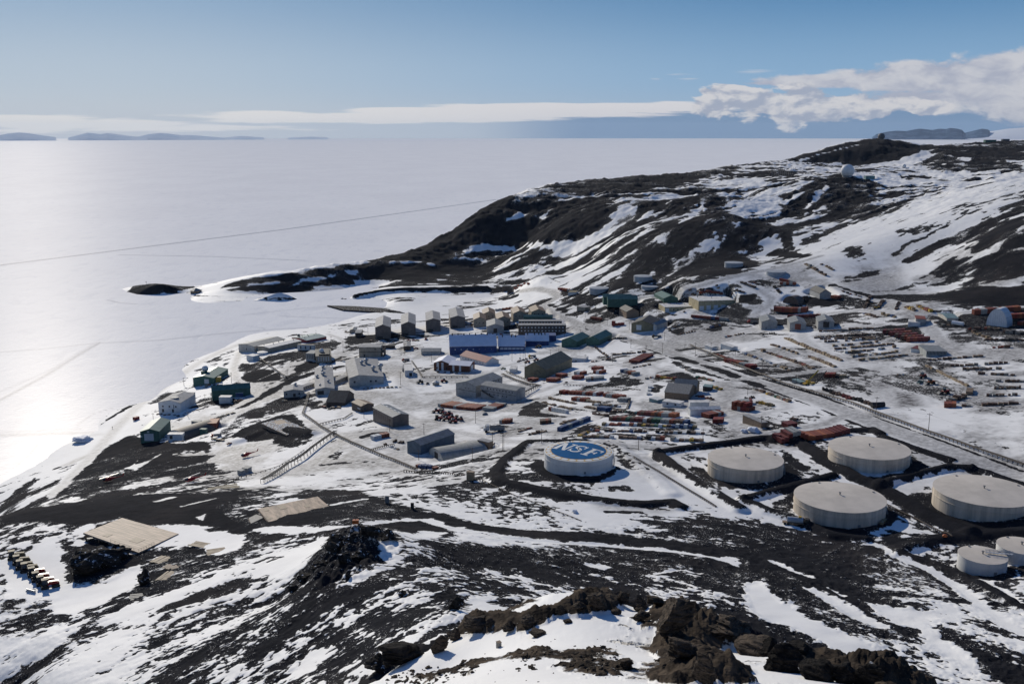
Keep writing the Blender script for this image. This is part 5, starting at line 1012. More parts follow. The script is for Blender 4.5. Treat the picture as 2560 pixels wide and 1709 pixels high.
# ================================================================= meshes of the ground
def grid_mesh(name, X, Y, Z, attrs, keep, mat, kind='structure'):
    nr, nc = X.shape
    idx = np.full(nr * nc, -1, np.int64)
    q = keep[:-1, :-1] | keep[1:, :-1] | keep[:-1, 1:] | keep[1:, 1:]
    ii, jj = np.nonzero(q)
    f = np.stack([ii * nc + jj, (ii) * nc + jj + 1, (ii + 1) * nc + jj + 1, (ii + 1) * nc + jj], 1)[:, ::-1]
    used = np.zeros(nr * nc, bool); used[f.ravel()] = True
    idx[used] = np.arange(used.sum()); f = idx[f]
    co = np.stack([X.ravel()[used], Y.ravel()[used], Z.ravel()[used]], 1).astype(np.float32)
    me = bpy.data.meshes.new(name); me.vertices.add(len(co)); me.vertices.foreach_set('co', co.ravel())
    me.loops.add(len(f) * 4); me.loops.foreach_set('vertex_index', f.ravel().astype(np.int32))
    me.polygons.add(len(f)); me.polygons.foreach_set('loop_start', (np.arange(len(f)) * 4).astype(np.int32))
    me.polygons.foreach_set('use_smooth', np.ones(len(f), bool))
    me.update(calc_edges=True)
    for k, a in attrs.items():
        at = me.attributes.new(k, 'FLOAT', 'POINT'); at.data.foreach_set('value', a.ravel()[used].astype(np.float32))
    me.materials.append(mat)
    o = bpy.data.objects.new(name, me); COL.objects.link(o); o['kind'] = kind
    return o
gm, t, b = newmat('snow_and_scoria')
def attr(t, n): a = t.new('ShaderNodeAttribute'); a.attribute_name = n; return a.outputs['Fac']
geo = t.new('ShaderNodeNewGeometry'); pos = geo.outputs['Position']
a_r, a_d, a_b = attr(t, 'rock'), attr(t, 'dirt'), attr(t, 'brown')
fn = t.noise(pos, 0.9, 4, .6); fn2 = t.noise(pos, 0.12, 5, .6); fn3 = t.noise(pos, 3.5, 3, .6)
rr = t.ramp(t.math('ADD', a_r, t.math('MULTIPLY', t.math('SUBTRACT', fn, .5), 1.0)), .38, .62)
speck = t.math('MULTIPLY', t.ramp(t.noise(pos, 1.7, 3, .7), .60, .66), t.math('MULTIPLY', t.ramp(a_r, .5, .62), t.ramp(a_r, .95, 1.5, .85, 0)))
rr = t.math('MULTIPLY', rr, t.math('SUBTRACT', 1.0, speck))
snow = t.mix(t.ramp(fn2, .3, .7), (.80, .79, .765, 1), (.86, .85, .825, 1))
scor = t.mix(t.ramp(fn2, .3, .7), (.0108, .0115, .0150, 1), (.019, .0195, .0235, 1))
scor = t.mix(t.math('MULTIPLY', t.ramp(fn, .5, .75), .5), scor, (.032, .031, .033, 1))
brn = t.mix(t.ramp(fn, .35, .7), (.024, .020, .017, 1), (.090, .070, .052, 1))
scor = t.mix(t.math('MULTIPLY', t.ramp(t.noise(pos, .018, 5, .6), .45, .68), .75), scor, (.034, .031, .032, 1))
scor = t.mix(a_b, scor, brn)
# wheel-worn dirty snow
sepn = t.noise(pos, 0.35, 6, .65)
dd_ = t.math('MULTIPLY', a_d, t.ramp(sepn, .25, .62, .35, 1.35, False), clamp=True)
dsn = t.mix(dd_, snow, (.105, .095, .09, 1))
t.l.new(t.mix(rr, dsn, scor), b.inputs['Base Color'])
t.put(b.inputs['Roughness'], t.ramp(rr, 0, 1, .65, 1.0)); t.put(b.inputs['Specular IOR Level'], t.ramp(rr, 0, 1, .15, .03))
bp = t.new('ShaderNodeBump'); bp.inputs['Strength'].default_value = .8; bp.inputs['Distance'].default_value = .35
t.put(bp.inputs['Height'], t.math('MULTIPLY', t.math('ADD', fn, t.math('MULTIPLY', fn3, .4)), t.ramp(rr, 0, 1, .10, 1.0)))
t.l.new(bp.outputs[0], b.inputs['Normal'])
# snow in the station is trodden and dusted with grit
tz = np.clip((DG - 420) / 80, 0, 1) * np.clip((1180 - DG) / 120, 0, 1) * np.clip((Z - 4) / 8, 0, 1) * np.clip((AG + R(24)) / R(5), 0, 1); dirt = np.maximum(dirt, tz * np.clip(.24 + 1.1 * fbm(Xf, Yf, 34, 5, .65, 600), 0, .6))
# level ground under every building
for (cx, cyy, hx, hy, rz, zb) in PADS:
    r_ = math.hypot(hx, hy) + 9; w_ = FL.win([(cx - r_, cyy - r_), (cx + r_, cyy + r_)], 0); dx_, dy_ = FL.X[w_] - cx, FL.Y[w_] - cyy
    lx = np.abs(dx_ * math.cos(rz) + dy_ * math.sin(rz)) - hx - 1.2; ly = np.abs(-dx_ * math.sin(rz) + dy_ * math.cos(rz)) - hy - 1.2
    q = np.hypot(np.maximum(lx, 0), np.maximum(ly, 0)); m = np.clip(1 - q / 7, 0, 1); m = m * m * (3 - 2 * m); Z[w_] = np.minimum(Z[w_], Z[w_] * (1 - m) + (zb - .05) * m)
inside = Z > -3.5
grid_mesh('ground', X, Y, Z, {'rock': rk, 'dirt': np.clip(dirt, 0, 1), 'brown': zone_brown}, inside, gm)
# ---- sea ice
DI = np.concatenate([rows(30, 420, .08), rows(420, 1100, .0045), rows(1100, 4200, .0034), rows(4200, 60000, .02)])
FI = Field(AZ, DI); icd = np.zeros_like(FI.X); icr = np.zeros_like(FI.X)
def iline(pts, width, val, soft=2.0):
    P = []
    for i in range(len(pts) - 1):
        for k in range(6):
            u = pts[i][0] + (pts[i + 1][0] - pts[i][0]) * k / 6; v = pts[i][1] + (pts[i + 1][1] - pts[i][1]) * k / 6
            P.append(inplane(u, v, 0))
    P.append(inplane(*pts[-1], 0)); FI.line(icd, P, width, val, soft, 'max')
iline([(-300,700),(0,663),(300,625),(700,575),(1000,533),(1240,499)], 11, .5, 6); iline([(300,637),(520,641),(760,651)], 8, .3, 5)
iline([(-200,885),(0,880),(120,871),(235,858),(400,850),(560,833),(700,822),(840,818),(930,812)], 5, .26, 3); iline([(-200,1105),(0,1000),(120,935),(200,885),(250,856)], 4, .38, 2); iline([(-200,1120),(-40,996),(120,928),(240,856)], 3, .2, 2)
iline([(-200,1098),(0,1088),(150,1083),(280,1080)], 7, .30, 3); iline([(-200,1082),(0,1080),(200,1072)], 3, .25, 2)
iline([(700,790),(830,795),(900,797)], 4, .2, 3); iline([(560,838),(600,830),(660,826),(660,820),(620,815)], 2, .2, 2); iline([(610,787),(760,770),(850,765)], 5, .16, 3); iline([(270,750),(300,757),(340,760)], 4, .3, 2)
iline([(110,1150),(160,1130),(180,1112)], 1.5, .35, 1); iline([(40,1165),(75,1135),(95,1110)], 1.5, .3, 1); iline([(190,1065),(230,1035),(280,1020)], 1.5, .3, 1)
im, t, b = newmat('sea_ice_snow')
geo = t.new('ShaderNodeNewGeometry'); pos = geo.outputs['Position']; a_d = attr(t, 'dirt')
sx = t.new('ShaderNodeVectorMath', operation='MULTIPLY'); t.l.new(pos, sx.inputs[0]); sx.inputs[1].default_value = (1, .55, 1)
p1 = t.noise(sx.outputs[0], .0035, 7, .62, .4); p2 = t.noise(sx.outputs[0], .045, 5, .6, .6); p3 = t.noise(pos, .25, 4, .6)
sc_ = t.mix(t.ramp(p1, .38, .62), (.93, .915, .895, 1), (.97, .955, .93, 1)); sc_ = t.mix(t.math('MULTIPLY', t.ramp(p2, .56, .72), .6), sc_, (.96, .95, .93, 1)); sc_ = t.mix(t.math('MULTIPLY', t.ramp(p2, .30, .5, 1, 0), .55), sc_, (.80, .80, .81, 1))
t.l.new(t.mix(t.math('MULTIPLY', a_d, t.ramp(p3, .3, .6, .9, 1.8), clamp=True), sc_, (.32, .33, .36, 1)), b.inputs['Base Color'])
b.inputs['Roughness'].default_value = .55
bp = t.new('ShaderNodeBump'); bp.inputs['Strength'].default_value = .9; bp.inputs['Distance'].default_value = .8
t.put(bp.inputs['Height'], t.math('ADD', t.math('MULTIPLY', p2, 1.6), p3))
cols = b.inputs['Base Color'].links[0].from_socket; df = t.new('ShaderNodeBsdfDiffuse'); gl = t.new('ShaderNodeBsdfGlossy'); gl.distribution = 'GGX'; ms = t.new('ShaderNodeMixShader')
t.l.new(cols, df.inputs[0]); t.l.new(bp.outputs[0], df.inputs['Normal']); gl.inputs['Roughness'].default_value = .33; gl.inputs['Color'].default_value = (1, .97, .93, 1); ms.inputs[0].default_value = .017
t.l.new(df.outputs[0], ms.inputs[1]); t.l.new(gl.outputs[0], ms.inputs[2]); t.l.new(ms.outputs[0], [n for n in t.n if n.type == 'OUTPUT_MATERIAL'][0].inputs[0])
AI, DGI = np.meshgrid(AZ, DI); lndz = bil(AZ, np.log(DD), Z, AI, np.log(np.clip(DGI, 1.6, 4200)))
lndz[DGI > 4200] = -30
grid_mesh('sea_ice', FI.X, FI.Y, np.zeros_like(FI.X), {'dirt': icd}, lndz < 2.5, im)
# ================================================================= decks of planks
def deck(label, cs, thick, mat, rail=None, joist=True, patches=()):
    P = [hit(*c) for c in cs]; 
    z = max(hit(cs[k][0], cs[k][1])[2] for k in (0, 1, 2)) + .4
    Q = [inplane(u, v, z) for u, v in cs]; c = np.mean(Q, 0); ax = np.array(Q[2]) - np.array(Q[1]); rz = math.atan2(ax[1], ax[0])
    root = empty('plank_deck', label, 'deck', (c[0], c[1], z), rz); ca_, sa2 = math.cos(-rz), math.sin(-rz)
    loc = lambda q: ((q[0]-c[0])*ca_ - (q[1]-c[1])*sa2, (q[0]-c[0])*sa2 + (q[1]-c[1])*ca_)
    L = [loc(q) for q in Q]
    MB().add([(x, y, -.15) for x, y in L] + [(x, y, 0) for x, y in L], [(0,1,2,3),(7,6,5,4),(0,4,5,1),(1,5,6,2),(2,6,7,3),(3,7,4,0)]).build('deck_boards', _mats[mat], root)
    lerp = lambda a, b_, t: (a[0] + (b_[0]-a[0])*t, a[1] + (b_[1]-a[1])*t)
    if joist:
        for k in range(4):
            a, b_ = L[k], L[(k+1) % 4]; MB().rod((a[0],a[1],-.45), (b_[0],b_[1],-.45), .3, 4).build('edge_beam', _mats['old_wood'], root)
        for i in range(5):
            for j in range(5):
                p = lerp(lerp(L[0], L[1], (i+.1)/4.2), lerp(L[3], L[2], (i+.1)/4.2), (j+.1)/4.2); MB().box(-.2,.2,-.2,.2,-6,-.4).build('post', _mats['old_wood'], root, (p[0], p[1], 0))
    for (s, t, w_, h_) in patches:
        p = lerp(lerp(L[0], L[1], s), lerp(L[3], L[2], s), t); MB().box(-w_/2,w_/2,-h_/2,h_/2,.02,.08).build('pale_board', _mats['new_wood'], root, (p[0], p[1], 0))
    if rail:
        mb = MB()
        for (k, s0, s1) in rail:
            a, b_ = L[k], L[(k+1) % 4]
            for i in range(7):
                p = lerp(a, b_, s0 + (s1-s0)*i/6); mb.rod((p[0],p[1],0), (p[0],p[1],1.3), .06, 4)
            p, q = lerp(a, b_, s0), lerp(a, b_, s1); mb.rod((p[0],p[1],1.3), (q[0],q[1],1.3), .05, 4); mb.rod((p[0],p[1],.7), (q[0],q[1],.7), .04, 4)
        mb.build('railing', _mats['old_wood'], root)
deck('large pale plank deck with railing at its nearest corner', [(208.6,1331),(305,1293.5),(446,1333),(347,1380)], .4, 'deck_wood', rail=[(3,0.0,.50),(2,.62,1.0)], patches=[(.35,.72,5,4),(.2,.3,3,3)])
deck('narrow worn plank deck with pale patches, further right', [(645,1271),(794,1240),(822,1264),(671.5,1304)], .4, 'deck_wood_worn', patches=[(.1,.15,4,2),(.35,.25,5,3),(.7,.6,3,2),(.05,.8,2,2)])
deck('small timber stair box against the narrow deck', [(622,1294),(640,1285),(662,1291),(627,1308)], .4, 'grey_wood')
def lumber(label, u, v, n, Lm, wdt, ang, spread=1.0, mat='new_wood', group=None):
    x, y, z = hit(u, v); root = empty('lumber_pile', label, 'lumber', (x, y, z), R(ang), group)
    r = random.Random(int(u))
    for i in range(n):
        yy = (i - n/2) * wdt * spread; o = MB().box(-Lm/2, Lm/2, -wdt*.38, wdt*.38, 0, .25).build('timber', _mats[mat], root, (r.uniform(-.5,.5), yy, r.uniform(0,.15))); o.rotation_euler = (0, 0, R(r.uniform(-2, 2)))
lumber('bundle of pale timbers on the snow patch, upper one', 505,1361, 5, 9, 1.0, -22); lumber('bundle of pale timbers on the snow patch, lower one', 540,1378, 7, 7, .9, 22)
lumber('row of pale timbers on black ground below the deck', 400,1400, 7, 6.5, .9, 65); lumber('crossed pale timbers furthest below the deck', 418,1440, 6, 8, .9, 75); lumber('short timbers laid over the crossed pile', 428,1418, 8, 3.5, .9, 75, mat='old_wood')
lumber('small raft of dark timbers at the foot of the slope', 345,1490, 4, 5, 1.2, 15, mat='grey_wood')
lumber('long plank pallets in a double row above the black road', 560,1220, 5, 15, 1.6, 28, mat='machine_tan', spread=1.3)
# ================================================================= containers, crates and other cargo
CT = {}
def container_mesh(L, Wd, Hh):
    k = ('c', L, Wd, Hh)
    if k in CT: return CT[k]
    mb = MB(); mb.box(-L/2+.06, L/2-.06, -Wd/2+.06, Wd/2-.06, .12, Hh-.06)
    nrib = max(4, int(L / .6))
    for i in range(nrib):
        x = -L/2 + L*(i+.5)/nrib
        for s in (-1, 1): mb.box(x-.14, x+.14, s*Wd/2-.05, s*Wd/2+.05, .25, Hh-.25)
    for sx in (-1, 1):
        for sy in (-1, 1): mb.box(sx*L/2-.1, sx*L/2+.1, sy*Wd/2-.1, sy*Wd/2+.1, 0, Hh)
    mb.box(-L/2, L/2, -Wd/2-.04, Wd/2+.04, Hh-.14, Hh); body = mb.mesh('container_body', _mats['rust_container'])
    md = MB(); md.box(-L/2-.06, -L/2+.02, -Wd/2+.12, -.03, .2, Hh-.2).box(-L/2-.06, -L/2+.02, .03, Wd/2-.12, .2, Hh-.2)
    for yy in (-.3*Wd, -.12*Wd, .12*Wd, .3*Wd): md.rod((-L/2-.1, yy, .2), (-L/2-.1, yy, Hh-.2), .05, 4)
    doorm = md.mesh('container_door', _mats['rust_container']); CT[k] = (body, doorm); return CT[k]
def container(label, x, y, z, rz, L, Wd, Hh, mat, group=None):
    b_, dm = container_mesh(L, Wd, Hh); root = empty('shipping_container', label, 'container', (x, y, z), rz, group)
    obj('body', b_, root, mat=_mats[mat]); obj('door', dm, root, mat=_mats[mat]); return root
def along(a, b_, n):
    """n evenly spaced ground points from pixel a to pixel b, with the heading of the line"""
    A = np.array(hit(*a)[:2]); Bv = np.array(hit(*b_)[:2]); d = Bv - A; rz = math.atan2(d[1], d[0])
    return [(A + d * ((i + .5) / n)) for i in range(n)], rz, np.hypot(*d)
ORD = 'first second third fourth fifth sixth seventh eighth ninth tenth eleventh twelfth thirteenth fourteenth fifteenth sixteenth seventeenth eighteenth nineteenth twentieth'.split()
ORD += ['twenty-' + o for o in ORD[:9]] + ['thirtieth'] + ['thirty-' + o for o in ORD[:9]] + ['fortieth'] + ['forty-' + o for o in ORD[:9]]
COLW = {'rust_container':'rust red','red_container':'bright red','maroon_container':'dark maroon','orange_container':'orange','grey_container':'grey','white_container':'white','blue_container':'dark blue','green_container':'dark green','brown_container':'brown'}
def crow(where, a, b_, n, cols, across=True, H=2.6, Wd=2.45, L=6.1, stack=0.0, seed=0, lift=0.0):
    pts, rz, tot = along(a, b_, n); r = random.Random(seed); stp = tot / n
    L_ = L if across else min(L, stp*.97); W_ = min(Wd, stp*.97) if across else Wd
    W_ = round(max(W_, 1.6) * 4) / 4; L_ = round(L_ * 2) / 2
    for i, p in enumerate(pts):
        c = cols[i % len(cols)] if seed == 0 else r.choice(cols); z = zat(p[0], p[1]) - .05 + lift
        lab = f'{COLW[c]} shipping container {where}' if n == 1 else f'{COLW[c]} container, {ORD[i]} along {where}'
        container(lab, p[0], p[1], z, rz + (R(90) if across else 0) + r.uniform(-.015,.015), L_, W_, H, c, f'containers {where}')
        if r.random() < stack:
            c2 = r.choice(cols); container(f'{COLW[c2]} container above the {ORD[i]} {where}', p[0], p[1], z + H + .02, rz + (R(90) if across else 0), L_, W_, H, c2, f'containers {where}')
RU, RE, MA, OR, GR, WH, BL, GN, BR = 'rust_container','red_container','maroon_container','orange_container','grey_container','white_container','blue_container','green_container','brown_container'
crow('in the long row beside the highest cream tank', (1942,1104),(2112,1076), 18, [MA,MA,MA,GR,GR,RU,RU,OR,OR,RU,RU,OR,RU,RU,MA,MA,MA,MA], Wd=3.2, L=9)
crow('askew at the left end of the long tank row', (1934,1093),(1952,1099), 1, [MA], across=False)
crow('in the flat block before the L shaped building', (1108,1012),(1203,1023), 12, [GR,OR,OR,RU,RU,GR,RU,RU,OR,RU,RU,RU], L=12, H=2.4)
crow('in the short block right of the flat block', (1218,1028),(1254,1014), 6, [GR,GR,RU,RU,RU,GR], L=8)
crow('in the diagonal row above the timber sheds', (1584,908),(1622,890), 8, [RU,RE,MA,RU,MA,RE,RU,MA], L=9)
crow('on the small black mound, blue orange and white', (1556,929),(1594,939), 4, [BL,GR,OR,GR], L=6)
crow('beside the gable of the olive warehouse', (1371,952),(1396,953), 4, [RU,RE,RU,RU]); crow('at the lower corner of the olive warehouse', (1324,951),(1341,953), 2, [RE,RU]); crow('in the cluster past the olive warehouse', (1396,940),(1412,942), 3, [RU,RE,RU])
crow('in the left stack on open snow', (1434,946),(1456,947), 3, [RU,RE,RU]); crow('in the rear stack on open snow', (1440,935),(1462,936), 3, [GR,WH,RU])
crow('in the stack above the grey flat platform', (1484,923),(1504,924), 3, [RE,RU,RU]); crow('just behind the grey flat platform', (1488,932),(1510,933), 3, [RU,WH,RU]); crow('forming the grey flat platform', (1464,951),(1510,947), 7, [GR,GR,BR,GR,GR,GR,GR], H=2.4)
crow('alone with orange roof by the dark scree, left one', (1252,1057),(1278,1056), 4, [GR,OR,RU,RU], L=5); crow('alone on the snow below the black scree', (1350,1059),(1378,1056), 4, [BR,BR,RU,BR], L=5)
crow('far away in a row by the black spoil heap', (1292,713),(1325,714), 4, [RU,RE,RU,RU], across=False); crow('far away beside the loading towers', (1284,722),(1292,723), 2, [OR,RU]); crow('far away by the white and yellow shed', (1398,724),(1428,729), 5, [RU,RE,OR,OR,GR])
crow('behind the brown roofed houses', (1239,778),(1282,772), 5, [GR,GR,RU,OR,RU], across=False)
crow('near the small tan house', (1478,797),(1503,801), 4, [RU,RU,RE,RU], across=False, L=6); crow('in the stack left of the brown workshop', (1530,815),(1560,812), 4, [RE,RU,RE,RE], across=False, stack=.9, seed=0)
crow('in the row behind the tall yellow garage', (1748,739),(1806,737), 8, [RU,MA,RU,MA,RU,RU,MA,RU], across=False); crow('in the far group under the uphill fuel tank', (1950,701),(1986,709), 6, [RE,RU,RE,RU,GR,GR], across=False); crow('in the second line under the uphill fuel tank', (1950,711),(1990,712), 5, [RU,GR,RU,GR,RU], across=False); crow('next to the dark grey steel shed', (2082,744),(2098,747), 3, [OR,OR,RU])
crow('in the long red row right of the dark arched hut', (1937,777),(2018,779), 12, [MA,RU,RU,RE,RU,RU,OR,RU,RU,GR,RU,RU], H=4.5); crow('in the line behind the three grey sheds', (1970,793),(2050,791), 9, [MA,MA,RU,MA,MA,RU,MA,MA,RU], across=False)
crow('in the vehicle yard row below the yellow garage', (1729,793),(1820,801), 9, [MA,RE,MA,RU,RU,BL,MA,GR,GR], across=False)
crow('in the upper red row by the white fabric hangar', (2432,786),(2548,776), 14, [RU,RU,GR,GR,RU,RU,MA,GR,RU,GR,RU,RU,OR,OR], H=4); crow('in the lower red row by the white fabric hangar', (2512,796),(2560,793), 8, [RU,OR,RU,RU,RE,RU,OR,RU], H=3.5); crow('at the right edge beyond the fabric hangar', (2548,811),(2560,811), 2, [RE,RU])
for i in range(5): crow(f'in stacked block row {["one","two","three","four","five"][i]} beside the road fork', (2208+i*15,833+i*5.0),(2262+i*15,831+i*5.2), 6, [GR if i == 0 else MA,MA,RU,MA,BR,MA], L=6, H=3.2, seed=i+3)
crow('on the snow by the crane, single long one', (2062,941),(2088,941), 4, [RU,RU,RE,RU], across=True); crow('alone at the bottom end of the curved lumber line', (2360,1016),(2390,1016), 3, [RU,RU,OR])
crow('alone and maroon beside the bent dark shed', (1961,1068),(1985,1064), 3, [MA,MA,MA]); crow('stacked behind the white snow store', (1762,1044),(1800,1036), 6, [RU,MA,RU,RU,GR,RU], L=6); crow('in the bright group at the end of the snow store', (1783,1055),(1808,1055), 4, [RE,RE,RU,RE], L=6)
crow('in the fenced junk yard, front group', (1836,1022),(1880,1027), 6, [RU,RE,RU,GR,RU,RU], stack=.4, seed=5); crow('in the fenced junk yard, rear group', (1845,1010),(1880,1008), 5, [GR,RU,GR,MA,GR], seed=6)
crow('in the red group beside the far utility line', (1816,903),(1886,921), 9, [RU,MA,RE,RU,OR,GR,GR,RE,RE], seed=0)
crow('in the lone pair below the grey roofed hall', (930,1099),(970,1090), 4, [WH,WH,RU,RU], L=4)
crow('small red box beside the shore road', (334,1049),(347,1049), 1, [RE], L=4)
crow('in the dark blue line of the cargo yard', (1398,1078),(1472,1050), 8, [BL,BL,GR,BL,BL,GR,BL,BL], across=False)
crow('white and red, on the black bank of the cargo yard', (1375,1026),(1418,1033), 6, [RU,WH,WH,WH,WH,WH], across=False)
for nm, a, b_, n, cols, s in [('top cargo row, left part', (1402,982),(1420,984), 2, [RU,RE], 0), ('top cargo row, middle part', (1425,984),(1505,988), 9, [WH,WH,RU,RU,BR,RU,MA,RU,GR], 12), ('top cargo row, right part', (1513,990),(1560,996), 6, [RU,GR,RU,RE,RU,RU], 13), ('orange group of the second cargo row', (1434,1000),(1470,1003), 5, [RU,OR,GR,RU,RU], 14), ('grey boxes at the end of the second cargo row', (1548,1002),(1572,1003), 3, [GR,WH,GR], 15), ('blue group of the third cargo row', (1500,1024),(1522,1027), 5, [BL,BL,BL,BL,BL], 16),
      ('brown group of the fourth cargo row', (1598,1036),(1694,1042), 11, [MA,GR,GR,BR,OR,BR,OR,RU,MA,OR,OR], 17), ('green and red fifth cargo row', (1526,1050),(1722,1060), 18, [GN,GN,BR,MA,RU,MA,BL,BR,OR,GR,WH,GN], 18)]:
    crow('in the ' + nm, a, b_, n, cols, seed=s, L=5, H=2.5, Wd=2.3)
# ---- crates and pallet loads
def crate_mesh(kind):
    k = ('k', kind)
    if k in CT: return CT[k]
    mb = MB()
    if kind == 'crate':
        mb.box(-.94,.94,-.94,.94,.15,1.6)
        for sx in (-1, 1):
            for sy in (-1, 1): mb.box(sx*.86-.12, sx*.86+.12, sy*.86-.12, sy*.86+.12, 0, 1.68)
        for z in (.22, 1.5): mb.box(-1,1,-1,1,z,z+.14)
        mb.box(-1,-.8,-1,1,0,.15).box(-.1,.1,-1,1,0,.15).box(.8,1,-1,1,0,.15)
    elif kind == 'lumber':
        for z in (0, .55, 1.1):
            mb.box(-1,1,-.9,.9,z+.1,z+.5); mb.box(-.7,-.55,-.95,.95,z,z+.1).box(.55,.7,-.95,.95,z,z+.1)
    elif kind == 'drums':
        for x in (-.5, .5):
            for y in (-.5, .5): mb.cyl(x, y, .15, 1.25, .42, n=10).cyl(x, y, .5, .56, .46, n=10).cyl(x, y, .85, .91, .46, n=10)
        mb.box(-1,1,-1,1,0,.14)
    elif kind == 'heap':
        r = random.Random(3)
        for i in range(9): x, y = r.uniform(-.7,.7), r.uniform(-.7,.7); s = r.uniform(.2,.5); mb.box(x-s,x+s,y-s*.7,y+s*.7,0,r.uniform(.4,1.4))
        mb.rod((-1,-.6,.3),(1,.5,1.1),.08,5); mb.rod((-.9,.7,.2),(.8,-.8,.9),.07,5)
    CT[k] = mb.mesh(kind, _mats['new_wood']); return CT[k]
CRW = {'new_wood':'pale wooden','old_wood':'brown wooden','grey_wood':'weathered grey','brown_container':'dark brown','white_container':'white','blue_container':'blue','rust_container':'rust red','machine_yellow':'yellow','green_container':'green','tarp_teal':'teal covered','galvanised':'silver','black_steel':'black','machine_tan':'sand coloured','grey_container':'grey','orange_container':'orange'}
KIND = {'crate': ('cargo_crate','crate'), 'lumber': ('lumber_bundle','lumber'), 'drums': ('drum_pallet','drum pallet'), 'heap': ('scrap_heap','scrap heap')}
def cargo(where, a, b_, n, cols, kinds=('crate','crate','lumber'), size=1.15, seed=1, jitter=.25, skip=.08, ln=1.0, tall=.25):
    pts, rz, tot = along(a, b_, n); r = random.Random(seed)
    for i, p in enumerate(pts):
        if r.random() < skip: continue
        k = r.choice(kinds); c = r.choice(cols); sx = min(tot / n * .47, size * ln * 1.6) * r.uniform(.8, 1.05); sy = size * r.uniform(.8, 1.15); sz = size * r.uniform(.5, .85) * (1 + tall * (r.random() < .3))
        x = p[0] + r.uniform(-jitter, jitter); y = p[1] + r.uniform(-jitter, jitter)
        nm, ct_ = KIND[k]; word = {'crate':'crate','lumber':'board bundle','drums':'drum pallet','heap':'scrap heap'}[k]
        o = obj(nm, crate_mesh(k), None, (x, y, zat(x, y) - .05), _mats[c], rz + r.uniform(-.05,.05)); o.scale = (sx, sy, sz); tag(o, f'{CRW[c]} {word}, {ORD[i]} along {where}', ct_, f'cargo {where}')
W_, OW, GW, DB, WC, BC, RC, YC, GC, TT, SI, BS, ST = 'new_wood','old_wood','grey_wood','brown_container','white_container','blue_container','rust_container','machine_yellow','green_container','tarp_teal','galvanised','black_steel','machine_tan'
mixed = [OW,OW,DB,DB,GW,BC,RC,WC,YC,GC,DB,BS]
# the colourful yard above the logo tank
cargo('in the sixth yard row', (1504,1063),(1742,1070), 23, [BC,RC,YC,WC,WC,SI,DB,GC,BC,RC,ST,WC], size=1.3, seed=21, skip=.03, kinds=('crate',))
cargo('in the seventh yard row', (1478,1079),(1762,1085), 26, [DB,DB,OW,BS,DB,RC,WC,GC,BC], size=1.2, seed=22, kinds=('crate','heap','lumber','crate'))
cargo('in the lowest yard row above the logo tank', (1455,1094),(1760,1104), 26, [OW,DB,DB,BC,GW,DB,YC,WC,RC,ST,GW,BS], size=1.3, seed=23, kinds=('crate','crate','lumber'))
cargo('in the short rows right of the blue line, upper', (1462,1003),(1500,1008), 6, [OW,W_,DB], size=1.2, seed=24); cargo('in the second yard row, right half', (1482,1012),(1550,1017), 12, [OW,OW,TT,GW,WC,DB], size=1.2, seed=25, kinds=('crate','heap'))
cargo('in the third yard row, left half', (1462,1018),(1502,1026), 8, [OW,GW,OW], size=1.1, seed=26, kinds=('lumber','crate')); cargo('in the third yard row, right half', (1528,1029),(1552,1030), 4, [OW,DB,GW], size=1.1, seed=27)
cargo('on the slope by the upper left of the yard', (1374,997),(1440,1010), 14, [OW,W_,OW,DB], size=1.15, seed=28, kinds=('crate','lumber','heap')); cargo('in the second line of the upper left slope', (1355,1006),(1400,1018), 8, [OW,DB,W_], size=1.0, seed=29, kinds=('crate','heap')); cargo('by the white container line', (1400,1017),(1430,1024), 6, [OW,DB,W_], size=1.0, seed=30)
cargo('around the fourth yard row', (1476,1034),(1520,1040), 7, [DB,OW,BS], size=1.1, seed=31, kinds=('heap','crate')); cargo('in the line below the blue containers', (1440,1094),(1500,1068), 10, [OW,YC,DB,SI], size=1.1, seed=32, kinds=('heap','crate')); cargo('beside the dark blue line', (1398,1062),(1440,1050), 7, [DB,OW,GW], size=1.1, seed=33, kinds=('heap','crate'))
cargo('along the top of the scree bank, left', (1556,1030),(1596,1034), 6, [GC,DB,TT,BS], size=1.2, seed=34, kinds=('heap','crate')); cargo('on snow by the yard entrance road', (1320,1088),(1370,1078), 5, [OW,OW,DB], size=1.1, seed=35, kinds=('heap','crate')); cargo('as small square boxes on the snow road', (1296,1080),(1330,1070), 5, [RC,OW,DB], size=.8, seed=36)
# sand coloured crates beside the quonset
cargo('in the curved row beside the steel quonset', (1112,1146),(1182,1118), 13, [W_,W_,OW,W_], size=1.0, seed=37, kinds=('crate',), jitter=.1, skip=0)
cargo('red and blue on the snow below the quonset', (1044,1166),(1092,1172), 7, [RC,RC,BC,BC,RC], size=1.5, seed=38, kinds=('crate','lumber')); cargo('at the end of the steel quonset', (1216,1118),(1236,1110), 5, [OW,YC,DB], size=1.0, seed=39, kinds=('heap','drums'))
cargo('between hall and warehouse on snow', (985,1104),(1010,1108), 4, [DB,BS], size=1.4, seed=40, kinds=('heap','crate')); cargo('near slate warehouse, by rusty masts', (960,1110),(1000,1125), 5, [DB,SI,OW], size=.9, seed=41, kinds=('heap',))
cargo('below the largest laboratory pod', (905,972),(1005,968), 10, [OW,SI,DB,ST], size=.8, seed=42, kinds=('heap','crate')); cargo('by the helicopter hangar road', (560,1040),(588,1032), 8, [ST,OW,ST], size=.9, seed=43, kinds=('lumber','crate')); cargo('beside the reddish box hut', (508,1066),(525,1072), 4, [OW,ST], size=.9, seed=44)
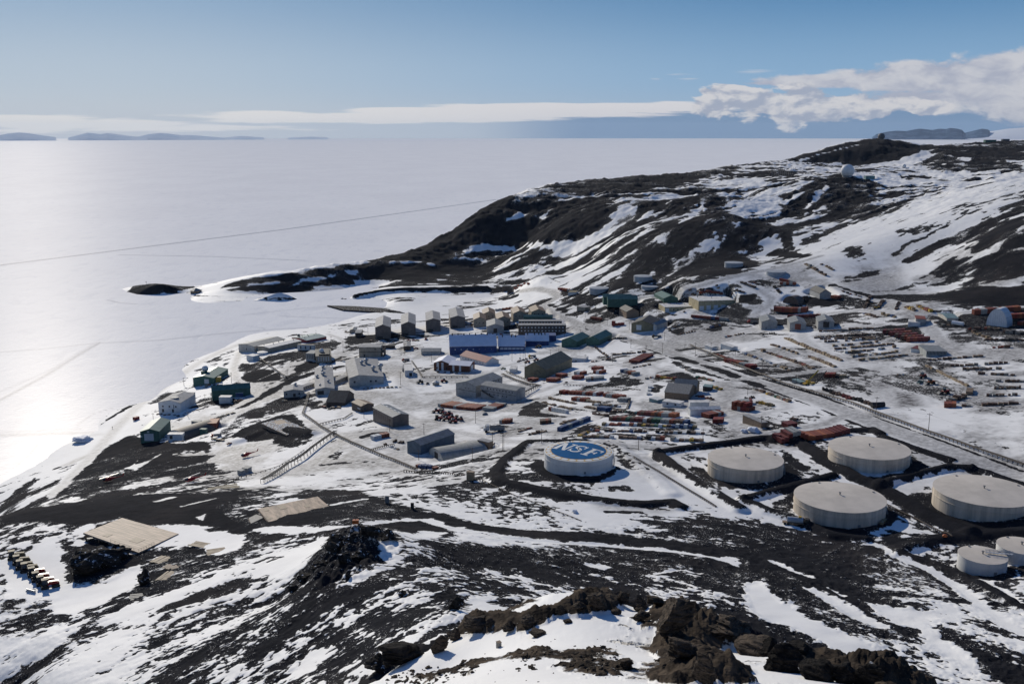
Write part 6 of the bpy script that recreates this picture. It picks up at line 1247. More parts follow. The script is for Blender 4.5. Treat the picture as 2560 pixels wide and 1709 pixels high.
cargo('on the snow by helicopter pad edge', (530,1098),(560,1102), 6, [ST,YC,ST,OW], size=.8, seed=45); cargo('in front of the green hangar', (415,1104),(460,1103), 6, [DB,OW,YC], size=.7, seed=46, kinds=('heap','drums','crate')); cargo('around the long green shed', (585,1004),(605,1000), 5, [RC,OW,OW], size=.9, seed=47, kinds=('heap','crate'))
# lumber and crate lines on the right hand terraces
ys = [(2048,829,2185,822),(2035,845,2172,836),(2050,848,2185,845),(2060,855,2190,848),(2080,866,2195,855),(2085,874,2235,860),(2100,884,2240,868),(2120,893,2245,880),(2145,902,2270,888)]
for i, (a, b_, c_, d_) in enumerate(ys):
    nm = ['first','second','third','fourth','fifth','sixth','seventh','eighth','ninth'][i]
    cargo(f'in the {nm} line of the big terrace', (a,b_),(c_,d_), 15, [W_,OW,OW,DB,OW,W_,GW,WC] if i > 2 else [DB,OW,DB,GW,OW], size=1.25, seed=60+i, ln=1.8, kinds=('lumber','crate'))
cargo('in the curving line of sand coloured crates', (1962,846),(2105,903), 20, [W_,W_,OW,W_], size=1.35, seed=70, kinds=('crate',)); cargo('in the rusty diagonal line of the terrace', (1905,877),(2035,922), 19, [RC,DB,OW,DB,OW], size=1.3, seed=71, kinds=('crate','heap'))
cargo('in the lower diagonal line of pipes and crates', (1850,880),(1975,927), 17, [W_,OW,SI,BC,SI,GW,W_], size=1.2, seed=72, kinds=('crate','heap','lumber')); cargo('in the short diagonal line of tan crates', (2022,892),(2088,918), 13, [W_,OW,W_,DB], size=1.3, seed=73); cargo('above the rusty diagonal line', (1928,862),(1948,868), 5, [OW,DB], size=1.2, seed=74); cargo('loose on the terrace snow', (1954,870),(1998,886), 4, [W_,OW], size=1.2, seed=75)
cargo('by the utility line huts', (1782,884),(1815,896), 8, [RC,DB,BC,OW], size=1.2, seed=76, kinds=('crate','heap'))
for i, (a, b_, c_, d_) in enumerate([(2318,901,2470,890),(2375,916,2520,908),(2408,924,2505,923),(2445,935,2545,939),(2490,953,2560,955),(2484,972,2560,970),(2466,990,2560,987),(2402,1016,2560,1008)]):
    nm = ['first','second','third','fourth','fifth','sixth','seventh','eighth'][i]
    cargo(f'in the {nm} lumber line near the right edge', (a,b_),(c_,d_), 12, [DB,OW,DB,GW], size=1.3, seed=80+i, ln=3.0, kinds=('lumber',), tall=0, skip=.12)
cargo('in the curved line of new lumber', (2316,915),(2420,966), 18, [W_,W_,OW,W_], size=1.0, seed=90, ln=2, kinds=('lumber',)); cargo('at the bend of the new lumber line', (2425,975),(2422,988), 4, [GW,OW,GW], size=1.8, seed=91); cargo('down the side of the new lumber line', (2412,992),(2370,1006), 7, [DB,GW,OW], size=1.7, seed=92, kinds=('crate','lumber'))
cargo('beside the upper road, yellow machinery boxes', (2264,768),(2288,778), 6, [YC,W_,OW], size=1.6, seed=93, kinds=('crate','heap')); cargo('beside the upper road, second yellow line', (2295,766),(2328,780), 7, [YC,OW,RC], size=1.6, seed=94, kinds=('crate','heap')); cargo('in the left dark line crossing the upper road', (2160,772),(2176,742), 9, [DB,OW,DB], size=1.6, seed=95, kinds=('heap','lumber')); cargo('in the middle dark line crossing the upper road', (2196,770),(2210,750), 7, [DB,OW,DB], size=1.6, seed=96, kinds=('heap','lumber')); cargo('in the right dark line crossing the upper road', (2240,775),(2248,756), 6, [DB,BS], size=1.6, seed=97, kinds=('heap','lumber')); cargo('under the upper road by a yellow crane base', (2160,784),(2200,796), 7, [OW,BC,DB], size=1.6, seed=98, kinds=('heap','crate'))
cargo('on the snow above the small white trailer', (2205,786),(2240,794), 6, [OW,BC,W_], size=1.5, seed=99, kinds=('crate','heap')); cargo('in front of the white fabric hangar', (2420,823),(2500,824), 10, [RC,DB,OW], size=1.5, seed=100, kinds=('crate','heap')); cargo('down the bank by the fabric hangar', (2432,830),(2480,850), 10, [W_,OW,DB], size=1.5, seed=101, kinds=('lumber','heap')); cargo('in the far right dark stacks', (2510,832),(2560,836), 8, [DB,BS,GW], size=1.9, seed=102, kinds=('lumber',), ln=2); cargo('in the lower far right dark stacks', (2460,850),(2560,852), 8, [DB,BS], size=1.4, seed=103, kinds=('lumber','heap')); cargo('small dark blocks by the lower far right road', (2480,870),(2525,869), 6, [RC,DB], size=1.2, seed=104)
cargo('in the dark line on the uphill bank', (1790,714),(1862,732), 16, [DB,BS,OW,DB], size=1.7, seed=105, kinds=('heap',)); cargo('in the line left of the uphill fuel tank', (1852,706),(1890,720), 8, [DB,OW], size=1.5, seed=106, kinds=('heap','lumber')); cargo('on the slope above the yellow garage', (1723,723),(1760,730), 6, [BS,DB], size=1.8, seed=107, kinds=('heap',)); cargo('down the slope right of the uphill tank', (1935,717),(1952,733), 6, [DB,BS], size=1.6, seed=108, kinds=('heap',)); cargo('in the wall of crates along the upper snow track', (2012,660),(2065,690), 10, [DB,OW,GW], size=1.8, seed=109, kinds=('lumber','heap')); cargo('in the second wall along the upper snow track', (2052,660),(2085,676), 6, [OW,W_,DB], size=1.6, seed=110, kinds=('heap',))
cargo('on the black ground by the workshop road', (1775,820),(1805,812), 7, [BS,BC,DB], size=1.7, seed=111, kinds=('heap','drums')); cargo('by the vehicle yard snow bank', (1700,836),(1740,828), 6, [OW,DB], size=1.3, seed=112, kinds=('heap',)); cargo('below the vehicle yard', (1805,845),(1862,834), 9, [SI,OW,DB,RC], size=1.3, seed=113, kinds=('heap','lumber')); cargo('near the middle grey shed', (1904,838),(1938,833), 6, [DB,BS], size=1.3, seed=114, kinds=('heap',))
cargo('on bare ground beside the right green warehouse', (1520,852),(1566,846), 9, [DB,OW,BS,GW], size=1.5, seed=115, kinds=('heap','lumber')); cargo('in the dark diagonal below the green warehouses', (1485,865),(1520,892), 9, [DB,BS,OW], size=1.3, seed=116, kinds=('heap',)); cargo('as long boards on the middle slope', (1530,888),(1616,880), 7, [OW,GW,BS], size=1.3, seed=117, ln=3, kinds=('lumber',)); cargo('as pipes on the middle slope', (1510,900),(1550,904), 4, [BS,GW], size=1.1, seed=118, ln=3, kinds=('lumber',))
cargo('in the line between main road and timber sheds', (1700,917),(1738,934), 8, [OW,GW,SI], size=1.1, seed=119, kinds=('heap','crate')); cargo('beside the main road bend', (1742,944),(1784,953), 7, [W_,OW,RC,GC], size=1.3, seed=120, kinds=('crate','heap')); cargo('orange and yellow behind the timber sheds', (1640,943),(1690,948), 8, [RC,'orange_container',YC,BS], size=1.2, seed=121, kinds=('heap','crate')); cargo('right of the timber sheds', (1778,968),(1805,975), 6, [YC,GC,DB,W_], size=1.2, seed=122, kinds=('heap','crate')); cargo('as red scrap below the timber sheds', (1735,988),(1785,1000), 8, [RC,RC,BS,DB], size=1.2, seed=123, kinds=('heap',)); cargo('in the line along the lower main road', (1885,972),(1975,1005), 13, [RC,GW,GC,OW,DB,YC], size=1.3, seed=124, kinds=('crate','heap')); cargo('as yellow drums in the junk yard loop', (1892,1006),(1934,1016), 9, [YC,YC,ST], size=1.5, seed=125, kinds=('drums',), skip=0); cargo('on top of the junk yard', (1862,998),(1886,994), 5, [BS,DB], size=1.4, seed=126, kinds=('heap',)); cargo('near the bent dark shed', (1970,1046),(1995,1050), 4, [OW,DB], size=1.2, seed=127, kinds=('heap','crate'))
cargo('as white blocks by the fenced pen', (1620,990),(1626,965), 3, [GW,'white_container'], size=1.6, seed=128); cargo('in the dark tracks left of the bay', (830,744),(866,748), 5, [DB,BS], size=1.5, seed=129, kinds=('heap',)); cargo('beyond the rocky rise by the shore', (862,828),(870,832), 2, [OW], size=1.4, seed=130, kinds=('heap',)); cargo('tan boxes beside tank and tanker truck', (2204,1312),(2212,1298), 3, [W_,ST], size=.8, seed=131); cargo('beside the red container near crane', (2100,942),(2114,943), 2, [W_,OW], size=1.6, seed=132, kinds=('crate',), skip=0)
# more clutter between the buildings
for k, (w_, a, b_, n) in enumerate([('below the four dormitories, left', (925,852),(990,856), 6),('beside the fourth dormitory', (1165,818),(1185,812), 4),('on dark ground left of the olive warehouse', (1290,905),(1335,893), 9),('behind the olive warehouse', (1420,906),(1450,903), 5),('between the racks and the olive warehouse', (1345,950),(1420,957), 6),('on the slope right of the pipe racks', (1480,905),(1530,896), 6),
   ('below the diagonal containers', (1580,920),(1625,912), 6),('on the bank over the timber sheds', (1615,948),(1650,940), 5),('right of the brown workshop', (1672,826),(1700,812), 5),('at the foot of the yellow garages', (1690,782),(1720,780), 4),('by the uphill road bend', (1870,705),(1905,712), 6),('between dark arched hut and shed', (2002,752),(2022,745), 4),('along the upper road near the shed', (2100,726),(2150,742), 6),
   ('below the pale cabin', (2340,806),(2380,815), 5),('on the churned white yard', (2240,938),(2262,936), 3),('next to the second row of huts', (1846,880),(1870,884), 4),('left of the laboratory pods', (700,1000),(720,1004), 3),('below the black chalet', (800,1016),(856,1022), 7),('by the white stepped building', (390,1036),(450,1040), 6),('around the domed green shed', (500,965),(560,962), 6),('beside the beige domed block', (835,900),(865,905), 5),('behind the blue building', (1200,838),(1290,836), 6),('by the brick coloured chalets', (1090,930),(1180,936), 6)]):
    cargo(w_, a, b_, n, [DB,OW,BS,DB,SI,RC,GW], size=.95, seed=300+k, kinds=('heap','heap','crate','drums'), jitter=1.2)
# ================================================================= poles, pipes, fences
def pole_parts():
    return MB().rod((0,0,-1),(0,0,1),.14/10,8)
def pole(u, v, hpx, arm=True, label=None, group='utility poles along the station roads'):
    x, y, z = hit(u, v); d = math.hypot(x, y); h = hpx / FPX * d * 1.04
    root = empty('utility_pole', label, 'pole', (x, y, z), RNG.uniform(-.6,.6), group)
    MB().cyl(0,0,-.6,h,.17,.12,n=8).build('post', _mats['pole_wood'], root)
    if arm:
        MB().box(-1.3,1.3,-.09,.09,h-.9,h-.72).build('crossarm', _mats['pole_wood'], root)
        MB().cyl(-1.1,0,h-.72,h-.5,.07,n=6).cyl(1.1,0,h-.72,h-.5,.07,n=6).cyl(.4,0,h-.72,h-.5,.07,n=6).build('insulators', _mats['grey_steel'], root)
    return root
PL = [(1001.6,962,34,'bent over by the largest laboratory pod'),(1189,1058,36,'beside the short red container block'),(1079,905,28,'left of the red roofed house'),(1280,903,30,'on the wide snow road by the blue building'),(1313,917,58,'at the corner of the olive warehouse'),(1376,893,20,'behind the olive warehouse roof'),(1397,884,22,'behind the ridge of the olive warehouse'),(1463,899,14,'at the end of the white trailer'),(1531,906,22,'on the slope below the green warehouses'),(1577,870,22,'left of the main road above the crates'),(1615,884,22,'close to the end of the diagonal container row'),(1656,884,28,'on the left shoulder of the main road'),(1738,891,35,'on the right side of the main road'),(1777,882,26,'beside the left long grey hut'),(1838,889,16,'in the middle of the lower diagonal line'),(1905,937,35,'where the utility line meets the side road'),(1869,987,36,'above the fenced junk yard loop'),(1903,1070,32,'standing against the bent dark shed'),(1990,960,24,'next to the grey green flat hut'),(2083,997,36,'among the dark bushes of tyres by the road'),(2190,1028,36,'beside the black drum at the road edge'),(2321,1076,42,'tallest, with crossarm, right of the main road'),(1596,1125,34,'on the road between logo tank and its neighbour'),(1757,1104,34,'at the right end of the lowest yard row'),(1354,1107,38,'behind the logo tank on its berm'),(1181,1156,40,'on the snow left of the black berm'),(1060,1086,30,'in front of the slate warehouse gable'),(1047,1150,28,'below the slate blue warehouse'),(974,1078,34,'against the grey roofed hall'),(910,1045,38,'in front of the low brown roofed hut'),(1231,1104,26,'left of the twin poles'),
      (1012,888,30,'beside the tan roofed dark hut'),(1206,836,14,'before the grey gabled hall'),(1451,841,18,'between main road and left green warehouse'),(1411,842,10,'by the dark brown lodges'),(1518,814,16,'beside the red container stack'),(1573,824,20,'left of the brown workshop'),(1463,794,18,'near the small tan house'),(1534,788,16,'by the brown house'),(1610,770,18,'between green and yellow sheds'),(1505,716,14,'behind the round fuel tank'),(1661,850,20,'at the snow bank right of the main road'),(1712,873,14,'between the road and the utility line'),(920,835,16,'near the dark shed at the shore'),(865,864,24,'near the radio block'),(858,880,28,'at the bend by the grey two storey block'),(752,895,22,'below the white two bay hut'),(762,855,14,'behind the teal roofed building'),(828,858,18,'beside the teal roofed building'),(460,964,20,'on the snow bank by the domed shed'),(579,957,26,'between the two green sheds'),(383,1046,14,'tall beside the shore road, by the hangar'),(425,996,14,'on the white stepped building side'),(470,1042,12,'by the brown ribbed quonset'),(513,1005,20,'left of the long green shed'),(623,912,12,'below the pale box hut'),(1906,709,14,'under the uphill fuel tank'),(1769,738,12,'behind the yellow garage'),(1822,715,12,'on the uphill bank')]
for u, v, h, w_ in PL: pole(u, v, h, True, f'wooden utility pole {w_}')
pole(1256,1128,44,True,'left wooden pole of the close pair beside the berm'); pole(1259.5,1126,44,True,'right wooden pole of the close pair beside the berm')
pole(716,945,20,True,'left pole of the twin on the dirt road',); pole(720,944,22,True,'right pole of the twin on the dirt road')
WIREM = _mats['black_steel']
def wire(label, pts):
    mb = MB(); P = []
    for u, v, hpx in pts:
        x, y, z = hit(u, v); d = math.hypot(x, y); P.append((x, y, z + hpx / FPX * d - .6))
    for i in range(len(P) - 1):
        a, b_ = np.array(P[i]), np.array(P[i+1]); prev = a
        for k in range(1, 9): t = k/8; q = a + (b_-a)*t; q[2] -= 1.6 * 4*t*(1-t); mb.rod(prev, q, .028, 3); prev = q
    o = mb.build('power_line', WIREM); tag(o, label, 'power line')
wire('sagging overhead wire following the main road poles', [(1577,870,22),(1656,884,28),(1738,891,35),(1905,937,35),(2083,997,36),(2190,1028,36),(2321,1076,42),(2700,1200,60)])
wire('overhead wire along the tank farm road', [(1060,1086,30),(1257,1127,44),(1354,1107,38),(1596,1125,34),(1757,1104,34),(1903,1070,32)])
def pipeline(label, pts, wm=1.4, hm=1.2, nsup=24, name='pipeline', mat='pole_wood', pipes=3, rail=False, cat='pipeline'):
    P = []
    for i in range(len(pts) - 1):
        A, B_ = np.array(hit(*pts[i][:2])), np.array(hit(*pts[i+1][:2]))
        for k in range(8):
            q = A + (B_ - A) * k / 8; q[2] = zat(q[0], q[1]); P.append(q)
    P.append(np.array(hit(*pts[-1][:2])))
    P = np.array(P); zz = P[:,2].copy(); 
    for _ in range(3): zz = np.convolve(np.pad(zz, 2, 'edge'), np.ones(5)/5, 'valid')
    P[:,2] = np.maximum(zz, P[:,2] - .3) + hm; root = empty(name, label, cat, tuple(P[0] - np.array([0,0,hm])))
    P = P - P[0] + np.array([0,0,hm])
    for j in range(pipes):
        mb = MB(); off = (j - (pipes-1)/2) * wm / max(pipes, 1)
        for i in range(len(P) - 1):
            d = P[i+1] - P[i]; n = np.array([-d[1], d[0], 0]); n /= np.linalg.norm(n) + 1e-9; mb.rod(P[i] + n*off, P[i+1] + n*off, wm/pipes*.32, 6)
        mb.build('pipe', _mats['black_steel' if j % 2 else mat], root)
    if rail:
        for s in (-1, 1):
            mb = MB()
            for i in range(len(P) - 1):
                d = P[i+1] - P[i]; n = np.array([-d[1], d[0], 0]); n /= np.linalg.norm(n) + 1e-9; o_ = n*wm*.6*s; mb.rod(P[i] + o_ + (0,0,1.1), P[i+1] + o_ + (0,0,1.1), .06, 4); mb.rod(P[i] + o_, P[i] + o_ + (0,0,1.1), .05, 4)
            mb.build('handrail', _mats['grey_wood'], root)
    cum = np.r_[0, np.cumsum(np.linalg.norm(np.diff(P, axis=0), axis=1))]
    sm = MB().box(-wm*.55, wm*.55, -.12, .12, -.28, -.1).box(-wm*.5, -wm*.5+.2, -.1, .1, -hm-1.4, -.2).box(wm*.5-.2, wm*.5, -.1, .1, -hm-1.4, -.2).mesh('support', _mats[mat])
    for t in np.linspace(0, cum[-1], nsup):
        i = min(np.searchsorted(cum, t, 'right') - 1, len(P) - 2); q = P[i] + (P[i+1]-P[i]) * ((t-cum[i]) / (cum[i+1]-cum[i] + 1e-9)); d = P[i+1]-P[i]
        obj('support', sm, root, tuple(q), None, math.atan2(d[1], d[0]) - math.pi/2)
pipeline('elevated timber utility walkway down the snow to the black slope', [(838,1087),(780,1128),(720,1170),(657,1208)], 2.4, 2.8, 26, mat='pole_wood', pipes=4, rail=True, name='utility_walkway')
pipeline('pipe rack bending from laboratory down to the walkway', [(772,984),(766,1010),(757,1036),(800,1066),(836,1088)], 1.8, 1.3, 30, pipes=3)
pipeline('pipe rack crossing the snow towards the red pallets', [(836,1088),(880,1108),(923,1127),(985,1152),(1040,1174)], 1.8, 1.2, 40, pipes=3)
pipeline('side branch pipe joining the rack from the black scree', [(800,1062),(830,1055),(860,1048),(880,1036)], 1.0, 1.2, 16, pipes=2)
pipeline('pipe rack from steel quonset to the main rack', [(925,1127),(950,1120),(985,1112)], .8, 1.0, 14, pipes=2)
pipeline('long utility pipe rack beside the main road', [(1725,866),(1775,885),(1830,910),(1906,939)], 2.2, 1.4, 50, pipes=4)
pipeline('long utility pipe rack right of the main road, lower half', [(1906,939),(1960,962),(2060,990),(2130,1010),(2200,1038),(2320,1082),(2440,1125),(2560,1165)], 2.2, 1.4, 90, pipes=4)
pipeline('pipe rack stepping behind the pale laboratory blocks', [(645,895),(680,920),(705,938),(716,944)], 1.6, 1.4, 22, pipes=3)
pipeline('thin pipe from pale tank past the beige block', [(716,944),(760,935),(790,925),(830,915)], 1.2, 1.4, 18, pipes=2)
pipeline('pipe rack in front of the brick coloured chalets', [(1030,905),(1045,925),(1056,944),(1100,944),(1170,944)], 1.3, 1.2, 26, pipes=2)
pipeline('wide pipe rack between L shaped building and olive warehouse', [(1256,938),(1290,952),(1320,962),(1350,966)], 2.4, 1.3, 22, pipes=4)
pipeline('second pipe rack beside the wide one', [(1264,931),(1300,945),(1330,956)], 1.4, 1.3, 18, pipes=3)
pipeline('lattice pipe bridge from the L shaped building wing', [(1300,992),(1325,980),(1342,970)], 1.6, 2.4, 8, pipes=3, rail=True)
pipeline('pipe along the foot of the road past the cargo yard', [(1410,963),(1480,966),(1540,968),(1600,975)], .9, .8, 26, pipes=2)
pipeline('double pipe by the fenced pen, running downhill', [(1574,1002),(1572,1012),(1568,1022)], 1.6, 1.0, 8, pipes=2, name='pipeline')
pipeline('tank farm pipe on supports from the logo tank', [(1584,1145),(1650,1182),(1720,1225),(1790,1267)], .9, .7, 44, pipes=2)
pipeline('thin fuel pipe across the snow below the black berm', [(1200,1202),(1290,1240),(1370,1272),(1453,1302)], .5, .5, 30, pipes=1)
pipeline('thin fence like pipe from red pallets to crate house', [(1010,1180),(1080,1182),(1160,1188)], .5, .9, 26, pipes=1)
pipeline('thin pipe over the snow left of the slope', [(520,1230),(600,1195),(700,1165),(760,1125)], .5, .5, 30, pipes=1)
pipeline('tank farm pipe beside the tanker truck tank', [(2215,1262),(2290,1298),(2380,1340)], .8, .6, 30, pipes=2)
pipeline('coast road guard rail with posts along the far shore', [(800,724),(900,718),(1000,712),(1130,706),(1300,700),(1400,706)], .6, .8, 60, pipes=1, cat='guard rail', name='guard_rail')
# pad with pale matting on its mound
zz = hit(705,1065)[2] + .25; Q = [inplane(u, v, zz) for u, v in [(653,1058),(704,1046),(768,1072),(716,1087)]]; c0 = np.mean(Q, 0)
root = empty('gravel_pad', 'pad of white stones with two dark patches on a mound', 'pad', (c0[0], c0[1], zz))
L4 = [(q[0]-c0[0], q[1]-c0[1]) for q in Q]
MB().add([(x,y,-2.5) for x,y in L4] + [(x,y,0) for x,y in L4], [(0,1,2,3),(7,6,5,4),(0,4,5,1),(1,5,6,2),(2,6,7,3),(3,7,4,0)]).build('base', _mats['old_wood'], root)
r = random.Random(5); lp = lambda s, t: tuple((L4[0][k]*(1-s)+L4[1][k]*s)*(1-t) + (L4[3][k]*(1-s)+L4[2][k]*s)*t for k in (0,1)); mb = MB()
for i in range(900):
    s, t = r.random(), r.random()
    if (.45 < s < .92 and .06 < t < .33) or (.1 < s < .5 and .70 < t < .92): continue
    x, y = lp(s, t); q = r.uniform(.12,.42); mb.box(x-q, x+q, y-q, y+q, 0, r.uniform(.05,.3))
mb.build('stones', _mats['white_paint'], root)
# ================================================================= vehicles
VM = {}
def vehicle(label, u, v, ang, kind='loader', col='machine_red', L=5.5, cat=None, group=None):
    x, y, z = hit(u, v); k = kind
    if k not in VM:
        if k == 'loader':
            body = MB().box(-1.2,2.6,-.75,.75,.9,1.9).box(.6,2.5,-.65,.65,1.9,2.2).box(-2.2,-1.0,-.5,.5,.8,1.3); body = body.mesh('body', _mats['machine_red'])
            cab = MB().prism([(-.9,1.9),(.9,1.9),(.75,3.2),(-.75,3.2)], -.75, .75, 'y').mesh('cab', _mats['glass_dark']); wh = MB().rod((0,-.35,0),(0,.35,0),.85,14).rod((0,-.4,0),(0,.4,0),.3,8).mesh('wheel', _mats['tyre'])
            buck = MB().prism([(-3.6,.2),(-2.6,.2),(-2.4,.6),(-2.4,1.3),(-2.8,1.3),(-2.9,.7)], -1.3, 1.3, 'y').mesh('bucket', _mats['grey_steel'])
            VM[k] = (body, cab, wh, buck, [(-1.6,1.0,.85),(-1.6,-1.0,.85),(1.8,1.0,.85),(1.8,-1.0,.85)], 1.0)
        elif k == 'tractor':
            body = MB().box(-3.2,.4,-.7,.7,1.1,2.1).prism([(-3.3,1.2),(-3.1,2.1),(-.2,2.35),(.3,1.2)], -.6, .6, 'y').mesh('body', _mats['machine_red'])
            cab = MB().prism([(0,1.6),(2.0,1.6),(1.9,3.3),(.25,3.3)], -.85, .85, 'y').mesh('cab', _mats['glass_dark']); wh = MB().prism([(-1.1,-.6),(1.1,-.6),(1.35,-.1),(1.0,.55),(-1.0,.55),(-1.35,-.1)], -.35, .35, 'y').mesh('track', _mats['tyre'])
            buck = MB().box(-.1,2.1,-.95,.95,3.3,3.42).mesh('cab_roof', _mats['machine_tan']); VM[k] = (body, cab, wh, buck, [(-2.2,1.1,.65),(-2.2,-1.1,.65),(1.2,1.15,.7),(1.2,-1.15,.7)], 1.0)
        elif k == 'truck':
            body = MB().box(-1.6,4.0,-1.2,1.2,.9,1.2).box(-1.6,4.0,-1.2,-1.1,1.2,2.2).box(-1.6,4.0,1.1,1.2,1.2,2.2).mesh('bed', _mats['grey_steel'])
            cab = MB().prism([(-4.0,.8),(-1.8,.8),(-1.8,2.8),(-2.9,2.8),(-3.3,1.9),(-4.0,1.8)], -1.15, 1.15, 'y').mesh('cab', _mats['machine_red']); wh = MB().rod((0,-.3,0),(0,.3,0),.55,12).mesh('wheel', _mats['tyre'])
            buck = MB().box(-3.32,-3.2,-1.0,1.0,1.95,2.6).mesh('windscreen', _mats['glass_dark']); VM[k] = (body, cab, wh, buck, [(-3.0,1.1,.55),(-3.0,-1.1,.55),(1.8,1.1,.55),(1.8,-1.1,.55),(3.0,1.1,.55),(3.0,-1.1,.55)], 1.0)
        elif k == 'pickup':
            body = MB().box(-2.5,2.5,-.95,.95,.5,1.05).box(.4,2.5,-.95,-.85,1.05,1.3).box(.4,2.5,.85,.95,1.05,1.3).mesh('body', _mats['machine_red'])
            cab = MB().prism([(-1.3,1.05),(.6,1.05),(.45,1.8),(-.8,1.8)], -.85, .85, 'y').mesh('cab', _mats['glass_dark']); wh = MB().rod((0,-.2,0),(0,.2,0),.42,12).mesh('wheel', _mats['tyre'])
            buck = MB().box(-.75,.45,-.8,.8,1.8,1.86).mesh('cab_roof', _mats['machine_red']); VM[k] = (body, cab, wh, buck, [(-1.6,.9,.42),(-1.6,-.9,.42),(1.6,.9,.42),(1.6,-.9,.42)], 1.0)
    body, cab, wh, buck, ws, s = VM[k]
    cn = {'loader':('wheel_loader','loader'),'tractor':('tracked_tractor','tractor'),'truck':('cargo_truck','truck'),'pickup':('pickup_truck','pickup')}[k]
    root = empty(cn[0], label, cat or cn[1], (x, y, z), R(ang), group); root.scale = (L/5.5,)*3
    if k == 'truck': obj('bed', body, root); obj('cab', cab, root, mat=_mats[col])
    else: obj('body', body, root, mat=_mats[col]); obj('cab', cab, root)
    obj(buck.name.split('.')[0], buck, root, mat=_mats[col] if k == 'pickup' else None)
    for p in ws: obj('wheel' if k != 'tractor' else 'track', wh, root, p)
    return root
g = 'red tractors parked together on the snow circle'
for i, (u, v, a, kd) in enumerate([(1090,1031,20,'loader'),(1107,1034,150,'tractor'),(1113,1041,40,'loader'),(1123,1038,-30,'loader'),(1096,1049,170,'tractor'),(1116,1051,10,'loader'),(1130,1047,200,'loader'),(1140,1050,60,'tractor'),(1133,1057,-20,'loader'),(1153,1052,100,'loader')]):
    lab = ['leftmost upper one','one beside the blue barrel','one near the top of the cluster','topmost right one','one at the lower left','one in the lower middle','one in the centre','one right of centre','lowest one','rightmost one'][i]
    vehicle(f'red {"tracked tractor" if kd=="tractor" else "wheel loader"} in the parked cluster, {lab}', u, v, a, kd, 'machine_red', 5.5, group=g)
g = 'tracked tractors parked below the deck'
for i, (u, v, a, c) in enumerate([(38,1396,205,'machine_tan'),(50,1408,205,'machine_tan'),(58,1420,205,'machine_tan'),(70,1427,205,'machine_tan'),(88,1438,210,'machine_red'),(98,1450,210,'machine_red'),(110,1460,210,'machine_red'),(122,1468,210,'machine_red')]):
    lab = ['topmost in the line','second from the top','third from the top','fourth, last of the tan ones','first of the dark red ones','second of the dark red ones','third of the dark red ones','lowest in the line'][i]
    vehicle(f'{"tan" if i < 4 else "dark red"} tracked tractor below the deck, {lab}', u, v, a, 'tractor', c, 6.0, group=g)
x, y, z = hit(76, 1480); root = empty('plough_blade', 'detached grey plough blade lying on snow by the tractors', 'plough', (x, y, z), R(-25)); MB().prism([(-.4,0),(.5,0),(.6,.5),(.2,1.1),(0,1.1),(.25,.5)], -2.2, 2.2, 'x').build('blade', _mats['galvanised'], root); MB().rod((-1.5,.5,.3),(0,2.2,.4),.12,6).rod((1.5,.5,.3),(0,2.2,.4),.12,6).build('push_frame', _mats['black_steel'], root)
for u, v, a, kd, c, L, lab in [(1050,958,30,'loader','black_steel',5.5,'dark wheel loader left of the small garden hut'),(1069,960,80,'pickup','brown_container',5,'small brown vehicle beside the small garden hut'),(1110,955,200,'loader','machine_red',5.5,'red wheel loader right of the small garden hut'),(1022,852,0,'pickup','machine_red',5,'red pickup on snow below the second dormitory'),(1035,852,10,'pickup','machine_red',5,'second red pickup on snow below the dormitories'),(1043,852,0,'pickup','machine_yellow',5,'yellow brown pickup below the third dormitory'),(1065,849,90,'truck','machine_red',5,'upright red truck below the third dormitory'),(1040,872,10,'pickup','machine_red',5,'red pickup right of the tan roofed dark hut'),(1014,902,20,'truck','machine_red',5,'red truck by the pale pump house'),
      (1330,893,10,'truck','machine_yellow',5,'sand coloured truck at the end of the blue building'),(1346,869,10,'loader','machine_tan',6,'pale loader right of the blue building'),(1880,807,0,'truck','machine_red',6,'rust red flatbed truck left of the grey sheds'),(1925,821,0,'truck','white_paint',7,'white box truck in front of the first grey shed'),(1777,771,90,'loader','machine_red',6,'red loader before the tall yellow garage'),(1585,826,40,'pickup','machine_red',6,'red pickup at the workshop door'),(1641,844,0,'truck','black_steel',6,'black truck parked below the brown workshop'),(2305,944,20,'loader','machine_red',6,'maroon wheel loader on the snow right of the churned yard'),(2325,960,10,'loader','machine_orange',6,'red orange loader in the middle of three machines'),(2300,958,40,'pickup','tarp_teal',6,'teal covered machine left of the red orange loader'),(2360,984,0,'loader','machine_red',6,'red loader furthest down the snow field'),(1270,975,0,'pickup','machine_red',5,'dark red sled vehicle by the pipe rack'),(1260,1012,20,'pickup','slate_siding',5,'grey pickup at the wing corner of the L shaped building'),
      (1235,1079,5,'truck','galvanised',9,'long silver tanker trailer on the snow road'),(1520,900,20,'loader','machine_red',5,'red loader right of the white trailer'),(1318,907,20,'loader','machine_red',5,'maroon machine left of the olive warehouse'),(1340,902,20,'loader','machine_red',5,'second maroon machine behind the olive warehouse'),(1258,923,10,'pickup','green_container',5,'dark green pickup on the snow road'),(2190,772,0,'loader','machine_yellow',6,'yellow machine by the upper road'),(2065,745,0,'loader','machine_orange',6,'orange machine beside the dark grey shed'),(540,1092,20,'truck','machine_red',5,'maroon truck on the helicopter pad edge'),(573,1110,30,'pickup','orange_container',4,'orange sled on the snow of the pad')]:
    vehicle(lab, u, v, a, kd, c, L)
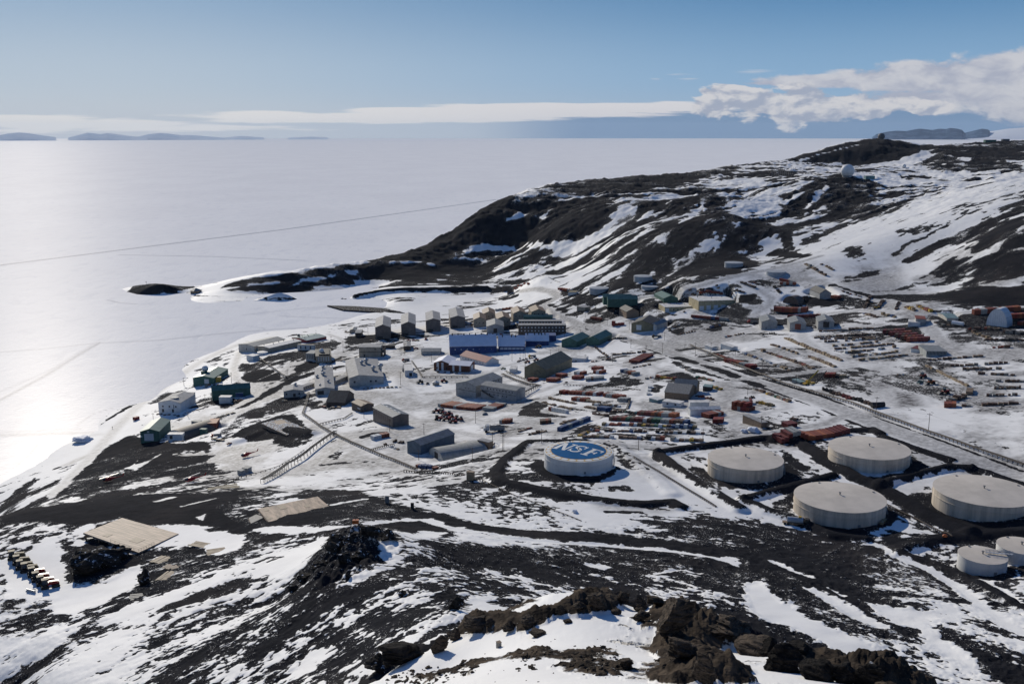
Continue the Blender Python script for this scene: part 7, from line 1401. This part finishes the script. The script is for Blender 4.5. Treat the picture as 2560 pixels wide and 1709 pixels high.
# drums and round things
for u, v, c, lab in [(1104,1024,'slate_siding','blue grey barrel heap on the snow circle'),(1213,1037,'slate_siding','small blue grey tarp lump on the snow')]:
    x, y, z = hit(u, v); o = MB().ell((0,0,.3),(2.0,1.5,1.5),10,6,-.5).build('covered_heap', _mats[c], None, (x,y,z), True); tag(o, lab, 'covered heap')
x, y, z = hit(2194,1018); root = empty('fuel_drum', 'big black drum lying beside the utility rack', 'drum', (x,y,z), R(10)); MB().rod((-4,0,1.6),(4,0,1.6),1.6,16).build('shell', _mats['black_steel'], root); MB().box(-3,-2.6,-1.2,1.2,-.5,.6).box(2.6,3,-1.2,1.2,-.5,.6).build('cradle', _mats['black_steel'], root)
x, y, z = hit(2394,813); root = empty('fuel_drum', 'cream cylinder tank on its side below the pale cabin', 'drum', (x,y,z), R(-50)); MB().rod((-4.5,0,1.7),(4.5,0,1.7),1.6,16).build('shell', _mats['fabric_white'], root); MB().box(-3,-2.6,-1.2,1.2,-.5,.6).box(2.6,3,-1.2,1.2,-.5,.6).build('cradle', _mats['grey_steel'], root)
r = random.Random(9)
for i, (u, v) in enumerate([(2062,975),(2070,978),(2079,982),(2087,985),(2095,987),(2104,989),(2112,992),(2120,996),(2130,998),(2140,1000),(2150,1002),(2158,1006),(2168,1009),(2177,1012)]):
    x, y, z = hit(u, v); c = ['black_steel','brown_container','maroon_container'][(i//3) % 3]; o = obj('scrap_heap', crate_mesh('heap'), None, (x,y,z), _mats[c], r.random()*3); o.scale = (2.2,2.0,1.4); tag(o, f'{["black","brown","maroon"][(i//3)%3]} heap of scrap in the line between pipe rack and churned yard', 'scrap heap', 'scrap heaps along the pipe rack')
# tanker truck beside the cream tank
x, y, z = hit(1990, 1312); root = empty('tanker_truck', 'silver tanker truck with brown chassis beside the cream tank', 'tanker truck', (x,y,z+.2), R(-14))
MB().rod((-3.6,0,2.1),(2.6,0,2.1),1.15,16).build('tank', _mats['galvanised'], root); MB().box(-5.4,5.6,-1.1,1.1,.75,1.05).build('chassis', _mats['old_wood'], root); MB().prism([(3.4,1.0),(5.6,1.0),(5.6,1.9),(4.9,2.9),(3.4,2.9)], -1.1,1.1,'y').build('cab', _mats['black_steel'], root); MB().box(.8,1.9,-.6,.6,3.2,3.7).build('hatch', _mats['machine_yellow'], root)
wm_ = MB().rod((0,-.3,0),(0,.3,0),.55,12).mesh('wheel', _mats['tyre'])
for p in [(-4.4,1,.5),(-4.4,-1,.5),(-3.1,1,.5),(-3.1,-1,.5),(4.4,1,.5),(4.4,-1,.5)]: obj('wheel', wm_, root, p)
x, y, z = hit(2362,1340); o = MB().ell((0,0,.2),(1.0,.8,.7),8,5,-.4).build('marker_buoy', _mats['machine_orange'], None, (x,y,z), True); tag(o, 'orange float lying on the snow at the pipe end', 'buoy')
# telescopic crane
x, y, z = hit(2022, 962); root = empty('mobile_crane', 'yellow crane with long boom raised to the right', 'crane', (x,y,z), R(20)); MB().box(-4,4,-1.4,1.4,.8,1.8).build('chassis', _mats['machine_yellow'], root); MB().box(-2,.5,-1.1,1.1,1.8,3.4).build('cab', _mats['machine_yellow'], root); MB().rod((-1,0,2.6),(7,0,9.5),.55,4).build('boom', _mats['machine_yellow'], root); MB().rod((5,-1,.8),(13,-1,9.0),.35,4).build('jib', _mats['black_steel'], root)
for p in [(-3,1.3,.7),(-3,-1.3,.7),(-1,1.3,.7),(-1,-1.3,.7),(3,1.3,.7),(3,-1.3,.7)]: obj('wheel', wm_, root, p)
# gazebo like small hut
x, y, z = hit(1090,962); root = empty('garden_hut', 'small octagonal hut with pale pointed roof between two machines', 'hut', (x,y,z)); MB().cyl(0,0,-1,2.6,2.8,n=8).build('wall', _mats['grey_wood'], root); MB().cyl(0,0,2.6,3.8,3.3,.3,n=8).build('roof', _mats['white_roof'], root)
# helicopters
def heli(label, u, v, ang, col, group='helicopters on the pad'):
    x, y, z = hit(u, v); root = empty('helicopter', label, 'helicopter', (x,y,z), R(ang), group)
    mb = MB(); vs = []; fs = []; prof = [(-3.6,.1,1.5),(-3.2,.7,1.5),(-2.2,1.1,1.6),(-.6,1.25,1.75),(1.0,1.1,1.9),(2.2,.55,2.1),(4.5,.28,2.3),(7.2,.16,2.5)]; n = 10
    for px, rr_, pz in prof: vs += [(px, rr_*math.cos(2*math.pi*i/n), pz + rr_*.95*math.sin(2*math.pi*i/n)) for i in range(n)]
    for j in range(len(prof)-1): fs += [(j*n+i, j*n+(i+1) % n, (j+1)*n+(i+1) % n, (j+1)*n+i) for i in range(n)]
    mb.add(vs, fs + [tuple(range(n)), tuple(range((len(prof)-1)*n, len(prof)*n))]); mb.build('fuselage', _mats[col], root, smooth=True)
    MB().prism([(6.8,2.4),(7.6,2.4),(8.1,4.1),(7.6,4.1)], -.06, .06, 'y').build('tail_fin', _mats[col], root); MB().ell((-2.5,0,1.75),(1.3,1.08,1.0),10,6,-.3).build('cockpit_glass', _mats['glass_dark'], root, smooth=True)
    MB().box(-2.8,1.6,.95,1.08,0,.1).box(-2.8,1.6,-1.08,-.95,0,.1).rod((-1.5,1,.05),(-1.2,.6,1),.06,5).rod((-1.5,-1,.05),(-1.2,-.6,1),.06,5).rod((.6,1,.05),(.4,.6,1),.06,5).rod((.6,-1,.05),(.4,-.6,1),.06,5).build('skids', _mats['black_steel'], root)
    MB().cyl(0,0,2.8,3.6,.18,n=8).build('rotor_mast', _mats['grey_steel'], root)
    for k in range(2):
        o = MB().box(0,6.2,-.22,.22,-.03,.03).build('rotor_blade', _mats['helicopter_white'], root, (0,0,3.6)); o.rotation_euler = (0,0,R(30+180*k))
    MB().rod((7.6,.1,3.2),(7.6,.1,4.2),.06,4).rod((7.6,.1,3.2),(7.6,.1,2.2),.06,4).build('tail_rotor', _mats['grey_steel'], root)
heli('red helicopter standing on the white snow of the pad', 617, 1142, 40, 'helicopter_red'); heli('red helicopter on black gravel, nearest the shore road', 274, 1204, 25, 'helicopter_red'); heli('red helicopter beside the snow edge, lowest one', 480, 1204, 30, 'helicopter_red')
# bollard like masts, statue pedestals on the black slope
for u, v, s, lab in [(968,1258,2.0,'grey signboard standing on the black slope, left one'),(1031,1272,1.6,'small dark pedestal on the black slope, right one')]:
    x, y, z = hit(u, v); root = empty('marker_post', lab, 'marker', (x,y,z)); MB().box(-.9*s/2,.9*s/2,-.3,.3,-.5,s*1.8).build('board', _mats['grey_steel' if s > 1.8 else 'black_steel'], root); MB().box(-1.2,1.2,-.8,.8,-.6,.35).build('plinth', _mats['black_steel'], root)
# radio towers near blue building
for u, v, hp, lab in [(1300,897,30,'left thin lattice mast at the end of the blue building'),(1308,900,32,'right thin lattice mast at the end of the blue building')]:
    x, y, z = hit(u, v); d = math.hypot(x, y); h = hp/FPX*d; root = empty('radio_mast', lab, 'mast', (x,y,z)); mb = MB()
    for a in range(3): mb.rod((.5*math.cos(a*2.09),.5*math.sin(a*2.09),-.5),(.15*math.cos(a*2.09),.15*math.sin(a*2.09),h),.05,4)
    mb.build('lattice', _mats['black_steel'], root); MB().box(-.6,.6,-.4,.4,0,1.2).build('footing', _mats['grey_steel'], root)
# people walking
def person(label, u, v, c, ang=0):
    x, y, z = hit(u, v); root = empty('person', label, 'person', (x,y,z), R(ang)); me = bpy.data.meshes.new('body'); 
    V = [(0,0,.95),(0,0,1.2),(0,0,1.45),(0,0,1.56),(0,0,1.68),(-.2,0,1.42),(-.27,.05,1.15),(-.25,.15,.92),(.2,0,1.42),(.27,-.05,1.15),(.25,-.12,.92),(-.1,0,.9),(-.12,.12,.5),(-.12,.1,.05),(.1,0,.9),(.12,-.1,.5),(.12,-.2,.06),(-.12,.28,.03),(.12,-.02,.03)]
    E = [(0,1),(1,2),(2,3),(3,4),(2,5),(5,6),(6,7),(2,8),(8,9),(9,10),(0,11),(11,12),(12,13),(0,14),(14,15),(15,16),(13,17),(16,18)]
    me.from_pydata(V, E, []); o = bpy.data.objects.new('body', me); COL.objects.link(o); o.parent = root
    md = o.modifiers.new('skin', 'SKIN'); rad = [.17,.17,.19,.07,.12,.08,.07,.05,.08,.07,.05,.11,.08,.06,.11,.08,.06,.05,.05]
    for i, r_ in enumerate(rad): me.skin_vertices[0].data[i].radius = (r_, r_)
    me.skin_vertices[0].data[0].use_root = True; sb = o.modifiers.new('smooth', 'SUBSURF'); sb.levels = 1; sb.render_levels = 1; me.materials.append(_mats[c])
    MB().ell((0,-.01,1.72),(.13,.14,.14),8,6,-.4).build('hood', _mats['black_steel'], root, smooth=True)
try:
    person('person in dark red clothes standing at the shore road', 281, 1071, 'maroon_container'); person('person in dark clothes walking beside the main road', 1460, 812, 'black_steel'); person('second person in dark clothes close to the first walker', 1464, 820, 'black_steel', 40); person('person in red jacket beside the upright red truck', 1075, 849, 'machine_red')
except Exception as e: print('person', e)
# ================================================================= on the hills: radomes and small things
def radome(label, u, vb, rpx, mat, dist=None, hgt=None):
    x, y, z = hit(u, vb); d = math.hypot(x, y); r_ = rpx / FPX * d
    root = empty('radome', label, 'radome', (x, y, z)); MB().ell((0,0,r_*.82),(r_,r_,r_),24,16,-.82).build('dome', _mats[mat], root, smooth=False); MB().cyl(0,0,-2,r_*.3,r_*.72,n=24).build('base', _mats['grey_steel'], root)
radome('big white radome on top of the dark hill', 2118, 441, 15.5, 'radome_white'); radome('dark ball radome on the highest distant hilltop', 2203, 348.5, 7.8, 'radome_dark'); radome('tiny white radome on the snow right of the big one', 2260, 420, 4.6, 'radome_white')
for i in range(12):
    u = 1930 + i*5.2; x, y, z = hit(u, 440 - i*.3); o = MB().cyl(0,0,-1,14,.35,n=5).build('antenna_mast', _mats['grey_steel'], None, (x,y,z)); tag(o, 'thin antenna mast in the field left of the big white radome', 'antenna', 'antenna field masts')
# hut point hut and cross
x, y, z = hit(490,731); root = empty('historic_hut', 'low brown hut with pyramid roof on the tip of the point', 'hut', (x,y,z)); MB().box(-6,6,-6,6,-1,3).build('wall', _mats['old_wood'], root); MB().cyl(0,0,3,6.5,10,.5,n=4).build('roof', _mats['grey_wood'], root)
x, y, z = hit(366,711); root = empty('memorial_cross', 'tiny cross standing on the black knoll of the point', 'cross', (x,y,z)); MB().box(-.15,.15,-.15,.15,-.5,5).build('post', _mats['pole_wood'], root); MB().box(-1.2,1.2,-.12,.12,3.6,3.9).build('crossbar', _mats['pole_wood'], root)
# ================================================================= rocks close to the camera
def rock_mesh(seed, sub=4, flat=.75, rough_=.75, smooth=True):
    import bmesh
    bm = bmesh.new(); bmesh.ops.create_icosphere(bm, subdivisions=sub, radius=1.0)
    co = np.array([v.co[:] for v in bm.verts], np.float32); r = np.random.RandomState(seed)
    for _ in range(24):                      # shear planes give it broken faces
        n = r.randn(3); n /= np.linalg.norm(n); d = r.uniform(.42, .85); s = co @ n; co = np.where((s > d)[:, None], co - (s - d)[:, None] * n, co)
    off = r.rand(3) * 50; q = co + off; L = np.array([.5, .5, 1.7]) 
    def n3(p, f, sd_): return vnoise(p[:,0]*f + p[:,2]*f*.7, p[:,1]*f + p[:,2]*f*.9, sd_) + vnoise(p[:,1]*f - p[:,0]*.3*f, p[:,2]*f*1.6, sd_+9)
    disp = rough_ * (n3(q, 1.3, seed) * .28 + n3(q, 3.1, seed+1) * .22 + n3(q * L, 6.5, seed+2) * .20 + n3(q * L, 14, seed+3) * .12 + n3(q, 30, seed+4) * .05)
    co = co * (1 + disp)[:, None]; co[:, 2] *= flat
    me = bpy.data.meshes.new('rock')
    for v, c in zip(bm.verts, co): v.co = c
    bm.to_mesh(me); bm.free(); me.polygons.foreach_set('use_smooth', np.full(len(me.polygons), smooth)); return me
rm, t, b = newmat('brown_basalt'); tc_ = t.new('ShaderNodeTexCoord'); co = tc_.outputs['Object']
mp = t.new('ShaderNodeVectorMath', operation='MULTIPLY'); t.l.new(co, mp.inputs[0]); mp.inputs[1].default_value = (1, 1, 3.0)
n_1 = t.noise(mp.outputs[0], 2.2, 8, .7, .6); n_2 = t.noise(co, 9, 5, .7)
c = t.mix(t.ramp(n_1, .35, .68), (.028,.023,.019,1), (.165,.125,.090,1)); c = t.mix(t.math('MULTIPLY', t.ramp(n_2, .5, .75), .5), c, (.20,.16,.12,1)); t.l.new(c, b.inputs['Base Color'])
b.inputs['Roughness'].default_value = .9; b.inputs['Specular IOR Level'].default_value = .15; bp = t.new('ShaderNodeBump'); bp.inputs['Strength'].default_value = 1.0; bp.inputs['Distance'].default_value = .18; t.put(bp.inputs['Height'], t.math('ADD', n_1, t.math('MULTIPLY', n_2, .5))); t.l.new(bp.outputs[0], b.inputs['Normal']); _mats['brown_basalt'] = rm
dk, t, b = newmat('dark_basalt'); tc_ = t.new('ShaderNodeTexCoord'); co = tc_.outputs['Object']; n_1 = t.noise(co, 2.5, 8, .7, .5); n_2 = t.noise(co, 10, 5, .7)
gN = t.new('ShaderNodeNewGeometry'); sN = t.new('ShaderNodeSeparateXYZ'); t.l.new(gN.outputs['Normal'], sN.inputs[0]); nW = t.noise(gN.outputs['Position'], .55, 5, .65)
snw = t.math('MULTIPLY', t.ramp(sN.outputs[2], .35, .6), t.ramp(nW, .59, .63)); t.l.new(t.mix(snw, t.mix(t.ramp(n_1, .38, .7), (.012,.011,.011,1), (.055,.046,.038,1)), (.8,.82,.86,1)), b.inputs['Base Color']); b.inputs['Roughness'].default_value = .92; b.inputs['Specular IOR Level'].default_value = .12; bp = t.new('ShaderNodeBump'); bp.inputs['Strength'].default_value = 1.0; bp.inputs['Distance'].default_value = .25; t.put(bp.inputs['Height'], t.math('ADD', n_1, t.math('MULTIPLY', n_2, .5))); t.l.new(bp.outputs[0], b.inputs['Normal']); _mats['dark_basalt'] = dk
RK = [rock_mesh(100 + i, 5, smooth=False) for i in range(8)]; RKS = [rock_mesh(200 + i, 3, .7, .4, False) for i in range(8)]
def boulder(u, vb, wpx, hpx, label, i=0, mat='brown_basalt', rz=0, group=None, deep=.5, tilt=(0,0), kind='boulder', depth=None):
    """u, vb: pixel of the foot of the rock; size in pixels"""
    x, y, z = hit(u, vb); d = math.hypot(x, y); k = math.sqrt(d*d + (HC-z)**2) / FPX
    a, c_ = wpx * k / 2 * 1.05, hpx * k / 2 * .95; dep = depth or a * .8
    o = obj(kind, RK[i % 8], None, (0,0,0), _mats[mat]); f = math.atan2(x, y)
    cx, cyy = x + math.sin(f)*dep*.6, y + math.cos(f)*dep*.6
    o.location = (cx, cyy, zat(cx, cyy) + c_ * (1 - deep)); o.scale = (a, dep, c_ * 1.35); o.rotation_euler = (R(tilt[0]), R(tilt[1]), -f + R(rz)); tag(o, label, 'rock', group); return o
for mm in RK + RKS: mm.materials.append(rm)
for args in [ (1680,1592,110,110,'tall brown boulder on the crest right of the snow dome',0),(1712,1648,105,92,'dark brown boulder below the tallest crest boulder',1),(1756,1709,70,80,'boulder cut by the bottom edge beside small snow cap',2),(1820,1612,150,64,'broad flat topped brown outcrop, left part',3),(1890,1640,150,84,'broad flat topped brown outcrop, right part',4),
   (1492,1530,62,68,'rugged brown rock at the left of the highest crest',5),(1556,1510,44,46,'rock finger at the very top of the crest',6),(1600,1528,62,44,'brown rock on the crest right of the finger',7),(1600,1556,50,26,'low brown rock under the crest finger',0),(1640,1515,60,36,'dark rock joining crest and tallest boulder',1),
   (1400,1540,34,26,'small dark rock at the left foot of the crest',2),(1274,1580,54,42,'rounded brown rock on the left snow edge',3),(1318,1572,58,42,'double brown rock right of the rounded one',4),(1345,1592,64,26,'long low rock lying in the snow below the double rock',5),(1185,1590,86,50,'broad rock with pale face on the left ridge',6),(1137,1602,52,40,'dark rock left of the pale faced rock',7),(1098,1632,50,58,'split dark rock standing out of the snow',0),
   (1565,1670,60,42,'snow capped rock near the bottom centre right',1),(1225,1566,34,22,'small brown rock between ridge rocks',2),(1448,1528,44,26,'low brown rock between crest and left slope',3),(1420,1558,30,18,'thin rock lying left of crest snow gully',5),(1540,1536,36,22,'broken rock in crest gully',4)]:
    boulder(*args[:5], i=args[5], rz=RNG.uniform(-40,40))
for args in [(1008,1660,150,92,'huge dark outcrop on the left shoulder',1),(945,1680,90,70,'dark outcrop below the huge left one',3),(1960,1680,130,90,'black crag right of the brown outcrop',2),(2040,1700,120,80,'black crag sloping down to the right',4),(2110,1709,100,70,'black crag near the bottom right of the ridge',6),(1920,1640,90,60,'black crag behind the brown outcrop',7),(2160,1715,90,60,'last black crag at the lower end of ridge',0),(1990,1640,100,50,'black crag on the far edge of the ridge',5)]:
    boulder(*args[:5], i=args[5], mat='dark_basalt', rz=RNG.uniform(-40,40), deep=.45)
# loose stones in the snow near us
r = random.Random(77); cnt = 0
def stones(where, poly, n, smin, smax, mat='brown_basalt', group=None):
    us = [p[0] for p in poly]; vs_ = [p[1] for p in poly]; k = 0; it = 0
    while k < n and it < n * 30:
        it += 1; u, v = r.uniform(min(us), max(us)), r.uniform(min(vs_), max(vs_))
        if float(poly_sd(poly, np.array([u]), np.array([v]))[0]) < 0: continue
        x, y, z = hit(u, v); d = math.sqrt(x*x + y*y + (HC-z)**2); s = (smin + (smax-smin) * r.random() ** 2.2) * d / FPX / 2
        o = obj('stone', RKS[r.randrange(8)], None, (x, y, z + s*.12), _mats[mat], r.uniform(0,6.3)); o.scale = (s*r.uniform(.9,1.6), s*r.uniform(.7,1.1), s*r.uniform(.6,1.0)); tag(o, f'brown stone {where}', 'stone', f'stones {where}'); k += 1
stones('in the big scatter in the middle of near snow', [(1360,1668),(1380,1665),(1420,1635),(1480,1608),(1510,1610),(1540,1622),(1575,1655),(1545,1690),(1500,1690),(1440,1668)], 110, 5, 24)
stones('in the scatter left of the middle near snow', [(1268,1652),(1300,1630),(1360,1615),(1390,1622),(1370,1645),(1300,1655)], 44, 5, 20)
stones('in two lumps low on the near snow', [(1283,1676),(1310,1662),(1345,1658),(1352,1670),(1320,1680)], 12, 10, 24)
stones('in the brown band along the bottom edge', [(950,1709),(980,1685),(1060,1665),(1130,1655),(1190,1648),(1205,1660),(1180,1685),(1100,1709)], 90, 6, 24)
stones('scattered singly on the near snow', [(1130,1640),(1400,1590),(1600,1600),(1560,1705),(1200,1705)], 36, 4, 11)
stones('around the snow capped rock', [(1630,1650),(1680,1640),(1660,1690),(1640,1700)], 10, 6, 16)
# small wooden post on the near snow
x, y, z = hit(1247,1617); d = math.hypot(x, y); s = 11/FPX*d; root = empty('marker_post', 'short square wooden post standing alone in the near snow', 'post', (x,y,z), .5); MB().box(-s/2,s/2,-s/2,s/2,-.2,s*1.45).build('post', _mats['grey_wood'], root); MB().box(-s*.55,s*.55,-s*.55,s*.55,s*1.45,s*1.55).build('cap', _mats['old_wood'], root)
# crags of the rocky knob, dug-out bank and mounds in the middle distance
for u, v, w_, h_, lab, i in [(880,1352,80,46,'highest black crag of the rocky knob',0),(930,1350,76,46,'black crag right of the knob summit',1),(838,1372,74,50,'black crag on the left flank of the knob',2),(905,1395,70,40,'black crag under the knob summit',3),(800,1418,70,50,'black crag on the lower left flank of knob',4),(765,1452,64,48,'lowest left crag of the rocky knob',5),(860,1420,50,36,'dark crag between two snow gullies',6),(970,1352,60,34,'right end crag of the rocky knob',7),(1138,1524,46,46,'dark lone block on the speckled slope',0),(870,1450,22,26,'narrow leaning slab below the knob',2),(1005,1488,36,20,'long slab in the speckled slope',3),(735,1480,44,36,'crag at the foot of the left flank',1)]:
    boulder(u, v, w_, h_, lab, i=i, mat='dark_basalt', rz=RNG.uniform(-60,60), deep=.62, kind='crag')
for u, v, w_, h_, lab, i in [(215,1440,120,90,'big black mound of rubble beside the deck',4),(260,1420,110,60,'black rubble bank under the deck corner',6),(360,1462,46,50,'black block at the end of the cut bank',7),(290,1400,90,50,'brown earth bank just below the deck',3)]:
    boulder(u, v, w_, h_, lab, i=i, mat='dark_basalt', rz=RNG.uniform(-60,60), deep=.55, kind='rubble_mound')
x, y, z = hit(890,1322); root = empty('marker_drum', 'small orange marker on the knob summit', 'marker', (x,y,z+2)); MB().box(-1,1,-.7,.7,0,1.3).build('box', _mats['machine_orange'], root); MB().rod((0,0,1.2),(0,0,2.4),.08,5).build('stick', _mats['pole_wood'], root)
# floating pier of ice topped with black grit
Q = [inplane(*c, 1.8) for c in [(818,763),(890,765),(960,770),(1022,780),(1015,786),(955,783),(940,779),(858,774)]]; c0 = np.mean(Q, 0); root = empty('ice_pier', 'long dark gravel covered pier lying on the bay ice', 'pier', (c0[0], c0[1], 0)); n_ = len(Q)
L8 = [(q[0]-c0[0], q[1]-c0[1]) for q in Q]; MB().add([(x,y,-1) for x,y in L8] + [(x,y,1.8) for x,y in L8], [tuple(range(n_,2*n_))] + [(i,(i+1)%n_,n_+(i+1)%n_,n_+i) for i in range(n_)]).build('slab', _mats['dark_basalt'], root)
# heaps of ploughed snow
sm_, t, b = newmat('ploughed_snow'); tc_ = t.new('ShaderNodeTexCoord'); nn_ = t.noise(tc_.outputs['Object'], 3, 5, .6); t.l.new(t.mix(nn_, (.62,.66,.74,1), (.84,.85,.88,1)), b.inputs['Base Color']); b.inputs['Roughness'].default_value = .7; _mats['ploughed_snow'] = sm_
for u, v, w_, h_, lab in [(1883,1082,40,24,'heap of ploughed snow below the bent dark shed'),(1437,1282,18,15,'small heap of ploughed snow on the open snow'),(206,1107,58,24,'dirty heap of ploughed snow on the shore ice'),(1860,1082,24,16,'smaller heap beside the ploughed snow heap')]:
    boulder(u, v, w_, h_, lab, i=5, mat='ploughed_snow', deep=.45, kind='snow_heap')
# ================================================================= far islands and mountains
def ridge_far(name, pts, dist, colr, depth=2500, label=None, base=-30, seed=1):
    """pts: skyline pixels; a real ridge with width, standing on the ice at the given distance"""
    us = np.linspace(pts[0][0], pts[-1][0], 160); vv = np.interp(us, [p[0] for p in pts], [p[1] for p in pts]); vv = np.where(name == 'mountains', 346 - (346 - vv) * .5, vv); V = []; F = []; rows_ = 9
    for j in range(rows_):
        t_ = j / (rows_ - 1)
        for i, (u, v) in enumerate(zip(us, vv)):
            dx, dy, dz = raydir(u, v); h = math.hypot(dx, dy); top = HC + dist * dz / h; D = dist + (t_ - .5) * 2 * depth
            f = max(0, 1 - abs(t_ - .5) * 2) ** .8; nz = 1 + .0 * float(vnoise(np.array([u/7.0]), np.array([j*1.7]), seed)[0]) * (1 if j != (rows_-1)//2 else 0)
            z = base + (max(top, 0) - base) * f * nz; V.append((D*dx/h, D*dy/h, z))
    n = len(us)
    for j in range(rows_-1):
        for i in range(n-1): F.append((j*n+i, j*n+i+1, (j+1)*n+i+1, (j+1)*n+i))
    o = MB().add(V, F).build(name, colr, None, smooth=False); o['kind'] = 'structure'; return o
isl, t, b = newmat('far_island'); g_ = t.new('ShaderNodeNewGeometry'); sp_ = t.new('ShaderNodeSeparateXYZ'); t.l.new(g_.outputs['Position'], sp_.inputs[0]); nq = t.noise(g_.outputs['Position'], .0022, 6, .7)
t.l.new(t.mix(t.ramp(t.math('ADD', nq, t.math('MULTIPLY', sp_.outputs[2], -.0003)), .40, .52), (.03,.07,.14,1), (.10,.16,.26,1)), b.inputs['Base Color']); b.inputs['Roughness'].default_value = 1.0; b.inputs['Specular IOR Level'].default_value = 0
ridge_far('island', [(2180,343),(2192,335),(2215,330),(2240,327),(2265,328),(2285,324),(2300,322),(2330,325),(2350,322),(2365,323),(2375,320),(2392,322),(2405,325),(2414,335)], 50000, isl, 2500)
ridge_far('hills', [(2405,334),(2430,328),(2455,322),(2470,324),(2475,328)], 54000, isl, 2500, seed=4)
shf, t, b = newmat('far_snow'); t.put(b.inputs['Base Color'], (.80,.82,.86,1)); b.inputs['Roughness'].default_value = .9
ridge_far('hills', [(2380,343),(2440,335),(2480,328),(2520,322),(2560,319),(2640,312),(2760,306)], 55000, shf, 4000, seed=5)
mtn, t, b = newmat('far_mountain_hazed'); g_ = t.new('ShaderNodeNewGeometry'); nq = t.noise(g_.outputs['Position'], .0012, 6, .7); t.l.new(t.mix(t.ramp(nq, .45, .6), (.66,.74,.82,1), (.74,.79,.85,1)), b.inputs['Base Color']); b.inputs['Roughness'].default_value = 1.0; b.inputs['Specular IOR Level'].default_value = 0  # pale blue distance haze is put into the mountains' base colour
for k, p in enumerate([[(-90,330),(-30,322),(0,330),(20,322),(48,317),(75,322),(100,330),(140,341)], [(170,342),(195,330),(220,318),(250,325),(270,320),(300,328),(340,338),(370,340)], [(340,340),(370,326),(400,320),(420,322),(450,330),(480,330),(540,340),(560,343)], [(560,343),(600,334),(620,336),(660,342)], [(720,343),(780,338),(820,342)]]):
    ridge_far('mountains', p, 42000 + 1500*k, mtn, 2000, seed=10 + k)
# ================================================================= the clear cold air
HAZE = 0.7e-5
if HAZE:
    o = MB().box(-64000, 64000, -3000, 64000, -60, 900).build('haze'); o['kind'] = 'stuff'; hm_ = bpy.data.materials.new('haze'); hm_.use_nodes = True; t = NT(hm_.node_tree); t.n.clear()
    out_ = t.new('ShaderNodeOutputMaterial'); pv = t.new('ShaderNodeVolumePrincipled'); pv.inputs['Color'].default_value = (.62,.78,1.0,1); pv.inputs['Density'].default_value = HAZE; pv.inputs['Anisotropy'].default_value = .2
    t.l.new(pv.outputs[0], out_.inputs['Volume']); o.data.materials.append(hm_)
